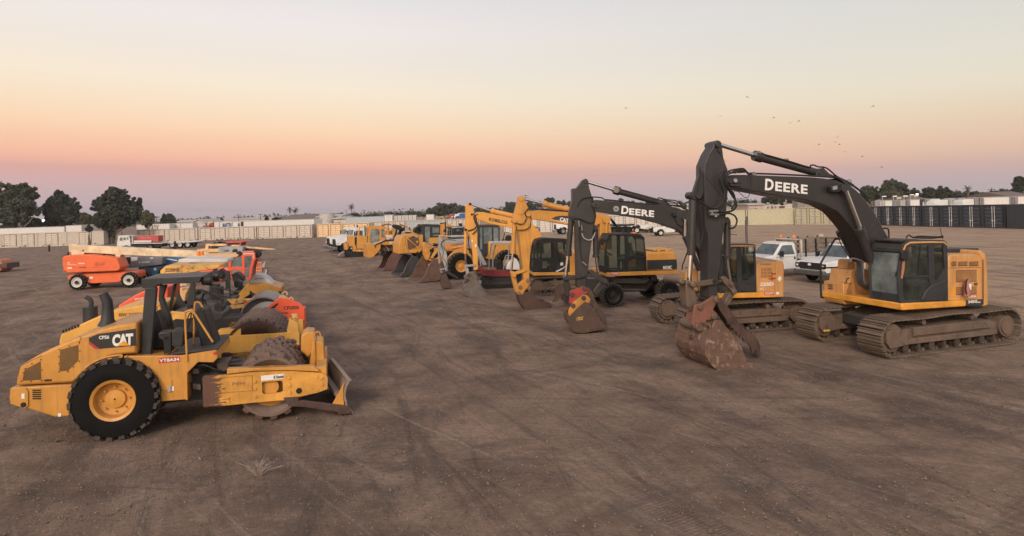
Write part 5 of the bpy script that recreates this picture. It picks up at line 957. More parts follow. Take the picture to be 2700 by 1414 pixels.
m.part('link', CATY, [('p', [6, (672, 795), (700, 800), (795, 770), (808, 785), (795, 800), (700, 830), (672, 820)], w_+.04, w_-.04) for w_ in (.22, -.22)]+[('p', [6, (662, 800), (700, 800), (722, 900), (730, 970), (705, 980), (680, 880)], .14, -.14), ('k', [6, (695, 832)], .28, -.28, .09)], bevel=.015)
m.part('quick_coupler', CATY, [('p', [6, (715, 940), (735, 900), (770, 870), (815, 856), (835, 866), (838, 900), (805, 950), (770, 1000), (735, 1010), (718, 990)], .32, .26), ('p', [6, (715, 940), (735, 900), (770, 870), (815, 856), (835, 866), (838, 900), (805, 950), (770, 1000), (735, 1010), (718, 990)], -.26, -.32), ('p', [6, (730, 920), (820, 880), (760, 990)], .25, -.25)], bevel=.015)
m.part('coupler_pins', mat('pin_rust', (.25, .12, .06), .5, rust=.3), [('k', [6, p], .37, -.37, .09) for p in ((818, 880), (748, 938), (828, 945), (738, 992))], bevel=.01)
bucket(m, RUSTD, [6, (748, 1015), (792, 982), (845, 972), (862, 1000), (940, 1072), (990, 1068), (1028, 1102), (940, 1130), (862, 1152), (795, 1128), (756, 1070)], [6, (735, 1000), (750, 1015), (757, 1070), (797, 1130), (862, 1150), (940, 1128), (1020, 1105)], .48, -.48, .045, teeth=4)
# ---------------- fourth: kobelco
m = Mach('crawler_excavator', 2.3, 32.45, 188, 'yellow crawler excavator with dark rounded cab and KOBELCO lettering on its boom', 'excavator', 1, XG)
track(m, -2.3, 1.75, .78, 1.38, .88, pitch=.17); track(m, -2.3, 1.75, -1.38, -.78, .88, pitch=.17)
m.part('car_body', DARKU, [('b', -1.3, 1.2, -.78, .78, .4, .8)], bevel=.03); m.part('swing_bearing', BLK, [('c', (0, 0, .75), (0, 0, 1.05), .6)])
hs = m.part('engine_house', KOBY, [('p', [6, (1150, 640), (1235, 625), (1320, 625), (1325, 800), (1150, 812)], 1.3, -1.3)], bevel=.05)
m.part('deck_frame', KOBY, [('p', [6, (862, 806), (1330, 800), (1330, 828), (866, 834)], 1.32, -1.3)], bevel=.02)
cb = m.cab(BLK2, [6, (862, 800), (866, 680), (885, 560)], [6, (905, 520), (960, 505), (1165, 515)], [6, (1180, 560), (1190, 700), (1192, 800)], 1.28, .33,
      [[6, (942, 570), (965, 548), (1052, 535), (1055, 685), (942, 690)], [6, (948, 705), (1055, 700), (1050, 740), (1010, 782), (940, 780)], [6, (1080, 538), (1160, 536), (1172, 640), (1088, 720)], [6, (874, 690), (885, 600), (905, 545), (930, 545), (925, 700)]], roofm=BLK2)
m.part('cab_panel', GREY, [('p', [6, (1060, 800), (1085, 735), (1175, 650), (1190, 700), (1190, 802)], 1.31, 1.27)], cb, .02)
m.part('cab_sticker', WLET, [('p', [6, (1105, 718), (1130, 716), (1130, 742), (1105, 744)], 1.32, 1.31), ('p', [6, (1060, 796), (1130, 762), (1180, 720), (1180, 728), (1130, 772), (1080, 800)], 1.32, 1.31)], cb, 0)
bm = m.part('boom', KOBY, [('p', [6, (335, 290), (360, 268), (420, 268), (560, 300), (690, 325), (800, 350), (870, 380), (920, 440), (948, 500), (960, 640), (860, 640), (850, 580), (800, 480), (680, 412), (480, 372), (370, 335)], .25, -.25)], bevel=.02)
m.text('KOBELCO', BLET, [6, (468, 344), (632, 378), (472, 316)], .25, bm, .045, sp=1.08)
sc1 = m.part('stick_cylinder', KOBY, [('y', [6, (490, 258), (720, 310)], 0, .12), ('y', [6, (487, 256), (515, 262)], 0, .15)], bevel=.01); m.part('rod', STEEL, [('y', [6, (315, 202), (492, 258)], 0, .055)], sc1, 0)
st = m.part('stick', KOBY, [('p', [6, (262, 215), (290, 183), (315, 190), (322, 230), (345, 280), (370, 350), (366, 500), (370, 640), (372, 780), (335, 785), (325, 640), (300, 470), (262, 432), (256, 410), (262, 330)], .2, -.2)], bevel=.015)
m.part('stick_pins', BLK, [('k', [6, (303, 197)], .22, -.22, .07), ('k', [6, (266, 425)], .22, -.22, .06), ('k', [6, (318, 290)], .21, .2, .06)], st, .005)
m.part('stickers', WLET, [('p', [6, (344, 556), (358, 556), (358, 580), (344, 580)], .208, .2), ('p', [6, (314, 518), (326, 518), (326, 532), (314, 532)], .208, .2)], st, 0)
m.part('boom_hoses', BLK, [('t', [6, (345, 290), (335, 310), (345, 350), (360, 390), (330, 420), (280, 435)], .26, .03), ('t', [6, (370, 285), (350, 300), (358, 350), (372, 380), (360, 430), (320, 465)], .26, .025), ('t', [6, (400, 262), (370, 258), (345, 272), (330, 290)], .2, .025), ('t', [6, (286, 480), (290, 560), (300, 640)], .1, .03), ('t', [6, (880, 400), (915, 410), (920, 440)], .26, .02)], bm, 0)
bc = m.part('bucket_cylinder', KOBY, [('y', [6, (264, 435), (259, 640)], 0, .09)], bevel=.01); m.part('rod', STEEL, [('y', [6, (259, 640), (262, 745)], 0, .05)], bc, 0)
m.part('link', LGREY, [('p', [6, (258, 735), (275, 738), (350, 730), (356, 742), (350, 752), (262, 755)], .26, .18), ('p', [6, (255, 745), (280, 745), (295, 800), (292, 835), (268, 835)], .12, -.12)], bevel=.015)
m.part('quick_coupler', mat('coupler_dirt', (.13, .10, .085), .7, rust=.4), [('p', [6, (248, 850), (270, 825), (300, 808), (350, 800), (372, 840), (362, 875), (300, 880), (262, 895)], .3, -.3)], bevel=.03)
m.part('coupler_pins', RUSTD, [('k', [6, p], .35, -.35, .07) for p in ((292, 827), (355, 805), (275, 870))], bevel=.01)
bucket(m, GRYB, [6, (262, 905), (300, 880), (352, 866), (380, 900), (425, 960), (460, 1000), (512, 1018), (450, 1026), (370, 1030), (305, 1024), (262, 1000), (250, 950)], [6, (250, 895), (262, 910), (250, 950), (263, 1002), (305, 1024), (370, 1028), (505, 1020)], .55, -.55, .045)
# ---------------- mini excavator
m = Mach('mini_excavator', -.6, 35.3, 186, 'small excavator with maroon base, grey arm and open white canopy, between the two yellow sticks', 'excavator', 1, XG)
track(m, -1.35, 1.25, .5, .85, .62, pitch=.1, mt=BLK2, fm=BLK2); track(m, -1.35, 1.25, -.85, -.5, .62, pitch=.1, mt=BLK2, fm=BLK2)
m.part('base', MAR, [('p', [6, (380, 765), (430, 778), (500, 782), (690, 792), (690, 842), (520, 846), (405, 830)], .82, -.8), ('p', [6, (365, 750), (400, 745), (430, 770), (400, 800), (370, 790)], .15, -.15)], bevel=.02)
m.part('engine_cover', WHT, [('p', [6, (622, 780), (640, 720), (680, 686), (715, 684), (738, 720), (748, 785)], .8, -.7)], bevel=.04)
cn = m.part('canopy', OFFW, [('p', [6, (482, 548), (495, 537), (670, 538), (672, 552), (505, 556)], .6, -.6)], bevel=.015)
m.part('canopy_posts', LGREY, [('t', [6, (470, 780), (474, 680), (490, 560), (505, 550)], .55, .035), ('t', [6, (520, 788), (505, 760), (508, 640), (530, 560)], -.1, .04), ('t', [6, (600, 780), (612, 680), (625, 655), (668, 655)], .5, .025), ('t', [6, (640, 700), (650, 560)], .55, .035)], cn, 0)
m.part('head_lamp', WLET, [('k', [6, (492, 590)], .5, .4, .08)], cn, .01)
m.part('seat', BLK2, [('b', -.35, .1, -.25, .25, .95, 1.1), ('b', -.5, -.35, -.25, .25, 1.0, 1.6)], bevel=.04); m.part('levers', BLK, [('t', [6, (545, 780), (550, 700), (575, 690)], .2, .02), ('t', [6, (600, 770), (590, 700)], .4, .02), ('p', [6, (535, 720), (575, 700), (600, 740), (590, 780), (540, 780)], .2, -.2)], bevel=.01)
bm = m.part('boom', LGREY, [('p', [15, (868, 535), (890, 502), (980, 490), (1100, 478), 6, (255, 505), (330, 530), (375, 575), (405, 640), (447, 728), (420, 745), (375, 665), (320, 600), (255, 545), 15, (1100, 552), (920, 548)], .14, -.14)], bevel=.015)
st = m.part('stick', LGREY, [('p', [15, (785, 412), (800, 402), (815, 410), (830, 455), (875, 525), (900, 620), (930, 720), (940, 800), (945, 1040), (905, 1050), (870, 900), (835, 760), (790, 660), (765, 630), (785, 560)], .12, -.12)], bevel=.015)
sc1 = m.part('stick_cylinder', LGREY, [('y', [15, (1010, 430), (1250, 425)], 0, .07)]); m.part('rod', STEEL, [('y', [15, (815, 422), (1015, 428)], 0, .035)], sc1, 0)
bc = m.part('bucket_cylinder', LGREY, [('y', [15, (788, 680), (803, 910)], 0, .06)]); m.part('rod', STEEL, [('y', [15, (803, 905), (820, 1020)], 0, .03)], bc, 0)
m.part('link', LGREY, [('p', [15, (800, 1010), (930, 985), (940, 1005), (810, 1035)], .16, .1), ('t', [15, (820, 1030), (850, 1090)], 0, .05)], bevel=.01)
m.part('arm_hoses', BLK, [('t', [15, (1100, 500), (930, 490), (860, 510), (835, 550), (850, 600), (920, 690), (930, 740)], .15, .015), ('t', [15, (900, 500), (840, 540), (830, 600), (870, 700), (860, 800), (920, 900), (915, 960), (850, 1000)], .14, .014)], bm, 0)
m.text('TB235', LABR, [15, (1160, 530), (1240, 540), (1160, 518)], .14, bm, .01)
m.part('quick_coupler', BLK, [('p', [15, (830, 1110), (840, 1080), (930, 1050), (960, 1060), (950, 1100), (870, 1130)], .15, -.15), ('p', [15, (930, 1050), (1100, 1150), (1130, 1180), (1090, 1180), (950, 1110)], .3, -.3)], bevel=.01)
bucket(m, RUSTD, [15, (830, 1150), (850, 1110), (920, 1085), (950, 1160), (1010, 1310), (940, 1340), (845, 1338), (822, 1260)], [15, (832, 1140), (822, 1190), (824, 1262), (846, 1338), (940, 1336), (1010, 1312)], .3, -.3, .04)
m.part('dozer_blade', LGREY, [('b', 1.5, 1.56, -.8, .8, .08, .42), ('b', .9, 1.52, -.5, -.4, .2, .3), ('b', .9, 1.52, .4, .5, .2, .3)], bevel=.01)
m.part('arm_foot', LGREY, [('t', [6, (365, 640), (400, 690), (445, 735)], .1, .06), ('t', [6, (350, 600), (385, 650), (400, 760)], -.1, .03)], bevel=0)
# ================================================================== loaders and machines further down the right row
def loader_bucket(m, s, w0, w1, mt, hh=1.25, ribs=0, lip=1.15):
    prof = [(s+lip, .03), (s+.1, .03), (s-.22, .16), (s-.38, .45), (s-.36, .85), (s-.12, hh*.92), (s+.22, hh)]
    side = prof+[(s+.62, hh*.62), (s+.85, .35)]
    mb = MB(); mb.prism(side, w0, w0-.05); mb.prism(side, w1+.05, w1); mb.ribbon(prof[::-1], .045, min(w0, w1)+.003, max(w0, w1)-.003)
    o = mb.build('bucket', mt, m.root, .008)
    e = MB(); e.box(s+lip-.12, s+lip+.06, w1-.02, w0+.02, .012, .028); e.ribbon([(s+.24, hh+.005), (s+.64, hh*.62), (s+.87, .36), (s+lip+.02, .05)], .02, w0-.06, w0+.02)
    e.build('cutting_edge', mat('bright_edge', (.20, .165, .145), .4, metal=.4, rust=.2), o)
    return o
m = Mach('wheel_loader', -3.83, 40.64, 203, 'yellow wheel loader with rust-brown bucket and one big black front tire in view', 'loader', 1, 'wheel loaders with buckets on the ground')
tire(m, (0, 1.35, .82), .83, .6, .36, CATY, 20, 1, 44, dish=.1); tire(m, (0, -1.35, .82), .83, .6, .36, CATY, 20, -1, 24)
tire(m, (-3.2, 1.35, .82), .83, .6, .36, CATY, 20, 1, 24); tire(m, (-3.2, -1.35, .82), .83, .6, .36, CATY, 20, -1, 24)
m.part('lift_arm', CATY, [('p', [15, (960, 800), (1000, 745), (1100, 665), (1260, 615), (1340, 700), (1380, 790), (1330, 780), (1270, 715), (1210, 720), (1100, 780), (1040, 870), (985, 930), (960, 900)], .75, .6), ('q', [(.2, 1.0), (1.5, .6), (1.6, .9), (.4, 1.7)], -.75, -.6)], bevel=.02)
m.part('front_frame', CATY, [('b', -1.2, .6, -.5, .5, .6, 1.3), ('p', [15, (900, 560), (1010, 555), (1020, 660), (900, 680)], .4, -.4)], bevel=.03)
m.part('lift_cylinder', mat('orange_cyl', (.62, .22, .07), .4), [('y', [15, (970, 650), (1240, 600)], .4, .1), ('k', [15, (985, 640)], .5, .3, .13)], bevel=.01)
m.part('bellcrank', CATY, [('p', [15, (515, 560), (535, 528), (565, 540), (590, 600), (640, 720), (635, 790), (600, 862), (555, 835), (520, 740)], .15, -.15), ('p', [15, (620, 860), (700, 720), (780, 630), (790, 680), (700, 800), (660, 870)], .5, .35), ('k', [15, (575, 695)], .2, -.2, .12)], bevel=.02)
m.part('tilt_cylinder', STEEL, [('y', [15, (560, 552), (690, 580)], 0, .05)], bevel=0); m.part('tilt_barrel', BLK, [('y', [15, (690, 575), (800, 590)], 0, .1)])
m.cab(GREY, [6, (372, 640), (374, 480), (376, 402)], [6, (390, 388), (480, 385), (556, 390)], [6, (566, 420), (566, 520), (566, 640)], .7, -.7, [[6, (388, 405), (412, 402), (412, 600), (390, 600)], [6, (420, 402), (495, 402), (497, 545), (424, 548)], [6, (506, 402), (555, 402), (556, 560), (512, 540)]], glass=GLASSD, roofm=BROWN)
m.part('rear_hood', CATY, [('p', [6, (470, 530), (660, 525), (745, 560), (745, 690), (470, 690)], .9, -.9)], bevel=.05)
m.part('beacon', AMB, [('p', [6, (550, 628), (596, 626), (596, 640), (550, 642)], .95, .85)], bevel=.01)
m.part('air_filter', BLK, [('k', [6, (648, 500)], .3, .1, .2), ('t', [6, (590, 540), (610, 450), (650, 450)], .4, .03), ('t', [6, (580, 515), (660, 515)], .4, .03)])
m.part('chassis', DARKU, [('b', -4.2, 1.2, -.7, .7, .5, 1.0)], bevel=.02)
loader_bucket(m, 1.55, 1.5, -1.5, mat('loader_bucket_brown', (.115, .058, .042), .6, rust=.45, rc=(.06, .035, .028, 1), dust=.4, streak=.4), 1.42)
m = Mach('wheel_loader', -5.76, 44.2, 203, 'yellow loader with black bucket, brown diagonal grille and green-glass cab', 'loader', 1, 'wheel loaders with buckets on the ground')
loader_bucket(m, 1.5, 1.45, -1.35, mat('loader_bucket_black', (.035, .034, .036), .5, rust=.15, dust=.35), 1.4)
m.part('bucket_ribs', GREY, [('q', [(1.12+.0, .1), (1.35, .06), (2.3, .06), (1.5, .25), (1.3, .6), (1.4, 1.1), (1.25, 1.2), (1.14, .6)], w_+.05, w_-.05) for w_ in (.1,)], bevel=.01)
hd = m.part('hood', CATY, [('p', [15, (80, 600), (108, 462), (150, 412), (190, 408), (510, 400), (515, 620), (480, 690), (440, 730), (270, 725), (78, 745)], .95, -.95)], bevel=.04)
m.part('grille', BROWN, [('p', [15, (225, 470), (240, 640), (262, 662), (392, 625), (385, 600)], .96, .95), ('p', [15, (240, 455), (330, 440), (410, 445), (440, 500), (435, 610), (400, 600), (330, 540)], .96, .95)], hd, 0)
m.decal('decal_panel', BLET, [15, (300, 428), (415, 424), (415, 448), (300, 452)], .95, .02, hd); m.text('816F', WLET, [15, (373, 446), (412, 445), (373, 429)], .972, hd, .03)
m.part('door_seam', BROWN, [('t', [15, (192, 410), (205, 560), (250, 690), (275, 722)], .955, .012), ('t', [15, (425, 405), (440, 520), (470, 630)], .955, .012), ('t', [15, (250, 670), (400, 640), (512, 622)], .955, .012)], hd, 0)
m.part('latches', MC['orange_cyl'], [('p', [15, (385, 510), (425, 505), (425, 540), (387, 545)], 1.0, .95), ('p', [15, (105, 655), (185, 652), (185, 662), (105, 666)], .98, .95)], hd, 0)
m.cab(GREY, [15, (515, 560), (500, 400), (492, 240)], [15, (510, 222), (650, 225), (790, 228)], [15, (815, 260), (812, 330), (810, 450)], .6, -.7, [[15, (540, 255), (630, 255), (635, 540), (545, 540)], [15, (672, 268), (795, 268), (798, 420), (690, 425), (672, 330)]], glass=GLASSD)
m.part('operator_deck', CATY, [('p', [15, (620, 490), (650, 455), (790, 450), (800, 560), (620, 560)], .9, -.9)], bevel=.03)
for s_ in (.1, -3.0):
    for g in (1, -1): tire(m, (s_, g*1.25, .75), .76, .55, .35, CATY, 18, g, 24)
m.part('engine_bits', BLK, [('p', [15, (380, 690), (500, 680), (520, 800), (400, 790)], .8, -.5), ('t', [15, (395, 720), (410, 780), (440, 830)], .9, .05), ('k', [15, (410, 715)], .95, .6, .1), ('k', [15, (410, 320)], .3, -.2, .22), ('k', [15, (450, 290)], .3, -.2, .2), ('k', [15, (385, 345)], .3, 0, .1)], bevel=.02)
m.part('mirror_mast', BLK, [('t', [15, (905, 400), (903, 200), (880, 192), (810, 200)], .5, .04), ('k', [15, (908, 328)], .6, .4, .1), ('t', [15, (680, 375), (800, 372)], .7, .03)], bevel=0)
m = Mach('motor_grader', gx(15, 850, 52), 52, 203, 'yellow grader mast and arm rising behind the green-glass cab', 'grader', 1)
m.part('mast', CATY, [('p', [15, (840, 205), (905, 195), (912, 240), (1008, 205), (1010, 250), (915, 262), (905, 470), (850, 470), (845, 300)], .4, -.4), ('p', [15, (680, 285), (795, 270), (800, 420), (690, 420)], -.2, -.4)], bevel=.02)
m.part('body', CATY, [('b', -3, 1.5, -.9, .9, .7, 1.6), ('p', [15, (880, 380), (1010, 378), (1010, 400), (880, 405)], .8, -.5)], bevel=.04)
m.part('cab_far', BLK, [('p', [15, (1045, 290), (1240, 285), (1245, 460), (1050, 460)], 0, -1.0)], bevel=.02) if 0 else None
for s_ in (.8, -2.2): 
    for g in (1, -1): tire(m, (s_, g*1.1, .7), .7, .4, .3, CATY, 14, g, 20)
m = Mach('backhoe_loader', gx(15, 1150, 50), 50, 203, 'dark-windowed backhoe cab with dusty roof, seen beyond the thin grey arm', 'backhoe', 1)
m.cab(GREY, [15, (1050, 470), (1048, 380), (1050, 290)], [15, (1025, 272), (1150, 262), (1250, 258)], [15, (1262, 300), (1262, 400), (1262, 470)], .9, -.6, [[15, (1060, 300), (1085, 300), (1090, 460), (1065, 460)], [15, (1110, 300), (1180, 298), (1180, 460), (1100, 460)], [15, (1195, 298), (1250, 298), (1250, 460), (1190, 460)]], glass=GLASS, roofm=OFFW)
m.part('body', CATY, [('b', -2.4, 1.8, -.9, .9, .6, 1.4)], bevel=.05)
for s_, R_ in ((1.2, .5), (-1.6, .75)):
    for g in (1, -1): tire(m, (s_, g*1.0, R_), R_, .4, R_*.5, CATY, 14, g, 20)
m = Mach('soil_compactor', -7.74, 48.9, 203, 'yellow loader with tall brown bucket and black hydraulic arms standing upright', 'loader', 1, 'wheel loaders with buckets on the ground')
loader_bucket(m, 1.6, 1.1, -1.1, mat('loader_bucket_rust', (.13, .06, .05), .6, rust=.3, rc=(.07, .04, .03, 1), dust=.35), 1.45)
m.part('lift_mast', BLK, [('p', [14, (2080, 480), (2140, 490), (1985, 960), (1905, 1010), (2000, 760)], .5, .38), ('p', [14, (2180, 520), (2245, 520), (2140, 1010), (2110, 1200), (2050, 1200), (2080, 900)], .3, -.0), ('p', [14, (2000, 380), (2060, 360), (2180, 390), (2248, 420), (2248, 540), (2120, 500), (2010, 450)], .5, -.2), ('p', [15, (20, 520), (60, 400), (110, 300), (190, 260), (180, 330), (130, 350), (100, 480), (70, 730), (20, 730)], .3, -.1)], bevel=.02)
m.part('rod', STEEL, [('y', [14, (1945, 1030), (1905, 1150)], .45, .05), ('y', [14, (2045, 1040), (2020, 1130)], .2, .05)], bevel=0)
m.part('side_panel', CATY, [('p', [14, (1225, 955), (1240, 930), (1460, 940), (1475, 965), (1620, 890), (1612, 1080), (1540, 1190), (1480, 1240), (1430, 1300), (1350, 1349), (1235, 1349)], 1.0, -.9)], bevel=.02)
m.part('panel_edge', BLK, [('p', [14, (1475, 945), (1620, 890), (1760, 820), (1975, 815), (1970, 840), (1770, 850), (1620, 920), (1480, 975)], 1.05, .9), ('p', [14, (1440, 970), (1470, 965), (1465, 1040), (1440, 1045)], 1.05, .98)], bevel=.01)
hd = m.part('hood', CATY, [('p', [14, (1620, 920), (1770, 850), (1970, 842), (2000, 960), (1850, 975), (1740, 970), (1650, 960)], .98, -.8)], bevel=.02)
m.text('07TS', WLET, [14, (1875, 935), (2090, 925), (1875, 875)], 1.0, hd, .03)
m.part('prop_rod', STEEL, [('t', [14, (1735, 975), (1830, 1080), (1855, 1150)], .9, .04)], bevel=0)
m.part('underbody', BROWN, [('p', [14, (1620, 970), (1990, 990), (1980, 1150), (1600, 1150)], .6, -.6)], bevel=.02)
m.part('drum', RUSTD, [('c', (.0, -.9, .68), (.0, .9, .68), .68)], bevel=.04)
for g in (1, -1): tire(m, (-2.6, g*1.0, .7), .7, .45, .35, CATY, 14, g, 20)
m.part('chassis', DARKU, [('b', -3, 1.3, -.6, .6, .5, 1.0)], bevel=.02)
# tracked carrier with walk-in cab
m = Mach('tracked_carrier', gx(14, 1000, 64.5), 64.5, 200, 'boxy yellow tracked carrier with two-window cab and square engine boxes', 'tracked carrier', 1)
track(m, -1.8, 1.6, .6, 1.1, .8, pitch=.2, mt=BLK2, fm=BLK); track(m, -1.8, 1.6, -1.1, -.6, .8, pitch=.2, mt=BLK2, fm=BLK)
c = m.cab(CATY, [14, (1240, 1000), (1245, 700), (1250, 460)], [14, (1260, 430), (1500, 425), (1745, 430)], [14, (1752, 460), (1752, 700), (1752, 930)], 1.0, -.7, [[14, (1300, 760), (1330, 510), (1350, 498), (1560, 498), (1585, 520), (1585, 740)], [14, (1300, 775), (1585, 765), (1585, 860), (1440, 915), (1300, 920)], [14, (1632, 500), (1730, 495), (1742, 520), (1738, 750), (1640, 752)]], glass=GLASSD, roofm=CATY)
m.part('red_panel', MC['orange_cyl'], [('p', [14, (1615, 765), (1745, 765), (1745, 800), (1700, 820), (1615, 840)], 1.01, 1.0)], c, 0)
m.part('front_frame', CATY, [('p', [14, (920, 700), (975, 430), (1240, 430), (1240, 700)], -.2, -.3, [[14, (975, 690), (1000, 460), (1185, 450), (1225, 500), (1180, 740), (1130, 740), (1120, 690)]])], bevel=0)
m.part('engine_box', CATY, [('p', [14, (665, 702), (850, 700), (850, 960), (800, 1000), (660, 1020)], 1.0, -.9), ('p', [14, (920, 715), (1220, 720), (1225, 1150), (900, 1110)], 1.0, -.9), ('p', [14, (545, 925), (640, 930), (650, 1110), (560, 1120)], 1.1, -.4), ('p', [14, (790, 960), (870, 960), (910, 1110), (850, 1180), (780, 1150)], 1.1, .3)], bevel=.03)
m.part('radiator', BLK, [('p', [14, (852, 740), (915, 750), (905, 1010), (850, 945)], .9, -.8)], bevel=.01)
m.part('deck_lip', CATY, [('p', [14, (900, 1110), (1225, 1115), (1225, 1165), (880, 1170)], 1.12, -1.0)], bevel=.01)
m.part('head_lamp', WLET, [('k', [14, (1190, 1043)], 1.1, 1.0, .07), ('k', [14, (745, 1078)], 1.14, 1.1, .05), ('k', [14, (988, 1122)], 1.14, 1.1, .05)], bevel=0)
m.part('plough_blade', GRYB, [('p', [14, (370, 1305), (420, 1240), (540, 1170), (650, 1190), (690, 1300), (640, 1310), (430, 1335)], .9, -.7)], bevel=.02)
m.part('blade_arm', BLK, [('p', [14, (640, 1130), (780, 1150), (800, 1200), (700, 1300), (650, 1260)], .5, .3), ('p', [14, (710, 1150), (780, 1160), (770, 1230), (720, 1230)], .6, .5)], bevel=.02)
m = Mach('drill_rig', -12.2, 62, 200, 'yellow rig with tangled booms and white hoses, behind the boxy yellow cab', 'drill rig', 1)
hs = []
random.seed(3)
m.part('mast_frame', CATY, [('t', [14, (1650, 400), (1850, 350), (1990, 420), (2060, 520)], 0, .06), ('t', [14, (1760, 560), (2060, 540)], 0, .08), ('t', [14, (1830, 360), (1840, 560), (1830, 700)], 0, .09), ('t', [14, (1760, 480), (2020, 470)], .2, .06), ('t', [14, (1700, 400), (1760, 640)], .1, .05), ('p', [14, (1980, 560), (2060, 560), (2060, 640), (1980, 700)], .4, -.4), ('t', [14, (1990, 400), (1960, 560)], .2, .05), ('t', [15, (90, 215), (200, 280), (350, 370)], .2, .06), ('t', [15, (240, 270), (350, 370), (390, 380)], 0, .06), ('p', [15, (100, 380), (370, 370), (390, 400), (120, 410)], .3, -.3)], bevel=0)
m.part('white_hoses', WLET, [('t', [14, (1760+8*i, 700+i*22), (1850, 690+i*25), (1900, 680+i*20), (1970, 690+i*18)], .3-.05*i, .035) for i in range(5)]+[('t', [14, (1880, 400+i*28), (1930, 395+i*25), (1975, 410+i*22)], .3, .03) for i in range(4)], bevel=0)
m.part('black_hoses', BLK, [('t', [14, (1630, 390), (1720, 370), (1850, 345), (1960, 400), (2000, 410)], .3, .03), ('t', [15, (90, 205), (160, 235), (240, 265)], .3, .03), ('p', [15, (200, 350), (290, 350), (295, 375), (200, 380)], .3, 0), ('t', [15, (268, 265), (280, 320)], .2, .05)], bevel=0)
m.part('body', CATY, [('b', -3.5, 1.0, -.9, .9, .7, 1.5), ('p', [14, (1760, 560), (1990, 560), (1990, 700), (1760, 700)], -.5, -.8)], bevel=.03)
track(m, -3.2, .8, .5, 1.0, .7, pitch=.25, mt=BLK2, fm=BLK); track(m, -3.2, .8, -1.0, -.5, .7, pitch=.25, mt=BLK2, fm=BLK)
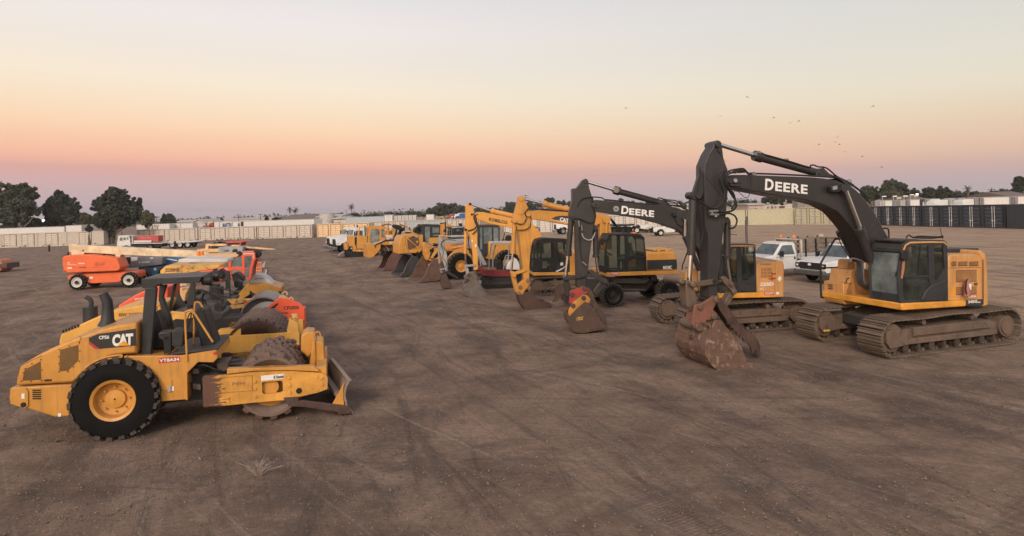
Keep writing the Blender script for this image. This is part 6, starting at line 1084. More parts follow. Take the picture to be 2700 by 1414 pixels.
# ================================================================== trucks (real-size builders)
def tp(mb, pts, hw, zt=None, tf=0):     # symmetric prism, narrowing above zt
    mb.prism(pts, -1, 1, lambda z: hw if (zt is None or z < zt) else hw-(z-zt)*tf); return mb
def pickup(x, y, yaw, label, bed, group='white pickup trucks', plow=False, name='pickup_truck'):
    m = Mach(name, x, y, yaw, label, 'pickup truck', 1, group); R_ = m.root
    b = MB(); tp(b, [(.98, .55), (1.0, .95), (.92, 1.12), (.1, 1.2), (-.55, 1.26), (-2.0, 1.26), (-2.0, .45), (-.55, .42), (-.5, .62), (-.3, .85), (0, .93), (.3, .85), (.5, .62), (.55, .5)], .98)
    body = b.build('body', WHT, R_, .06)
    g = MB(); tp(g, [(-.5, 1.24), (-1.12, 1.9), (-1.35, 1.95), (-1.95, 1.93), (-2.02, 1.85), (-2.0, 1.24)], .93, 1.24, .24); g.build('cab', WHT, R_, .05)
    hw = lambda z: .94-(z-1.24)*.24 if z > 1.24 else .94
    for sg in (-1, 1):
        wn = MB()
        P = [(-.72, 1.28), (-1.16, 1.78), (-1.78, 1.78), (-1.86, 1.28)]
        wn.add([(a, sg*(hw(z)+.006), z) for a, z in P]+[(a, sg*(hw(z)-.01), z) for a, z in P], [(0, 1, 2, 3), (4, 7, 6, 5), (0, 4, 5, 1), (1, 5, 6, 2), (2, 6, 7, 3), (3, 7, 4, 0)])
        wn.build('side_window', GLASSP, R_)
    z0, z1 = 1.29, 1.84; s0, s1 = -.535, -1.055
    MB().add([(s0+.02, -.84, z0), (s0+.02, .84, z0), (s1+.02, .72, z1), (s1+.02, -.72, z1), (s0-.02, -.84, z0), (s0-.02, .84, z0), (s1-.02, .72, z1), (s1-.02, -.72, z1)], [(0, 1, 2, 3), (7, 6, 5, 4), (0, 4, 5, 1), (1, 5, 6, 2), (2, 6, 7, 3), (3, 7, 4, 0)]).build('windshield', GLASSP, R_)
    gr = MB(); gr.box(.96, 1.03, -.68, .68, .74, 1.08); gr = gr.build('grille', BLK, R_, .02)
    q = MB()
    for k in range(3): q.box(1.03, 1.045, -.62, .62, .79+.1*k, .825+.1*k)
    q.build('grille_bars', GREY, gr, 0)
    q = MB(); q.box(.9, 1.04, -.97, -.69, .80, 1.04); q.box(.9, 1.04, .69, .97, .80, 1.04); q.build('headlight_housing', BLK, R_, .03)
    q = MB(); q.box(1.0, 1.05, -.9, -.74, .86, .97); q.box(1.0, 1.05, .74, .9, .86, .97); q.build('headlight', mat('lens', (.6, .6, .6), .2, dust=0), R_, .02)
    q = MB(); q.box(.98, 1.18, -1.0, 1.0, .45, .70); q.build('bumper', mat('dark_bumper', (.07, .07, .075), .45), R_, .05)
    q = MB(); q.box(.5, .98, -.99, .99, .42, .62); q.build('lower_fender', MC['dark_bumper'], R_, .04)
    q = MB(); q.cyl((1.0, 0, .98), (1.06, 0, .98), .06, n=16); o_ = q.build('badge', WLET, R_); o_.scale = (1, 1.7, 1); o_.location.z = 0
    q = MB(); q.box(-1.95, -1.6, -.999, -.985, 1.02, 1.1); q.box(-1.86, -1.76, .985, 1.0, 1.0, 1.12); q.build('door_handle', BLK, R_)
    q = MB(); q.tube([(-.65, .99, .5), (-.63, .99, .95), (-.68, .99, 1.2)], .006); q.tube([(-1.9, .99, .5), (-1.92, .99, 1.22)], .006); q.tube([(-.6, .99, 1.15), (-1.95, .99, 1.15)], .004); q.build('door_seam', BLK, R_)
    for sg in (-1, 1):
        q = MB(); q.box(-.86, -.72, sg*1.12, sg*1.32, 1.2, 1.5); q.tube([(-.78, sg*.96, 1.3), (-.78, sg*1.14, 1.35)], .03); q.build('mirror', BLK, R_, .03)
    for k in range(5):
        pass
    q = MB()
    for k in (-.5, -.2, 0, .2, .5): q.box(-1.2, -1.14, k-.03, k+.03, 1.9, 1.94)
    q.build('roof_lamps', AMB, R_)
    MB().box(-5.2, 1.0, -.45, .45, .42, .6).build('chassis', BLK, R_, .02)
    for s_ in (0, -3.6):
        for g_ in (1, -1): tire(m, (s_, g_*.98, .41), .41, .28, .22, OFFW, 0, g_, 28, name='wheel', dish=.06)
    if bed == 'stake':
        d = MB(); d.box(-5.3, -2.15, -1.15, 1.15, .98, 1.1); d.build('bed', OFFW, R_, .02); MB().box(-4.8, -2.2, .7, 1.1, .5, .97).build('side_box', BLK, R_, .02)
        q = MB(); q.box(-2.24, -2.16, -1.12, -1.02, 1.1, 2.1); q.box(-2.24, -2.16, 1.02, 1.12, 1.1, 2.1); q.box(-2.24, -2.16, -1.12, 1.12, 2.02, 2.1); q.build('headboard', mat('rusty_white', (.55, .5, .45), .6, rust=.4, sc_=3), R_, .02)
        q = MB()
        for k in range(9): q.tube([(-2.2, -1+.25*k, 1.1), (-2.2, -1+.25*k, 2.05)], .015)
        q.build('headboard_mesh', RUSTD, R_)
        q = MB()
        for sg in (-1, 1):
            for k in range(5): q.box(-2.45-.68*k-.04, -2.45-.68*k+.04, sg*1.12-.025, sg*1.12+.025, 1.1, 2.1)
        q.build('stakes', BLK, R_)
        q = MB()
        for sg in (-1, 1):
            for z in (1.3, 1.58, 1.86): q.box(-5.3, -2.3, sg*1.08-.012, sg*1.08+.012, z, z+.16)
        for z in (1.3, 1.58, 1.86): q.box(-5.32, -5.29, -1.1, 1.1, z, z+.16)
        q.build('side_boards', WOOD, R_)
    elif bed == 'service':
        d = MB(); d.box(-4.9, -2.08, -1.03, 1.03, .75, 1.45); d.build('service_body', WHT, R_, .03)
        q = MB(); tp(q, [(-2.05, 1.4), (-1.9, 1.93), (-1.7, 2.05), (-3.3, 2.07), (-3.4, 1.4)], .9, 1.4, .15); q.build('crew_roof', WHT, R_, .05)
        q = MB(); q.box(-1.5, -1.2, -.5, .5, 1.97, 2.08); q.build('light_bar', mat('bar_white', (.6, .6, .6), .3), R_, .03)
        q = MB(); q.cyl((-1.7, .3, 2.05), (-1.7, .3, 2.16), .09); q.build('beacon', AMB, R_, .01)
    else:
        d = MB(); d.box(-5.1, -2.06, -.97, .97, .6, 1.25); d.build('bed', WHT, R_, .04)
    for k in range(len([0])): pass
    if bed == 'stake':
        for yy in (-.6, .5):
            q = MB(); q.cyl((-2.2, yy, 2.1), (-2.2, yy, 2.16), .03); q.cyl((-2.2, yy, 2.16), (-2.2, yy, 2.3), .085, .06); q.build('beacon', AMB, R_, .01)
    return m
GLASSP = glassmat('vehicle_glass', (.3, .36, .36, 1), .8, (.05, .062, .065, 1))
pickup(13.67, 35.4, 195, 'white flatbed pickup with wooden stake sides and rusty headboard', 'stake')
pickup(16.06, 32.3, 200, 'white pickup with black grille and grey bumper, beside the stake-sided one', 'service')
# semi tractors
def semi(x, y, yaw, label, paint=WHT, group='white truck tractors', sleeper=False, simple=False, cat='truck'):
    m = Mach('truck_tractor', x, y, yaw, label, cat, 1, group); R_ = m.root
    b = MB(); tp(b, [(1.0, .9), (1.05, 1.55), (.95, 1.72), (-.8, 1.98), (-.8, .8), (-.65, .85), (-.5, 1.1), (0, 1.2), (.45, 1.1), (.6, .9)], 1.05, 1.3, .55); b.build('hood', paint, R_, .06)
    c = MB(); tp(c, [(-.78, .8), (-.8, 1.98), (-1.0, 2.62), (-1.2, 2.72), (-2.1, 2.78), (-2.2, 2.7), (-2.2, .8)], 1.05, 2.0, .12); c.build('cab', paint, R_, .05)
    if sleeper: s_ = MB(); tp(s_, [(-2.1, .8), (-2.1, 3.2), (-2.4, 3.5), (-3.9, 3.55), (-3.9, .8)], 1.1); s_.build('sleeper', paint, R_, .08)
    q = MB()
    q.add([(-.78+dx, sy, z) for dx in (.03, -.02) for sy, z in ((-.9, 2.03), (.9, 2.03))]+[(-.97+dx, sy, z) for dx in (.03, -.02) for sy, z in ((-.84, 2.56), (.84, 2.56))], [(0, 1, 5, 4), (2, 6, 7, 3), (0, 4, 6, 2), (1, 3, 7, 5), (4, 5, 7, 6), (0, 2, 3, 1)])
    q.build('windshield', GLASSP, R_)
    for sg in (-1, 1): MB().box(-1.9, -1.15, sg*1.052-.008, sg*1.052+.008, 1.85, 2.45).build('side_window', GLASSP, R_)
    MB().box(1.03, 1.09, -.55, .55, .85, 1.6).build('grille', BLK, R_, .02); MB().box(1.0, 1.35, -1.1, 1.1, .4, .75).build('bumper', mat('chrome_bumper', (.25, .25, .26), .3, metal=.7), R_, .04)
    q = MB(); q.box(.75, 1.06, -1.03, -.7, .95, 1.2); q.box(.75, 1.06, .7, 1.03, .95, 1.2); q.build('headlight', MC['lens'], R_, .04)
    for sg in (-1, 1): q = MB(); q.box(-.95, -.85, sg*1.35-.12, sg*1.35+.12, 1.9, 2.4); q.tube([(-.9, sg*1.05, 2.1), (-.9, sg*1.3, 2.1)], .03); q.build('mirror', BLK, R_, .02)
    if not sleeper: q = MB(); q.cyl((-2.3, .8, 1), (-2.3, .8, 3.0), .08); q.build('exhaust_stack', BLK, R_)
    MB().box(-6.2, .9, -.5, .5, .7, .95).build('chassis', BLK, R_, .02)
    for s_ in (0, -4.2, -5.4):
        for g_ in (1, -1): tire(m, (s_, g_*1.1, .52), .52, .3, .28, SLATE, 0, g_, 24, dish=.08)
    return m
semi(gx(14, 520, 71), 71, 212, 'white conventional truck tractor with chrome grille beside the yellow tracked carrier')
semi(gx(14, 330, 74.5), 74.5, 212, 'white truck tractor furthest out in the row, its hood ahead of the other white one')
# ================================================================== containers
def container(A, B, h, mt, n, label, door=True, rods=True, group='storage containers', dm=None, marks=None, depth=2.44):
    A = Vector(A[:2]+(0,)) if isinstance(A, tuple) else A; L = hypot(B[0]-A[0], B[1]-A[1]); yaw = atan2(B[1]-A[1], B[0]-A[0])
    R_ = empty('storage_container', (A[0], A[1], 0), yaw, label, 'container', group)
    b = MB(); b.box(.02, L-.02, .06, depth, .14, h-.02); k = int(L/.28)           # corrugated skin facing -y
    for i in range(k):
        x = .1+i*(L-.2)/k; b.prism([(x+.02, .16), (x+.16, .16), (x+.16, h-.16), (x+.02, h-.16)], .035, .07)
    body = b.build('body', mt, R_, 0)
    f = MB()
    for x in (0, L-.14): f.box(x, x+.14, -.01, .1, 0, h)
    f.box(.14, L-.14, -.008, .09, 0, .15); f.box(.14, L-.14, -.008, .09, h-.12, h)
    for x in (0, L-.14): f.box(x, x+.14, depth-.1, depth+.01, 0, h)
    f.build('frame', mt, R_, 0)
    if door:
        pit = L/n; dw = min(2.3, pit*.78)
        for i in range(n):
            x0 = pit*(i+.5)-dw/2; d = MB(); z0, z1 = .16, h-.24
            for j in (0, 1):
                a = x0+j*dw/2+.02; c = a+dw/2-.04; d.box(a, c, -.03, .01, z0, z1)
                for q in range(5): zz_ = z0+(z1-z0)*(.12+.18*q); d.add([(a+.1, -.03, zz_), (c-.1, -.03, zz_), (c-.1, -.10, zz_+.05), (a+.1, -.10, zz_+.05), (a+.1, -.03, zz_+.2), (c-.1, -.03, zz_+.2)], [(0, 1, 2, 3), (3, 2, 5, 4), (0, 3, 4), (1, 5, 2), (0, 4, 5, 1)])
            do = d.build('door', dm or mt, R_, 0)
            sw = .09 if A[1] > 105 else .05; s_ = MB(); s_.box(x0-sw, x0+.0, -.035, .015, z0, z1); s_.box(x0+dw, x0+dw+sw, -.035, .015, z0, z1); s_.box(x0+dw/2-.03, x0+dw/2+.03, -.04, .012, z0, z1); s_.box(x0-sw, x0+dw+sw, -.035, .012, z1, z1+sw)
            s_.build('door_seal', mat('door_seal', (.17, .125, .10), .7) if mt is not CONB else BLK, do)
            if rods:
                s_ = MB()
                for xx in (x0+dw/2-.14, x0+dw/2+.14): s_.cyl((xx, -.08, z0-.04), (xx, -.08, z1+.04), .022, n=6); s_.box(xx-.14, xx+.14, -.1, -.07, .9, .94)
                s_.build('lock_rod', WLET if mt is CONB else LGREY, do)
    return R_
def P2(k, x, Y): return (gx(k, x, Y), Y)
lab = lambda a, b: f'{a} {b}'
edges = [(-60, 124), (0, 124), (98.4, 124), (186, 124), (274, 124)]
names = ['cut by the left edge of the photo', 'with two double doors, below the left half of the long white trailer', 'with one wide double door, third from its right end', 'ending beside the big tree']
E0 = [(-130, 3, 'with one wide double door, outermost of its row, far from the big tree', 1), (4, 98, 'with two narrow double doors, under the very long white trailer', 2), (99, 176, 'with one double door, in front of the end of the very long trailer', 1), (177, 274, 'beside the big tree, with one double door', 1)]
for a, b, t, n in E0:
    container(P2(0, a, 124), P2(0, b, 124), 2.75, CONW, n, 'grey-white container '+t, rods=False, group='grey-white containers of the left row')
E1 = [(361, 521, 'with four doors, behind the red box and flatbed trailer', 4), (524, 676, 'in the middle of the long row, below the lettered trailers', 4), (679, 823, 'with four doors, under the long plain white trailer', 4)]
for (a, b, t, n), (Ya, Yb) in zip(E1, ((131, 129), (129, 127), (127, 125.5))):
    container(P2(0, a, Ya), P2(0, b, Yb), 2.62, CONW, n, 'grey-white container '+t, rods=False, group='grey-white containers of the long row')
container(P2(0, 836, 126), P2(0, 972, 123), 2.62, CONO, 4, 'sand-coloured container with four double doors, behind the white trucks', rods=False, group='sand containers') if 0 else None
container(P2(0, 836, 126), P2(0, 903, 124.5), 2.62, CONO, 2, 'sand-orange container with two double doors, between the grey-white row and the truck hoods', rods=False, group='sand-orange containers')
container(P2(0, 904.5, 124.5), P2(0, 973, 123), 2.62, CONO, 2, 'sand-orange container directly above the white truck cabs', rods=False, group='sand-orange containers')
for a, b, t, Y in ((982, 1070, 'pale container behind the tangled yellow rig', 139), (1071, 1175, 'pale grey container with flat side behind the green-glass cab', 138), (1178, 1265, 'pale container with lock rods behind the dark backhoe cab', 137)):
    container(P2(0, a, Y), P2(0, b, Y-.6), 2.6, CONW if 'flat' not in t else mat('container_grey', (.36, .37, .38), .5, streak=.1), 3, t, door='flat' not in t, rods='rods' in t, group='pale containers behind the loaders')
E2 = [(1330, 1420, 'white container beyond the KOBELCO boom', 113), (1421, 1522, 'white container between the CAT boom and the white truck', 112.5), (1523, 1617, 'white container hidden partly by the charcoal stick', 112), (1618, 1705, 'white container above the black flatbed trailer', 111.5), (1706, 1800, 'white container above the stripped white pickup', 111)]
for a, b, t, Y in E2:
    container(P2(0, a, Y), P2(0, b, Y-.4), 2.62, mat('container_white', (.54, .49, .45), .6, streak=.25, rust=.08, vary=.07), 3, t, rods=False, group='white containers in the middle')
container(P2(0, 1862, 118), P2(0, 1971, 114), 2.75, CONT, 1, 'tan container with plain corrugated side, partly behind the charcoal stick', door=False, group='tan containers with plain sides')
container(P2(0, 1973, 114), P2(0, 2093, 110), 2.85, CONT, 1, 'tan container with plain corrugated side, touching the tan one with double doors', door=False, group='tan containers with plain sides')
container(P2(0, 2096, 109), P2(0, 2290, 98), 2.9, CONT, 5, 'tan container with a row of double doors, under the long charcoal boom')
container(P2(0, 2296, 97), P2(0, 2430, 87), 2.9, CONB, 4, 'black container with white lock rods, partly behind the largest boom')
container(P2(0, 2433, 86.6), P2(0, 2652, 75.5), 2.9, CONB, 4, 'black container with four double doors, in full view below the white trailers')
container(P2(0, 2656, 75), P2(0, 2840, 68), 2.9, CONB, 1, 'black container with plain side, at the end of the black row', door=False)
# ================================================================== trailers beyond the containers
def trailer(k, x0, x1, Ya, Yb, label, mt=TRAIL, h=4.0, z0=1.15, group='white box trailers', texts=(), rear=False, name='box_trailer', zb=0):
    A = P2(k, x0, Ya); B = P2(k, x1, Yb); L = hypot(B[0]-A[0], B[1]-A[1]); yaw = atan2(B[1]-A[1], B[0]-A[0])
    R_ = empty(name, (A[0], A[1], zb), yaw, label, 'trailer', group)
    MB().box(0, L, 0, 2.5, z0, h).build('box', mt, R_, .03)
    s_ = MB(); s_.box(0, L, -.02, .02, z0-.02, z0+.08); s_.box(0, L, -.02, .02, h-.1, h-.01)
    for x in (0, L-.06): s_.box(x, x+.06, -.02, .02, z0+.08, h-.1)
    s_.build('edge_rail', LGREY, R_)
    if not rear:
        MB().box(.5, L-.5, .4, 2.1, z0-.25, z0-.02).build('undercarriage', BLK, R_)
        q = MB()
        for x in (L-1.2, L-2.4):
            q.cyl((x, 0, .5), (x, .5, .5), .5, n=16); q.cyl((x, 2.0, .5), (x, 2.5, .5), .5, n=16)
        q.build('wheels', RUBB, R_); MB().box(2.2, 2.35, .3, 2.2, 0, z0-.2).build('landing_gear', LGREY, R_)
    else:
        q = MB(); q.box(L/2-.02, L/2+.02, -.03, 0, z0+.1, h-.12)
        for x in (L*.25, L*.38, L*.62, L*.75): q.cyl((x, -.05, z0+.1), (x, -.05, h-.1), .02, n=6)
        q.build('rear_doors', LGREY, R_); q = MB(); q.cyl((.3, .3, .5), (L-.3, .3, .5), .5, n=16); q.build('wheels', RUBB, R_)
    for (s0, s1, za, zc, txt, mm, bd) in texts:
        if txt:
            v, f = text_mesh(txt, bd, shear=.25); xs = [p[0] for p in v]; ys = [p[1] for p in v]; a0, a1, b0, b1 = min(xs), max(xs), min(ys), max(ys)
            q = MB(); q.add([(L*(s0+(s1-s0)*(x-a0)/(a1-a0)), -.022 if z > 0 else -.001, za+(zc-za)*(y-b0)/(b1-b0)) for x, y, z in v], f); q.build('lettering', mm, R_, sm=False)
        else: q = MB(); q.box(L*s0, L*s1, -.022, -.001, za, zc); q.build('stripe', mm, R_)
    return R_
NAVY = mat('navy_letter', (.015, .06, .22), .5, dust=0)
trailer(3, -150, 725, 134, 133, 'very long white trailer showing over the grey-white containers', h=3.85)
trailer(3, 736, 915, 133, 133, 'shorter white trailer next to the very long one, over the grey-white containers', h=4.0)
for x0, x1, mt, t in ((790, 870, TRAIL, 'white container stacked beside the red one, away from the big tree'), (871, 971, REDP, 'dull red container between two white ones'), (972, 1020, TRAIL, 'white container stacked between the red one and the big tree')):
    trailer(3, x0, x1, 148, 148, t, mt, h=5.3, z0=2.6, group=None, name='stacked_trailer') if 0 else trailer(3, x0, x1, 150, 150, t.replace('container stacked', 'trailer standing').replace('red container', 'red trailer'), mt, h=4.0, z0=1.2, group='trailers beyond the left row')
trailer(3, 1520, 1890, 165, 165, 'white trailer with dark spray-paint scrawl on its side', h=3.55, texts=((.30, .68, 1.5, 3.3, 'ROADX', BROWN, .03),))
for x0, x1, t in ((205, 370, 'white trailer next to the spray-painted one'), (372, 530, 'white trailer next to the gabled shed')):
    trailer(4, x0, x1, 168, 168, t, h=3.5)
trailer(4, 712, 782, 160, 160, 'small cream trailer between the red tractor and the lettered trailers', mat('cream_trailer', (.55, .5, .3), .5), h=3.8)
trailer(4, 797, 862, 150, 150, 'short blank white trailer beside the one lettered MARTEN', h=3.75)
trailer(4, 866, 1030, 146, 146, 'white trailer with blue MARTEN lettering', h=3.65, texts=((.22, .95, 2.2, 3.35, 'MARTEN', NAVY, .05), (.22, .80, 1.75, 2.0, '', NAVY, 0)))
trailer(4, 1033, 1166, 145, 145, 'white trailer showing only part of its blue lettering', h=3.6, texts=((.48, .74, 2.2, 3.35, 'MA', NAVY, .03), (.46, .78, 1.8, 2.0, '', NAVY, 0), (.80, 1.0, 1.3, 3.5, '', BLK, 0)))
trailer(4, 1172, 2072, 142, 133, 'longest plain white trailer, over the end of the long container row', h=3.65)
trailer(14, 590, 1745, 150, 143, 'long pale blue-grey trailer behind the sand-orange containers', mat('pale_blue_trailer', (.38, .41, .45), .5, dust=.05, vary=.05), h=3.7)
trailer(14, 1745, 1978, 141, 141, 'white trailer seen from its rear doors, above the tangled rig', h=4.0, rear=True, group='trailers seen from behind')
random.seed(11)
xs = [1985, 2045, 2110, 2165, 2235]
x = 0; i = 0
while x < 380:
    wd = random.choice((50, 62, 70)); trailer(15, x, x+wd-8, 205, 205, 'white trailer in the far line of rear ends behind the loaders', h=3.5, rear=True, group='far line of trailers'); x += wd; i += 1
trailer(15, 570, 705, 205, 205, 'white trailer beside the yellow far truck tractor', h=3.5)
trailer(15, 1145, 1300, 205, 205, 'pale blue trailer beside the blue far truck tractor', MC['pale_blue_trailer'], h=3.7)
REDT = mat('tractor_red', (.36, .05, .06), .4); BLUT = mat('tractor_blue', (.03, .10, .30), .4); YELT = mat('tractor_yellow', (.65, .42, .03), .4)
for x, mt, t in ((745, YELT, 'yellow'), (870, REDT, 'red'), (950, WHT, 'white'), (1030, BLUT, 'blue')):
    semi(gx(15, x, 195), 195, 200, f'far {t} truck tractor in the line of parked trucks', mt, 'far truck tractors', sleeper=(t != 'yellow'))
semi(gx(4, 650, 158), 158, 250, 'red truck tractor in front of the gabled shed', REDT, 'truck tractors by the shed', sleeper=True)
# middle yard: white truck, black flatbed, stripped pickup
semi(gx(16, 520, 101), 101, 190, 'white truck with grey grille behind the second yellow stick', WHT, 'truck tractors of the middle yard')
m = Mach('flatbed_trailer', gx(16, 1560, 98), 98, 182, 'black flatbed trailer frame with dual wheels in the middle yard', 'trailer', 1)
m.part('deck', BLK, [('p', [16, (1380, 205), (1720, 205), (1750, 195), (1755, 225), (1640, 235), (1380, 240)], 1.2, -1.2), ('p', [16, (1370, 245), (1700, 245), (1760, 290), (1700, 300), (1370, 270)], .5, -.5)], bevel=.02)
for x in (1555, 1655, 1410):
    (a, b), = m.L([16, (x, 300)], 1.1)
    for g in (1, -1): tire(m, (a, g*1.15, .52), .52, .4, .25, BLK, 0, g, 20)
m = Mach('flatbed_trailer', gx(16, 1880, 96), 96, 182, 'empty white low trailer between the black flatbed and the stripped pickup', 'trailer', 1)
m.part('deck', OFFW, [('p', [16, (1830, 212), (2120, 210), (2000, 245), (1960, 280), (1860, 275), (1860, 235)], 1.1, -1.1)], bevel=.02)
(a, b), = m.L([16, (1797, 270)], 1.1)
for g in (1, -1): tire(m, (a, g*1.15, .5), .5, .35, .28, OFFW, 0, g, 20)
m.part('undercarriage', BLK, [('p', [16, (1760, 235), (1860, 235), (1850, 255), (1770, 255)], .8, -.8), ('p', [16, (1890, 280), (2010, 300), (1990, 340), (1880, 330)], .8, -.8)], bevel=.02)
pk = pickup(gx(16, 2170, 86), 86, 184, 'stripped white pickup missing its front end, in the middle yard', 'plain', 'wrecked pickups')
for ch in list(pk.root.children):
    if ch.name.split('.')[0] in ('grille', 'headlight', 'headlight_housing', 'bumper', 'badge', 'bed', 'roof_lamps'): 
        for q in list(ch.children): bpy.data.objects.remove(q)
        bpy.data.objects.remove(ch)
q = MB(); q.box(.5, 1.1, -.8, .8, .5, .85); q.box(.85, 1.25, -.5, .3, .6, 1.05); q.cyl((.9, .5, .9), (1.1, .6, 1.1), .2); q.build('bare_engine', BLK, pk.root, .04)
q = MB(); q.box(-5.4, -2.1, -.8, .8, .5, .72); q.box(-5.4, -2.2, .5, .9, .4, .5); q.build('bare_frame', BLK, pk.root, .02)
# ================================================================== trailers and tractors at far right
segs = [(628, 690, 'white', 100), (692, 795, 'white', 100), (798, 838, 'dark', 100), (842, 905, 'rusty', 100), (907, 970, 'white', 99), (972, 1035, 'dark', 99), (1036, 1170, 'white', 98), (1240, 1308, 'dark', 97), (1310, 1445, 'white', 97), (1585, 1645, 'white', 96), (1648, 1720, 'dark', 96), (1722, 1782, 'white', 95), (1785, 1862, 'dark', 95), (1925, 1955, 'white', 94), (1958, 1990, 'dark', 94), (1993, 2036, 'rusty', 93.5), (2038, 2392, 'long white', 93), (2396, 2495, 'dark', 92), (2498, 2800, 'long white', 91)]
DK = mat('trailer_dark', (.16, .14, .13), .6, rust=.2, dust=.1)
RS = mat('trailer_rusty', (.36, .27, .22), .6, rust=.35)
ORD = 'first second third fourth fifth sixth seventh eighth ninth tenth eleventh twelfth thirteenth fourteenth fifteenth sixteenth seventeenth eighteenth nineteenth'.split()
for i, (a, b, c, Y) in enumerate(segs):
    k_ = '' if b-a > 150 else 'narrow ' if b-a < 60 else ''
    trailer(11, a, b, Y, Y-(b-a)/400, f'{k_}{c} trailer over the black containers, {ORD[i]} along from the largest boom', {'w': TRAIL, 'd': DK, 'r': RS, 'l': TRAIL}[c[0]], h=3.75, rear=(b-a < 100), group='trailers over the black containers')
semi(gx(11, 520, 102), 102, 200, 'round-nosed white truck at the start of the black container row', WHT, 'truck tractors at the right', sleeper=True)
semi(gx(11, 590, 101), 101, 200, 'white truck tractor next to the round-nosed one behind the black containers', WHT, 'truck tractors at the right', sleeper=True)
semi(gx(11, 1140, 96), 96, 195, 'white truck tractor with chrome front, behind the black containers', WHT, 'truck tractors at the right', sleeper=True)
semi(gx(11, 1200, 96.5), 96.5, 195, 'white truck tractor touching the chrome-fronted one behind the black containers', WHT, 'truck tractors at the right', sleeper=True)
semi(gx(11, 1500, 95), 95, 184, 'white truck tractor in side view with tall sleeper behind the black containers', WHT, 'truck tractors at the right', sleeper=True)
# ================================================================== buildings
def gable(k, x0, x1, Y, h, hr, mt, rm, label, name='shed', dp=12, along=True, zb=0, door=True):
    A = P2(k, x0, Y); B = P2(k, x1, Y); L = B[0]-A[0]; R_ = empty(name, (A[0], Y, zb), 0, label, 'building')
    wl = MB(); wl.box(0, L, 0, dp, 0, h)
    if not along: wl.prism([(0, h), (L/2, hr), (L, h)], 0, dp)
    wl.build('wall', mt, R_)
    r_ = MB()
    if along: r_.add([(-.4, -.5, h), (L+.4, -.5, h), (L+.4, dp/2, hr), (-.4, dp/2, hr), (-.4, dp+.5, h), (L+.4, dp+.5, h), (-.4, -.5, h-.15), (L+.4, -.5, h-.15)], [(0, 1, 2, 3), (3, 2, 5, 4), (0, 6, 7, 1), (0, 3, 4), (1, 5, 2)])
    else:
        r_.ribbon([(-.3, h-.1), (L/2, hr)], .2, -.4, dp+.4); r_.ribbon([(L/2, hr), (L+.3, h-.1)], .2, -.4, dp+.4)
    r_.build('roof', rm, R_)
    if door:
        MB().box(L*.4, L*.55, -.04, .01, 0, min(h*.7, 3)).build('door', BROWN, R_)
        for i in range(3): MB().box(L*(.08+.1*i), L*(.13+.1*i), -.04, .01, h*.45, h*.7).build('window', GLASSD, R_)
    return R_
SHW = mat('shed_white', (.52, .46, .42), .7, streak=.2); ROOFW = mat('roof_white', (.48, .44, .42), .7, streak=.2); ROOFB = mat('roof_brown', (.15, .105, .09), .8)
gable(4, 515, 680, 185, 3.2, 4.3, SHW, ROOFW, 'small white gabled shed behind the trailers, beside the trailers', along=False)
gable(4, 298, 515, 260, 3.6, 4.4, SHW, ROOFW, 'low white building with flat roof beside the gabled shed', name='warehouse')
gable(4, 690, 1560, 300, 3.9, 4.6, SHW, ROOFW, 'very long white warehouse far behind the lettered trailers', name='warehouse')
gable(4, 1650, 2260, 175, 3.6, 4.9, BROWN, ROOFB, 'long brown-roofed building under the pair of palms', name='warehouse', dp=20)
gable(14, -250, 430, 165, 4.0, 4.6, SHW, ROOFW, 'white flat-roofed shed behind the white tank', name='shed')
gable(14, 230, 590, 158, 3.5, 3.9, SHW, ROOFW, 'white shed with rounded corner beside the pale blue-grey trailer', name='shed')
t = MB(); t.cyl((0, 0, 0), (0, 0, 4.8), 1.9, n=28); t.cyl((0, 0, 4.8), (0, 0, 5.1), 1.95, .3, n=28); o = t.build('storage_tank', ROOFW, None); o.location = (gx(14, 45, 162), 162, 0); tag(o, 'white cylindrical tank in front of the white sheds', 'tank')
gable(7, 600, 1130, 190, 3.6, 4.3, SHW, ROOFW, 'long pale roof behind the first DEERE boom', name='warehouse')
gable(8, 790, 1010, 210, 3.2, 3.8, SHW, ROOFW, 'pale warehouse behind the plain tan containers', name='warehouse')
gable(8, 1010, 1190, 160, 3.5, 3.8, mat('pinkish_wall', (.42, .34, .30), .7), ROOFW, 'pinkish block with bare wall behind the tan containers', name='warehouse')
gable(8, 1190, 1640, 200, 3.5, 4.4, SHW, ROOFW, 'wide white warehouse roof under the letters of the largest boom', name='warehouse')
o = MB().box(0, 5, 0, 5, 0, 3.2).build('rooftop_unit', mat('unit_grey', (.2, .19, .18), .6), None, .1); o.location = (gx(8, 1590, 140), 140, 4.2); o.location = W(8, 1590, 870, 140); o.location.z = 6.2
bpy.data.objects.remove(o)
container(P2(8, 1590, 135), P2(8, 1680, 135), 4.4, mat('bin_grey', (.22, .2, .18), .6, rust=.2), 1, 'tall brownish-grey box standing behind the tan double doors', door=False, group='odd boxes')
gable(11, 1115, 1290, 130, 3.4, 4.4, BROWN, ROOFB, 'brown-roofed house among the trees behind the parked trailers', name='house')
gable(11, 2375, 2700, 130, 3.5, 4.6, mat('wall_grey', (.25, .22, .2), .8), ROOFB, 'grey hipped-roof house behind the long white trailer', name='house')
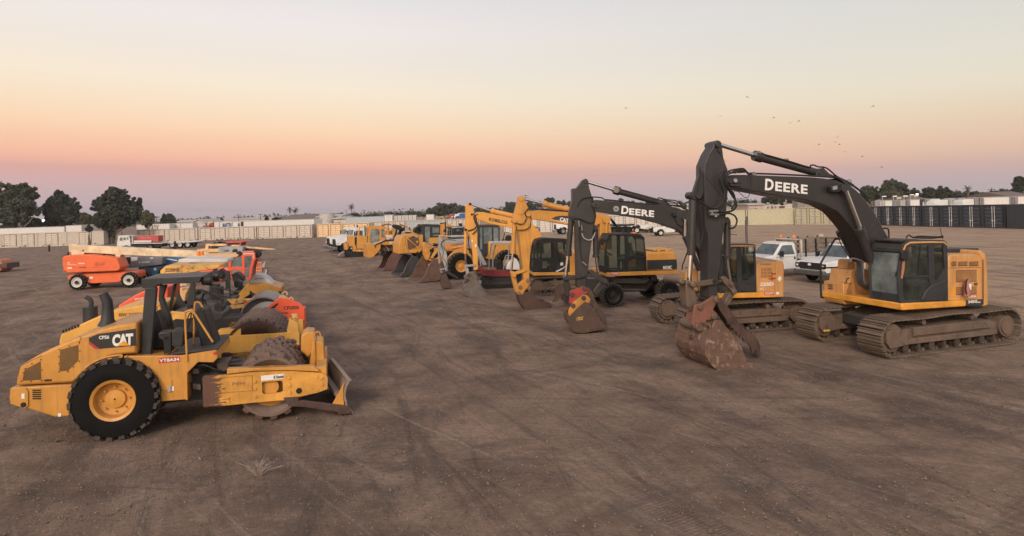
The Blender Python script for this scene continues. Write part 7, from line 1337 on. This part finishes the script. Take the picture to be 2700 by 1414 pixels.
# ================================================================== poles, posts, lamps
def pole(k, x, ytop, Y, label, arms=1, r_=.16, mt=BARK, name='utility_pole'):
    p = W(k, x, ytop, Y); R_ = empty(name, (p[0], Y, 0), 0, label, 'pole', 'utility poles on the horizon')
    MB().cyl((0, 0, 0), (0, 0, p[2]), r_, r_*.7, n=8).build('pole', mt, R_)
    if arms:
        q = MB(); 
        for i in range(arms): q.box(-(.5+.5*arms), .5+.5*arms, -.08, .08, p[2]-.6-i*1.2, p[2]-.4-i*1.2)
        q.build('crossarm', mt, R_)
    return R_
PL = [(4, 62, 238, 300, 'beside the round dark bush'), (4, 690, 240, 320, 'just past the gabled shed'), (4, 1104, 215, 300, 'above the end of the lettered trailers'), (4, 1380, 208, 280, 'alone over the long white trailer'), (4, 1495, 215, 420, 'thin, near the brown roof'), (4, 1580, 235, 380, 'short, close to the brown roof'),
      (5, 527, 160, 300, 'tall, next to the single palm'), (5, 655, 188, 380, 'short, second after the palm'), (5, 752, 183, 360, 'third after the palm'), (5, 857, 180, 330, 'above the white rear doors'), (5, 988, 172, 380, 'over the start of the far trailer line'), (5, 1140, 165, 360, 'over the far trailer line, middle'), (5, 1275, 150, 260, 'tall, next to the dark tree group'), (5, 1664, 190, 170, 'pale pole before the tree group'), (5, 302, 165, 420, 'before the single palm'),
      (6, 795, 112, 330, 'with wide crossarm above the second yellow stick'), (8, 914, 770, 260, 'seen under the largest boom'), (11, 628, 320, 170, 'in the trees next to the largest boom'), (11, 1655, 305, 170, 'in the trees before the feather palm'), (11, 2137, 285, 170, 'near the small pointed tree'), (3, 1740, 465, 220, 'past the big dark trees'), (4, 1090, 245, 310, 'beside the taller one over the lettered trailers'), (4, 725, 255, 340, 'second past the gabled shed'), (4, 495, 275, 340, 'thin, before the gabled shed'), (5, 400, 170, 430, 'thin, just past the single palm'), (5, 1062, 172, 400, 'thin, over the far trailer line')]
for k, x, yt, Y, t in PL: pole(k, x, yt, Y, 'utility pole '+t, 2 if x in (62, 1104, 795, 914, 1275) else 1, .2 if Y > 250 else .14)
for k, x, yt, Y in ((11, 655, 410, 112), (11, 802, 408, 112), (11, 857, 432, 110), (11, 945, 405, 112), (11, 1035, 388, 112), (11, 1093, 402, 112)):
    p = W(k, x, yt, Y); R_ = empty('yard_lamp', (p[0], Y, 0), 0, 'thin white yard lamp pole among the parked trailers', 'lamp post', 'yard lamps'); MB().cyl((0, 0, 0), (0, 0, p[2]), .08, n=6).build('pole', LGREY, R_); MB().box(-.1, .6, -.12, .12, p[2], p[2]+.18).build('lamp_head', WLET, R_)
p = W(3, 515, 515, 175); R_ = empty('floodlight_mast', (p[0], 175, 0), 0, 'lit floodlight mast glowing between two tall trees', 'floodlight'); MB().cyl((0, 0, 0), (0, 0, p[2]), .15, n=8).build('pole', LGREY, R_)
for dx, dz, ss in ((-.75, .0, .34), (.8, .05, .34), (-.7, -1.0, .24)): MB().box(dx-ss, dx+ss, -.3, -.1, p[2]+dz-ss*.75, p[2]+dz+ss*.75).build('lamp', emis('flood_glow', 'fff6e6', 4), R_, .03)
for k, x, y, Y, t in ((3, 209, 381, 155, 'small lit lamp showing through the pale-limbed tree'), (3, 1340, 525, 150, 'small lit lamp at the foot of the third big tree'), (11, 1127, 372, 150, 'small lit lamp among trees behind the trailers')):
    yy = 128 if x == 1340 else Y; p = W(k, x, y, yy); R_ = empty('area_lamp', (p[0], yy, 0), 0, t, 'lamp'); MB().cyl((0, .3, 0), (0, .3, p[2]), .05, n=6).build('pole', BARK, R_); MB().box(-.17, .17, -.15, .3, p[2]-.12, p[2]+.12).build('lamp', MC['flood_glow'], R_, .03)
R_ = empty('steel_post', (gx(8, 992, 45), 45, 0), 0, 'weathered steel post standing in the open yard behind the 225D cab', 'post'); zt = W(8, 992, 915, 45)[2]
MB().tube([(0, 0, 0), (0, 0, zt*.78), (.05, 0, zt*.84), (.0, 0, zt*.86)], .09, 8).build('post', mat('post_rust', (.09, .07, .065), .7, rust=.3), R_); MB().tube([(0, 0, zt*.8), (-.02, 0, zt)], .03).build('bare_rod', MC['post_rust'], R_)
for k, x, yt, Y, t in ((17, 1535, 130, 46, 'thick pale wooden post behind the stake-sided pickup'), (17, 2070, 130, 47, 'pale wooden post behind the boom cylinders of the largest excavator')):
    zt = W(k, x, yt, Y)[2]; R_ = MB().box(-.17, .17, -.17, .17, 0, zt).build('wooden_post', mat('pale_wood', (.40, .32, .26), .8, streak=.4), None, .02); R_.location = (gx(k, x, Y), Y, 0); tag(R_, t, 'post')
o = MB().cyl((0, 0, 0), (0, 0, 1.1), .14, n=10).build('bollard', BLK, None, .02); o.location = (gx(13, 1813, 84), 84, 0); o.scale = (1, 1, 1.4); tag(o, 'black post in front of the long flatbed trailer', 'post')
o = MB().cyl((0, 0, 0), (0, 0, 1.0), .14, n=10).build('bollard', BLK, None, .02); o.location = (gx(3, 548, 100), 100, 0); tag(o, 'short black post before the grey-white containers', 'post')
# ================================================================== trees
def leaves(mb, c, r, n, size, rnd, flat=.8):
    for _ in range(n):
        d = Vector((rnd.gauss(0, .42), rnd.gauss(0, .42), rnd.gauss(0, .42)*flat)); L = d.length
        if L > 1.15: d *= .9/L
        p = Vector(c)+d*r; a = Vector((rnd.gauss(0, 1), rnd.gauss(0, 1), rnd.gauss(0, 1))).normalized(); b = a.orthogonal().normalized(); s = size*rnd.uniform(.45, 1.2)
        q = a.cross(b); mb.add([p+a*s, p+b*s*.5, p-a*s, p-b*s*.5], [(0, 1, 2, 3)])
def tree(name, k, Y, base, blobs, label, n=900, size=.42, lm=LEAF, tm=BARK, group=None, limbs=True, dy=.8, tr=.35):
    rnd = random.Random(int(base*7+Y)); bx_ = gx(k, base, Y); s = F/Y
    R_ = empty(name, (bx_, Y, 0), 0, label, 'palm' if 'palm' in name else 'tree', group); sc_ = ZM[k][2]
    mb = MB(); tb = MB(); tot = sum(r*r for _, _, r in blobs)
    for (x, y, r) in blobs:
        p = W(k, x, y, Y); rr = r/sc_/s; c = Vector((p[0]-bx_, rnd.uniform(-dy, dy)*rr*1.3, p[2]))
        sub = max(10, int(22*r*r/tot*len(blobs)))
        nn = int(n*r*r/tot)
        for j in range(sub):
            d = Vector((rnd.gauss(0, .56), rnd.gauss(0, .56), rnd.gauss(0, .52)))
            if d.length > .95: d *= .95/d.length
            leaves(mb, c+d*rr, rr*rnd.uniform(.2, .44), int(nn/sub*1.4), size*1.0, rnd, .85)
        if limbs:
            q = Vector((c.x*.15, 0, max(.8, min(c.z*.35, c.z-rr*.5)))); tb.tube([q, (q+c)/2+Vector((c.x*.08, 0, -.1*rr)), c], [tr*.3, tr*.2, tr*.08], 6)
    zt = max(c[1] for c in [(0, W(k, x, y, Y)[2]) for x, y, r in blobs])
    tb.tube([(0, 0, -.1), (.1, 0, zt*.25), (0, 0, zt*.6)], [tr*1.3, tr, tr*.5], 8)
    tb.build('trunk', tm, R_); mb.build('crown', lm, R_, sm=False); return R_
tree('eucalyptus_tree', 3, 142, 160, [(100, 170, 75), (235, 150, 60), (40, 240, 80), (160, 260, 95), (280, 250, 80), (360, 190, 60), (390, 250, 45), (90, 360, 95), (220, 380, 100), (330, 340, 80), (400, 400, 50), (30, 450, 60), (140, 480, 90), (260, 490, 70), (120, 560, 70), (-20, 330, 60)], 'tall spreading tree with pale limbs behind the very long trailer', 26000, .36, tm=BARKL, group='tall trees behind the left containers', dy=.6)
tree('shade_tree', 3, 150, 680, [(665, 215, 42), (700, 260, 60), (620, 300, 60), (600, 370, 75), (720, 340, 90), (800, 340, 70), (860, 370, 42), (560, 420, 55), (680, 440, 100), (800, 450, 80), (540, 470, 35), (620, 520, 70), (740, 530, 80)], 'pointed dark tree, between the pale-limbed tree and the largest one', 22000, .36, lm=LEAFD, group='tall trees behind the left containers', dy=.6)
tree('shade_tree', 3, 126, 1240, [(1240, 185, 45), (1290, 190, 40), (1200, 240, 60), (1310, 250, 80), (1100, 310, 55), (1180, 330, 80), (1300, 350, 90), (1410, 260, 45), (1420, 350, 70), (1510, 310, 50), (1530, 380, 45), (1090, 370, 45), (1200, 430, 90), (1340, 440, 100), (1460, 440, 80), (1080, 460, 50), (1180, 510, 80), (1300, 520, 80), (1430, 510, 60), (1220, 590, 55), (1230, 650, 42), (1240, 700, 26)], 'largest tree, its foliage reaching the ground between the two container rows', 30000, .36, lm=LEAFD, group='tall trees behind the left containers', dy=.6, tr=.45)
def smalltree(k, Y, base, blobs, label, n=3000, size=.4, lm=LEAF, group='smaller trees on the horizon', name='shade_tree'): return tree(name, k, Y, base, blobs, label, n, size, lm, group=group, dy=.5, tr=.22)
smalltree(3, 150, 350, [(340, 545, 55), (400, 530, 50), (440, 560, 35), (300, 570, 40)], 'low bush under the pale-limbed tree, beside the lit floodlights', 5000)
smalltree(3, 158, 600, [(590, 560, 50), (660, 560, 50), (720, 560, 45)], 'low bush below the pointed tree', 4000, lm=LEAFD)
smalltree(3, 175, 900, [(880, 470, 45), (940, 480, 50), (1000, 500, 40), (900, 530, 60), (1000, 540, 50)], 'olive tree filling the gap between the two dark tall trees', 7000, lm=LEAFY)
smalltree(3, 150, 1640, [(1620, 450, 45), (1660, 480, 45), (1600, 500, 50), (1690, 510, 30), (1630, 530, 50)], 'thin olive tree beside the largest tree, over the spray-painted trailer', 5000, .3, lm=LEAFY)
smalltree(3, 118, 990, [(985, 600, 30), (1000, 610, 20)], 'small dark shrub in front of the dull red trailer', 1500, .25, lm=LEAFD)
smalltree(4, 180, 200, [(150, 270, 45), (200, 265, 50), (250, 270, 42), (170, 305, 45), (240, 305, 50)], 'round dark bush-shaped tree standing alone in the distance', 9000, .3, lm=LEAFD)
smalltree(4, 200, 1462, [(1462, 255, 14), (1462, 275, 22)], 'tiny cone-shaped tree near the brown roof', 900, .3, lm=LEAFD)
smalltree(4, 260, 895, [(895, 280, 14), (890, 290, 18)], 'tiny pointed tree over the lettered trailer', 600, .35, lm=LEAFD)
smalltree(4, 240, 1580, [(1550, 280, 16), (1585, 275, 18), (1630, 280, 16)], 'low dark trees beside the brown roof', 1500, .4, lm=LEAFD)
for i, (k, Y, b, bl, t) in enumerate([(14, 185, 430, [(410, 80, 30), (470, 60, 25), (400, 130, 30)], 'narrow pair of trees near the single palm'), (14, 190, 850, [(700, 120, 55), (800, 110, 60), (880, 90, 50), (960, 115, 55), (600, 130, 60)], 'low dark trees at the foot of the single palm'), (14, 200, 1420, [(1350, 110, 50), (1440, 95, 55), (1520, 110, 45), (1160, 135, 40), (1260, 135, 40)], 'low trees in the distance over the pale blue-grey trailer'), (14, 180, 1840, [(1810, 70, 32), (1830, 100, 35), (1930, 50, 35), (1940, 90, 30)], 'two pointed trees above the white rear doors'), (14, 210, 2120, [(2040, 100, 45), (2120, 80, 55), (2200, 90, 50), (2260, 100, 40)], 'low green trees past the white rear doors'),
        (5, 230, 1200, [(1100, 215, 28), (1160, 215, 30), (1230, 215, 30), (1290, 225, 22)], 'hazy low trees next to the dark tree group')]):
    smalltree(k, Y, b, bl, t, 2600, .4, lm=LEAFF)
smalltree(5, 215, 1560, [(1480, 130, 50), (1450, 170, 50), (1520, 120, 45), (1560, 160, 50), (1370, 190, 45), (1500, 200, 50)], 'large rounded dark tree, tallest of the distant tree group', 12000, .45, lm=LEAFF)
smalltree(5, 220, 1700, [(1620, 120, 45), (1680, 140, 48), (1640, 180, 55), (1720, 190, 50)], 'rounded tree in the middle of the distant tree group', 9000, .45, lm=LEAFF)
smalltree(5, 210, 1790, [(1760, 150, 45), (1800, 170, 45), (1770, 210, 45)], 'tree at the end of the distant group, behind the KOBELCO stick', 6000, .45, lm=LEAFF)
smalltree(6, 240, 420, [(370, 250, 25), (430, 265, 30), (500, 255, 28), (550, 260, 28)], 'low trees behind the KOBELCO boom', 4000, .45, lm=LEAFF)
smalltree(6, 220, 650, [(640, 215, 30), (690, 205, 32), (620, 250, 32), (680, 245, 32)], 'rounded trees between the two yellow sticks', 5000, .45, lm=LEAFF)
smalltree(6, 240, 850, [(820, 200, 28), (860, 215, 28), (910, 205, 28)], 'trees behind the yellow stick cylinder of the CAT boom', 3500, .45, lm=LEAFF)
smalltree(6, 180, 1010, [(990, 165, 22), (1030, 165, 22), (1010, 190, 26)], 'round olive tree above the CAT boom', 3500, .35)
smalltree(6, 200, 1120, [(1090, 185, 20), (1130, 190, 24), (1180, 195, 22)], 'reddish-topped trees between the CAT boom and the charcoal stick', 3000, .35)
smalltree(7, 260, 900, [(550, 262, 16), (760, 275, 16), (1000, 285, 18), (1060, 290, 18), (640, 275, 12)], 'scattered far trees behind the first DEERE boom', 2400, .45, lm=LEAFF)
smalltree(8, 190, 980, [(940, 840, 40), (990, 840, 42), (1080, 840, 30), (780, 850, 28), (230, 860, 30)], 'small trees above the plain tan containers', 4500, .4, lm=LEAFF)
smalltree(8, 185, 1290, [(1210, 810, 38), (1260, 790, 40), (1320, 800, 45), (1400, 810, 40), (1500, 820, 35)], 'dark wide tree under the letters of the largest boom', 8000, .4, lm=LEAFD)
G = 'trees behind the right-hand trailers'
smalltree(11, 165, 500, [(430, 300, 45), (500, 320, 60), (580, 330, 50), (450, 380, 60), (540, 400, 60), (600, 400, 45), (400, 340, 35)], 'rounded tree touching the outline of the largest boom', 11000, .33, group=G)
smalltree(11, 160, 800, [(720, 230, 50), (800, 220, 58), (680, 280, 50), (860, 270, 60), (760, 320, 80), (930, 260, 40), (960, 290, 40), (680, 380, 60), (860, 380, 70), (980, 330, 30)], 'biggest tree behind the trailers, with a broad dome', 20000, .33, group=G)
smalltree(11, 155, 820, [(790, 370, 42), (840, 390, 40), (760, 410, 35)], 'yellow-green bush in front of the broad dome tree', 5000, .3, lm=LEAFY, group=G)
smalltree(11, 160, 1080, [(1000, 370, 50), (1070, 350, 50), (1130, 370, 42), (1050, 420, 50), (930, 420, 45), (1190, 400, 30)], 'dark tree between the broad dome tree and the brown-roofed house', 9000, .33, lm=LEAFD, group=G)
smalltree(11, 155, 1290, [(1260, 320, 40), (1310, 310, 35), (1290, 370, 45), (1240, 380, 35), (1350, 350, 38)], 'layered tree past the brown-roofed house', 7000, .33, lm=LEAFD, group=G)
smalltree(11, 155, 1450, [(1430, 310, 38), (1480, 330, 38), (1530, 320, 35), (1400, 360, 40), (1500, 380, 45), (1580, 370, 40), (1430, 410, 40)], 'uneven dark tree in the middle of the trees behind the trailers', 9000, .33, lm=LEAFD, group=G)
smalltree(11, 165, 1650, [(1620, 370, 40), (1700, 370, 42), (1650, 400, 40)], 'low dark tree before the feather palm', 4500, .33, lm=LEAFD, group=G)
smalltree(11, 165, 1950, [(1890, 380, 35), (1960, 385, 32), (2040, 385, 32), (2080, 385, 20)], 'low dark hedge-like trees past the feather palm', 4500, .33, lm=LEAFD, group=G)
smalltree(11, 150, 2138, [(2138, 340, 14), (2138, 365, 22)], 'small pointed tree near the hipped-roof house', 1200, .25, lm=LEAFD, group=G)
smalltree(11, 160, 2240, [(2210, 350, 32), (2270, 345, 36), (2330, 345, 40), (2400, 345, 45), (2200, 380, 30), (2320, 380, 45)], 'wide olive trees beside the hipped-roof house', 9000, .33, group=G)
smalltree(11, 150, 2520, [(2490, 170, 38), (2530, 180, 45), (2470, 230, 42), (2560, 240, 50), (2490, 290, 45), (2560, 300, 45), (2600, 200, 50), (2500, 340, 40)], 'tall dark tree standing beside the hipped-roof house', 12000, .33, lm=LEAFD, group=G)
for i in range(13):
    x = 400+i*140; smalltree(11, 172+i % 3*4, x, [(x-40, 396-(i*7) % 12, 34), (x+10, 388-(i*5) % 14, 38), (x+60, 398, 34), (x+10, 420, 40)], 'low dark tree in the continuous belt behind the parked trailers', 3200, .34, lm=(LEAFD, LEAF)[i % 2], group='belt of trees behind the trailers')
def palm(k, x, ytop, ycr, Y, label, fr=26, big=1.0, tr=.16):
    p = W(k, x, ycr, Y); zt = W(k, x, ytop, Y)[2]; rnd = random.Random(int(x)); R_ = empty('palm_tree', (p[0], Y, 0), 0, label, 'palm', 'palms'); z = p[2]
    MB().tube([(0, 0, 0), (.1, 0, z*.5), (0, 0, z)], [tr*1.5, tr, tr*.8], 8).build('trunk', BARK, R_); L = (zt-z)*1.05*big; mb = MB()
    for i in range(fr):
        a = 2*pi*i/fr+rnd.uniform(-.2, .2); el = rnd.uniform(-.9, 1.35); pr = Vector((0, 0, z)); d = Vector((cos(a)*cos(el), sin(a)*cos(el), sin(el))); last = pr
        for j in range(7):
            d = (d+Vector((0, 0, -.16))).normalized(); nx = last+d*L/7; sd_ = d.cross(Vector((0, 0, 1))).normalized(); wd = L*.16*(1-abs(j-3)/5)
            mb.add([last, last+sd_*wd+Vector((0, 0, -wd*.7)), nx], [(0, 1, 2)]); mb.add([last, last-sd_*wd+Vector((0, 0, -wd*.7)), nx], [(0, 2, 1)]); mb.tube([last, nx], L*.012, 3); last = nx
    mb.build('crown', LEAFD, R_, sm=False)
palm(4, 1752, 138, 162, 210, 'slightly shorter palm of the pair above the brown roof', big=1.9, tr=.1); palm(4, 1826, 133, 160, 210, 'slightly taller palm of the pair above the brown roof', big=1.9, tr=.1)
palm(14, 780, -240+0, -150, 215, 'single tall palm over the pale blue-grey trailer', big=.85) if 0 else palm(5, 366, 82, 118, 215, 'single tall palm over the pale blue-grey trailer', big=1.5, tr=.12)
palm(5, 366, 112, 138, 215.5, 'skirt', big=.01) if 0 else None
palm(11, 1808, 258, 300, 150, 'drooping feather palm among trees behind the trailers', 30, 1.5, .22)
# far tree line as one mass
rnd = random.Random(5); mb = MB()
for i in range(900):
    a = rnd.uniform(-.95, .95); Y = rnd.uniform(520, 800); x = a*Y; hgt = rnd.uniform(2.5, 6.5)
    leaves(mb, (x, Y, hgt*.5), hgt*.9, 26, 1.7, rnd, .8)
tag(mb.build('distant_trees', LEAFF, None, sm=False), 'hazy line of distant trees along the horizon', 'trees', None, 'stuff')
# birds
B = [(19, 163, 212), (19, 1193, 119), (19, 963, 280), (19, 1417, 294), (19, 1556, 338), (19, 1630, 322), (19, 2258, 197), (19, 1958, 458), (19, 1938, 500), (19, 1974, 520), (19, 1802, 520), (19, 2022, 583), (19, 2168, 623), (19, 2335, 713)]
def bird():
    b = MB(); b.tube([(-.28, 0, 0), (-.12, 0, .03), (.1, 0, .03), (.25, 0, .02)], [.02, .07, .07, .02], 6)
    for sg in (-1, 1): b.add([(.1, sg*.04, .04), (-.08, sg*.04, .04), (-.05, sg*.4, .18), (.1, sg*.4, .18), (-.12, sg*.85, .08)], [(0, 1, 2, 3), (3, 2, 4)]); b.add([(.1, sg*.04, .02), (-.08, sg*.04, .02), (-.05, sg*.4, .16), (.1, sg*.4, .16), (-.12, sg*.85, .07)], [(3, 2, 1, 0), (4, 2, 3)])
    b.add([(-.2, -.05, .01), (-.2, .05, .01), (-.42, .1, .01), (-.42, -.1, .01)], [(0, 1, 2, 3)]); return b.build('bird', BLK, None)
b0 = bird(); rnd = random.Random(2)
for i, (k, x, y) in enumerate(B):
    o = b0 if i == 0 else b0.copy()
    if i: COL.objects.link(o)
    o.location = W(k, x, y, rnd.uniform(88, 100)); o.rotation_euler = (rnd.uniform(-.5, .5), rnd.uniform(-.2, .2), rnd.uniform(0, 6.3)); o.scale = (.55,)*3
    tag(o, 'small dark bird gliding in the evening sky over the excavators', 'bird', 'birds in the sky')
# ================================================================== ground
def vnoise(x, y, s, seed):
    rs = np.random.RandomState(seed); g = rs.rand(257, 257); X = (x/s) % 256; Y = (y/s) % 256
    i = X.astype(int); j = Y.astype(int); fx = X-i; fy = Y-j; fx = fx*fx*(3-2*fx); fy = fy*fy*(3-2*fy)
    return (g[i, j]*(1-fx)+g[i+1, j]*fx)*(1-fy)+(g[i, j+1]*(1-fx)+g[i+1, j+1]*fx)*fy
nr, na = 330, 760
rr = np.concatenate([[0], .8*np.exp(np.linspace(0, math.log(6500/.8), nr-1))]); aa = np.concatenate([np.linspace(-1.0, 1.0, na-60), np.linspace(1.0, 2*pi-1.0, 62)[1:-1]])
na = len(aa); RR, AA = np.meshgrid(rr, aa, indexing='ij'); X = RR*np.sin(AA); Y = RR*np.cos(AA)
Z = (vnoise(X+900, Y+900, 2.2, 1)-.5)*.035+(vnoise(X+900, Y+900, .7, 2)-.5)*.022+(vnoise(X+900, Y+900, .3, 3)-.5)*.012
cx_ = (X*.88+Y*.47); cy_ = (-X*.47+Y*.88)
Z += (vnoise(cx_/6+500, cy_+700, .35, 4)-.5)*.03*(vnoise(X+900, Y+900, 5, 6) > .45)
Z = (Z-.02)*np.clip((90-RR)/60, 0, 1)-.004
me = bpy.data.meshes.new('ground'); n = nr*na
me.vertices.add(n); me.vertices.foreach_set('co', np.stack([X, Y, Z], -1).reshape(-1).astype('f'))
i = np.arange(nr-1)[:, None]; j = np.arange(na)[None, :]; j2 = (j+1) % na
q = np.stack([i*na+j, i*na+j2, (i+1)*na+j2, (i+1)*na+j], -1).reshape(-1, 4)[na:]      # ring 0 is a point
me.loops.add(q.size); me.loops.foreach_set('vertex_index', q.reshape(-1).astype('i')); me.polygons.add(len(q))
me.polygons.foreach_set('loop_start', (np.arange(len(q))*4).astype('i')); me.polygons.foreach_set('loop_total', np.full(len(q), 4, 'i')); me.update(calc_edges=True); me.validate()
me.polygons.foreach_set('use_smooth', [True]*len(me.polygons))
gm = bpy.data.materials.new('dirt'); gm.use_nodes = True; t = gm.node_tree; t.nodes.clear()
tc = nd(t, 'ShaderNodeTexCoord'); o = tc.outputs['Object']; p = nd(t, 'ShaderNodeBsdfPrincipled'); p.inputs['Roughness'].default_value = .95; p.inputs['Specular IOR Level'].default_value = .15
sx = nd(t, 'ShaderNodeSeparateXYZ'); t.links.new(o, sx.inputs[0])
def mapped(rot, sc_):
    mp = nd(t, 'ShaderNodeMapping', vector_type='TEXTURE'); mp.inputs['Rotation'].default_value = (0, 0, rot); mp.inputs['Scale'].default_value = tuple(1/q for q in sc_); t.links.new(o, mp.inputs[0]); return mp.outputs[0]
big = noise(t, o, .11, 5, .6); med = noise(t, o, .55, 7, .68); fine = noise(t, o, 9, 6, .75); grit = noise(t, o, 38, 3, .8)
c = mixc(t, rmp(t, med, .37, .63), (.14, .096, .074, 1), (.37, .252, .187, 1))
c = mixc(t, rmp(t, big, .42, .6), c, mixc(t, .55, c, (.29, .185, .14, 1)))
# paler open field to the right and further back
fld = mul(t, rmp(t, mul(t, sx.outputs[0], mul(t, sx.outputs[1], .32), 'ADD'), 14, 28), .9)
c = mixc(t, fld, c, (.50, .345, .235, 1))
warp = nd(t, 'ShaderNodeMapping'); t.links.new(o, warp.inputs[0])
# wheel lanes and graded windrows, in four directions
lanes = []
for ang, sx_, th, col, am in ((112, .9, .52, (.10, .072, .06, 1), .42), (122, .7, .54, (.36, .26, .205, 1), .45), (-14, .7, .56, (.085, .062, .052, 1), .4), (28, .8, .56, (.10, .072, .06, 1), .35), (-4, .6, .57, (.38, .275, .21, 1), .35),
        (116, 3.4, .55, (.07, .052, .044, 1), .42), (-8, 3.0, .58, (.065, .048, .041, 1), .45), (132, 4.2, .57, (.45, .35, .28, 1), .45), (100, 2.2, .57, (.075, .055, .046, 1), .5)):
    s_ = noise(t, mapped(radians(ang), (.13, sx_, 1)), 1.0, 8, .68, .7); mk = rmp(t, s_, th, th+.11); lanes.append(mk); c = mixc(t, mul(t, mk, am), c, col)
# gravel windrows and damp patches
gv = mul(t, lanes[0], lanes[3], 'MAXIMUM'); pt = mul(t, rmp(t, noise(t, o, .33, 4, .6, .8), .57, .66), mul(t, gv, .7), 'MAXIMUM'); pt = mul(t, pt, rmp(t, noise(t, o, 2.3, 5, .7), .38, .6))
spk = rmp(t, grit, .40, .62); c = mixc(t, mul(t, pt, .62), c, mixc(t, spk, (.085, .064, .054, 1), (.28, .22, .185, 1)))
c = mixc(t, mul(t, rmp(t, fine, .35, .65), .4), c, (.07, .052, .044, 1))
c = mixc(t, rmp(t, grit, .66, .74, 0, .4), c, (.36, .29, .24, 1)); c = mixc(t, rmp(t, grit, .36, .28, 0, .4), c, (.05, .04, .034, 1))
v = nd(t, 'ShaderNodeTexVoronoi'); v.inputs['Scale'].default_value = 16; t.links.new(o, v.inputs['Vector']); sep = nd(t, 'ShaderNodeSeparateXYZ'); t.links.new(v.outputs['Color'], sep.inputs[0])
st_ = mul(t, rmp(t, v.outputs['Distance'], .32, .22), rmp(t, sep.outputs[0], .86, .88)); c = mixc(t, mul(t, st_, .7), c, (.38, .32, .28, 1))
t.links.new(c, p.inputs['Base Color'])
trd = nd(t, 'ShaderNodeTexWave'); trd.wave_type = 'BANDS'; trd.inputs['Scale'].default_value = 1.6; trd.inputs['Distortion'].default_value = 6; trd.inputs['Detail'].default_value = 3; t.links.new(mapped(radians(118), (3, .3, 1)), trd.inputs[0])
h = mul(t, mul(t, fine, 1.0), mul(t, grit, mul(t, pt, .9, 'ADD')), 'ADD'); h = mul(t, h, mul(t, st_, .6), 'ADD')
h = mul(t, h, mul(t, mul(t, trd.outputs[0], rmp(t, noise(t, mapped(radians(118), (.15, .9, 1)), .8, 4, .6, .6), .58, .62)), .35), 'ADD')
h = mul(t, h, mul(t, noise(t, mapped(radians(114), (.2, 2.2, 1)), 1.5, 7, .72, .4), 1.3), 'ADD'); h = mul(t, h, mul(t, noise(t, mapped(radians(-12), (.2, 2.2, 1)), 1.3, 7, .72, .4), 1.3), 'ADD')
bp = nd(t, 'ShaderNodeBump'); bp.inputs['Strength'].default_value = .85; bp.inputs['Distance'].default_value = .06; t.links.new(h, bp.inputs['Height']); t.links.new(bp.outputs[0], p.inputs['Normal'])
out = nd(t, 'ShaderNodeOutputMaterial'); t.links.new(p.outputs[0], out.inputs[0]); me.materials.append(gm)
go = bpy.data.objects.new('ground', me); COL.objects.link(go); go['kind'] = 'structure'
# loose stones
rnd = random.Random(9); mb = MB()
for i in range(16000):
    Yp = 6.5*math.exp(rnd.random()*1.45); a = rnd.uniform(-.88, .88); x = a*Yp
    if vnoise(np.array([x+900.]), np.array([Yp+900.]), 1.7, 12)[0]+rnd.uniform(-.25, .25) < .5: continue
    s = .009+.018*rnd.random()**4+.022*(rnd.random() < .006); r0 = rnd.uniform(0, 6)
    z = .0
    mb.add([(x+s*cos(r0+k*1.57)*rnd.uniform(.7, 1.3), Yp+s*sin(r0+k*1.57)*rnd.uniform(.7, 1.3), z) for k in range(4)]+[(x, Yp, z+s*.9), (x, Yp, z-s)], [(0, 1, 4), (1, 2, 4), (2, 3, 4), (3, 0, 4), (1, 0, 5), (2, 1, 5), (3, 2, 5), (0, 3, 5)])
tag(mb.build('loose_gravel', mat('stone', (.17, .125, .10), .9, dust=.3, sc_=9, vary=.4), None, sm=False), 'small loose stones scattered over the dirt yard', 'gravel', None, 'stuff')
# weeds
def tuft(x, y, h, n, label, sp=.25, m=None, name='dry_weed'):
    rnd = random.Random(int(x*91)); mb = MB()
    for i in range(n):
        a = rnd.uniform(0, 6.3); l = h*rnd.uniform(.5, 1); q = (cos(a)*sp*rnd.random(), sin(a)*sp*rnd.random()); e = Vector((q[0]*2.2, q[1]*2.2, l)); m_ = Vector((q[0]*.9, q[1]*.9, l*.6))
        mb.tube([(q[0]*.2, q[1]*.2, 0), m_, e], [.004, .003, .002], 4)
        for _ in range(2): mb.tube([m_, m_+Vector((rnd.uniform(-.1, .1), rnd.uniform(-.1, .1), l*.3))], [.003, .002], 3)
    o = mb.build(name, m or mat('dry_straw', (.36, .28, .23), .8, dust=0), None); o.location = (x, y, 0); tag(o, label, 'weed')
u_, v_ = 680, 1255; a, tt_ = ray(u_, v_); Yp = -HC/tt_; tuft(a*Yp, Yp, .27, 30, 'dry pale weed tuft in the bare dirt below the first roller', .22)
mb = MB(); rnd = random.Random(4)
for i in range(70):
    u0 = rnd.choice((rnd.uniform(0, 270), rnd.uniform(360, 820), rnd.uniform(500, 700))); x = gx(0, u0, 123+rnd.random()); leaves(mb, (x, 123.0, .15+rnd.random()*.25), .28, 12, .11, rnd)
tag(mb.build('weeds', LEAFY, None, sm=False), 'low weeds along the foot of the pale containers', 'weeds', None, 'stuff')
# ================================================================== evening haze
hz = MB().box(-1400, 1400, -60, 2400, -1.6, 26).build('haze', mat('haze_tmp', (.5, .5, .5)), None, sm=False)
hm = bpy.data.materials.new('haze_air'); hm.use_nodes = True; t = hm.node_tree; t.nodes.clear(); o = nd(t, 'ShaderNodeOutputMaterial'); v = nd(t, 'ShaderNodeVolumePrincipled')
v.inputs['Density'].default_value = .0002; v.inputs['Color'].default_value = (1, .93, .95, 1); v.inputs['Anisotropy'].default_value = .2
t.links.new(v.outputs[0], o.inputs['Volume']); hz.data.materials.clear(); hz.data.materials.append(hm); hz['kind'] = 'stuff'; hz['label'] = 'thin evening haze hanging over the yard'
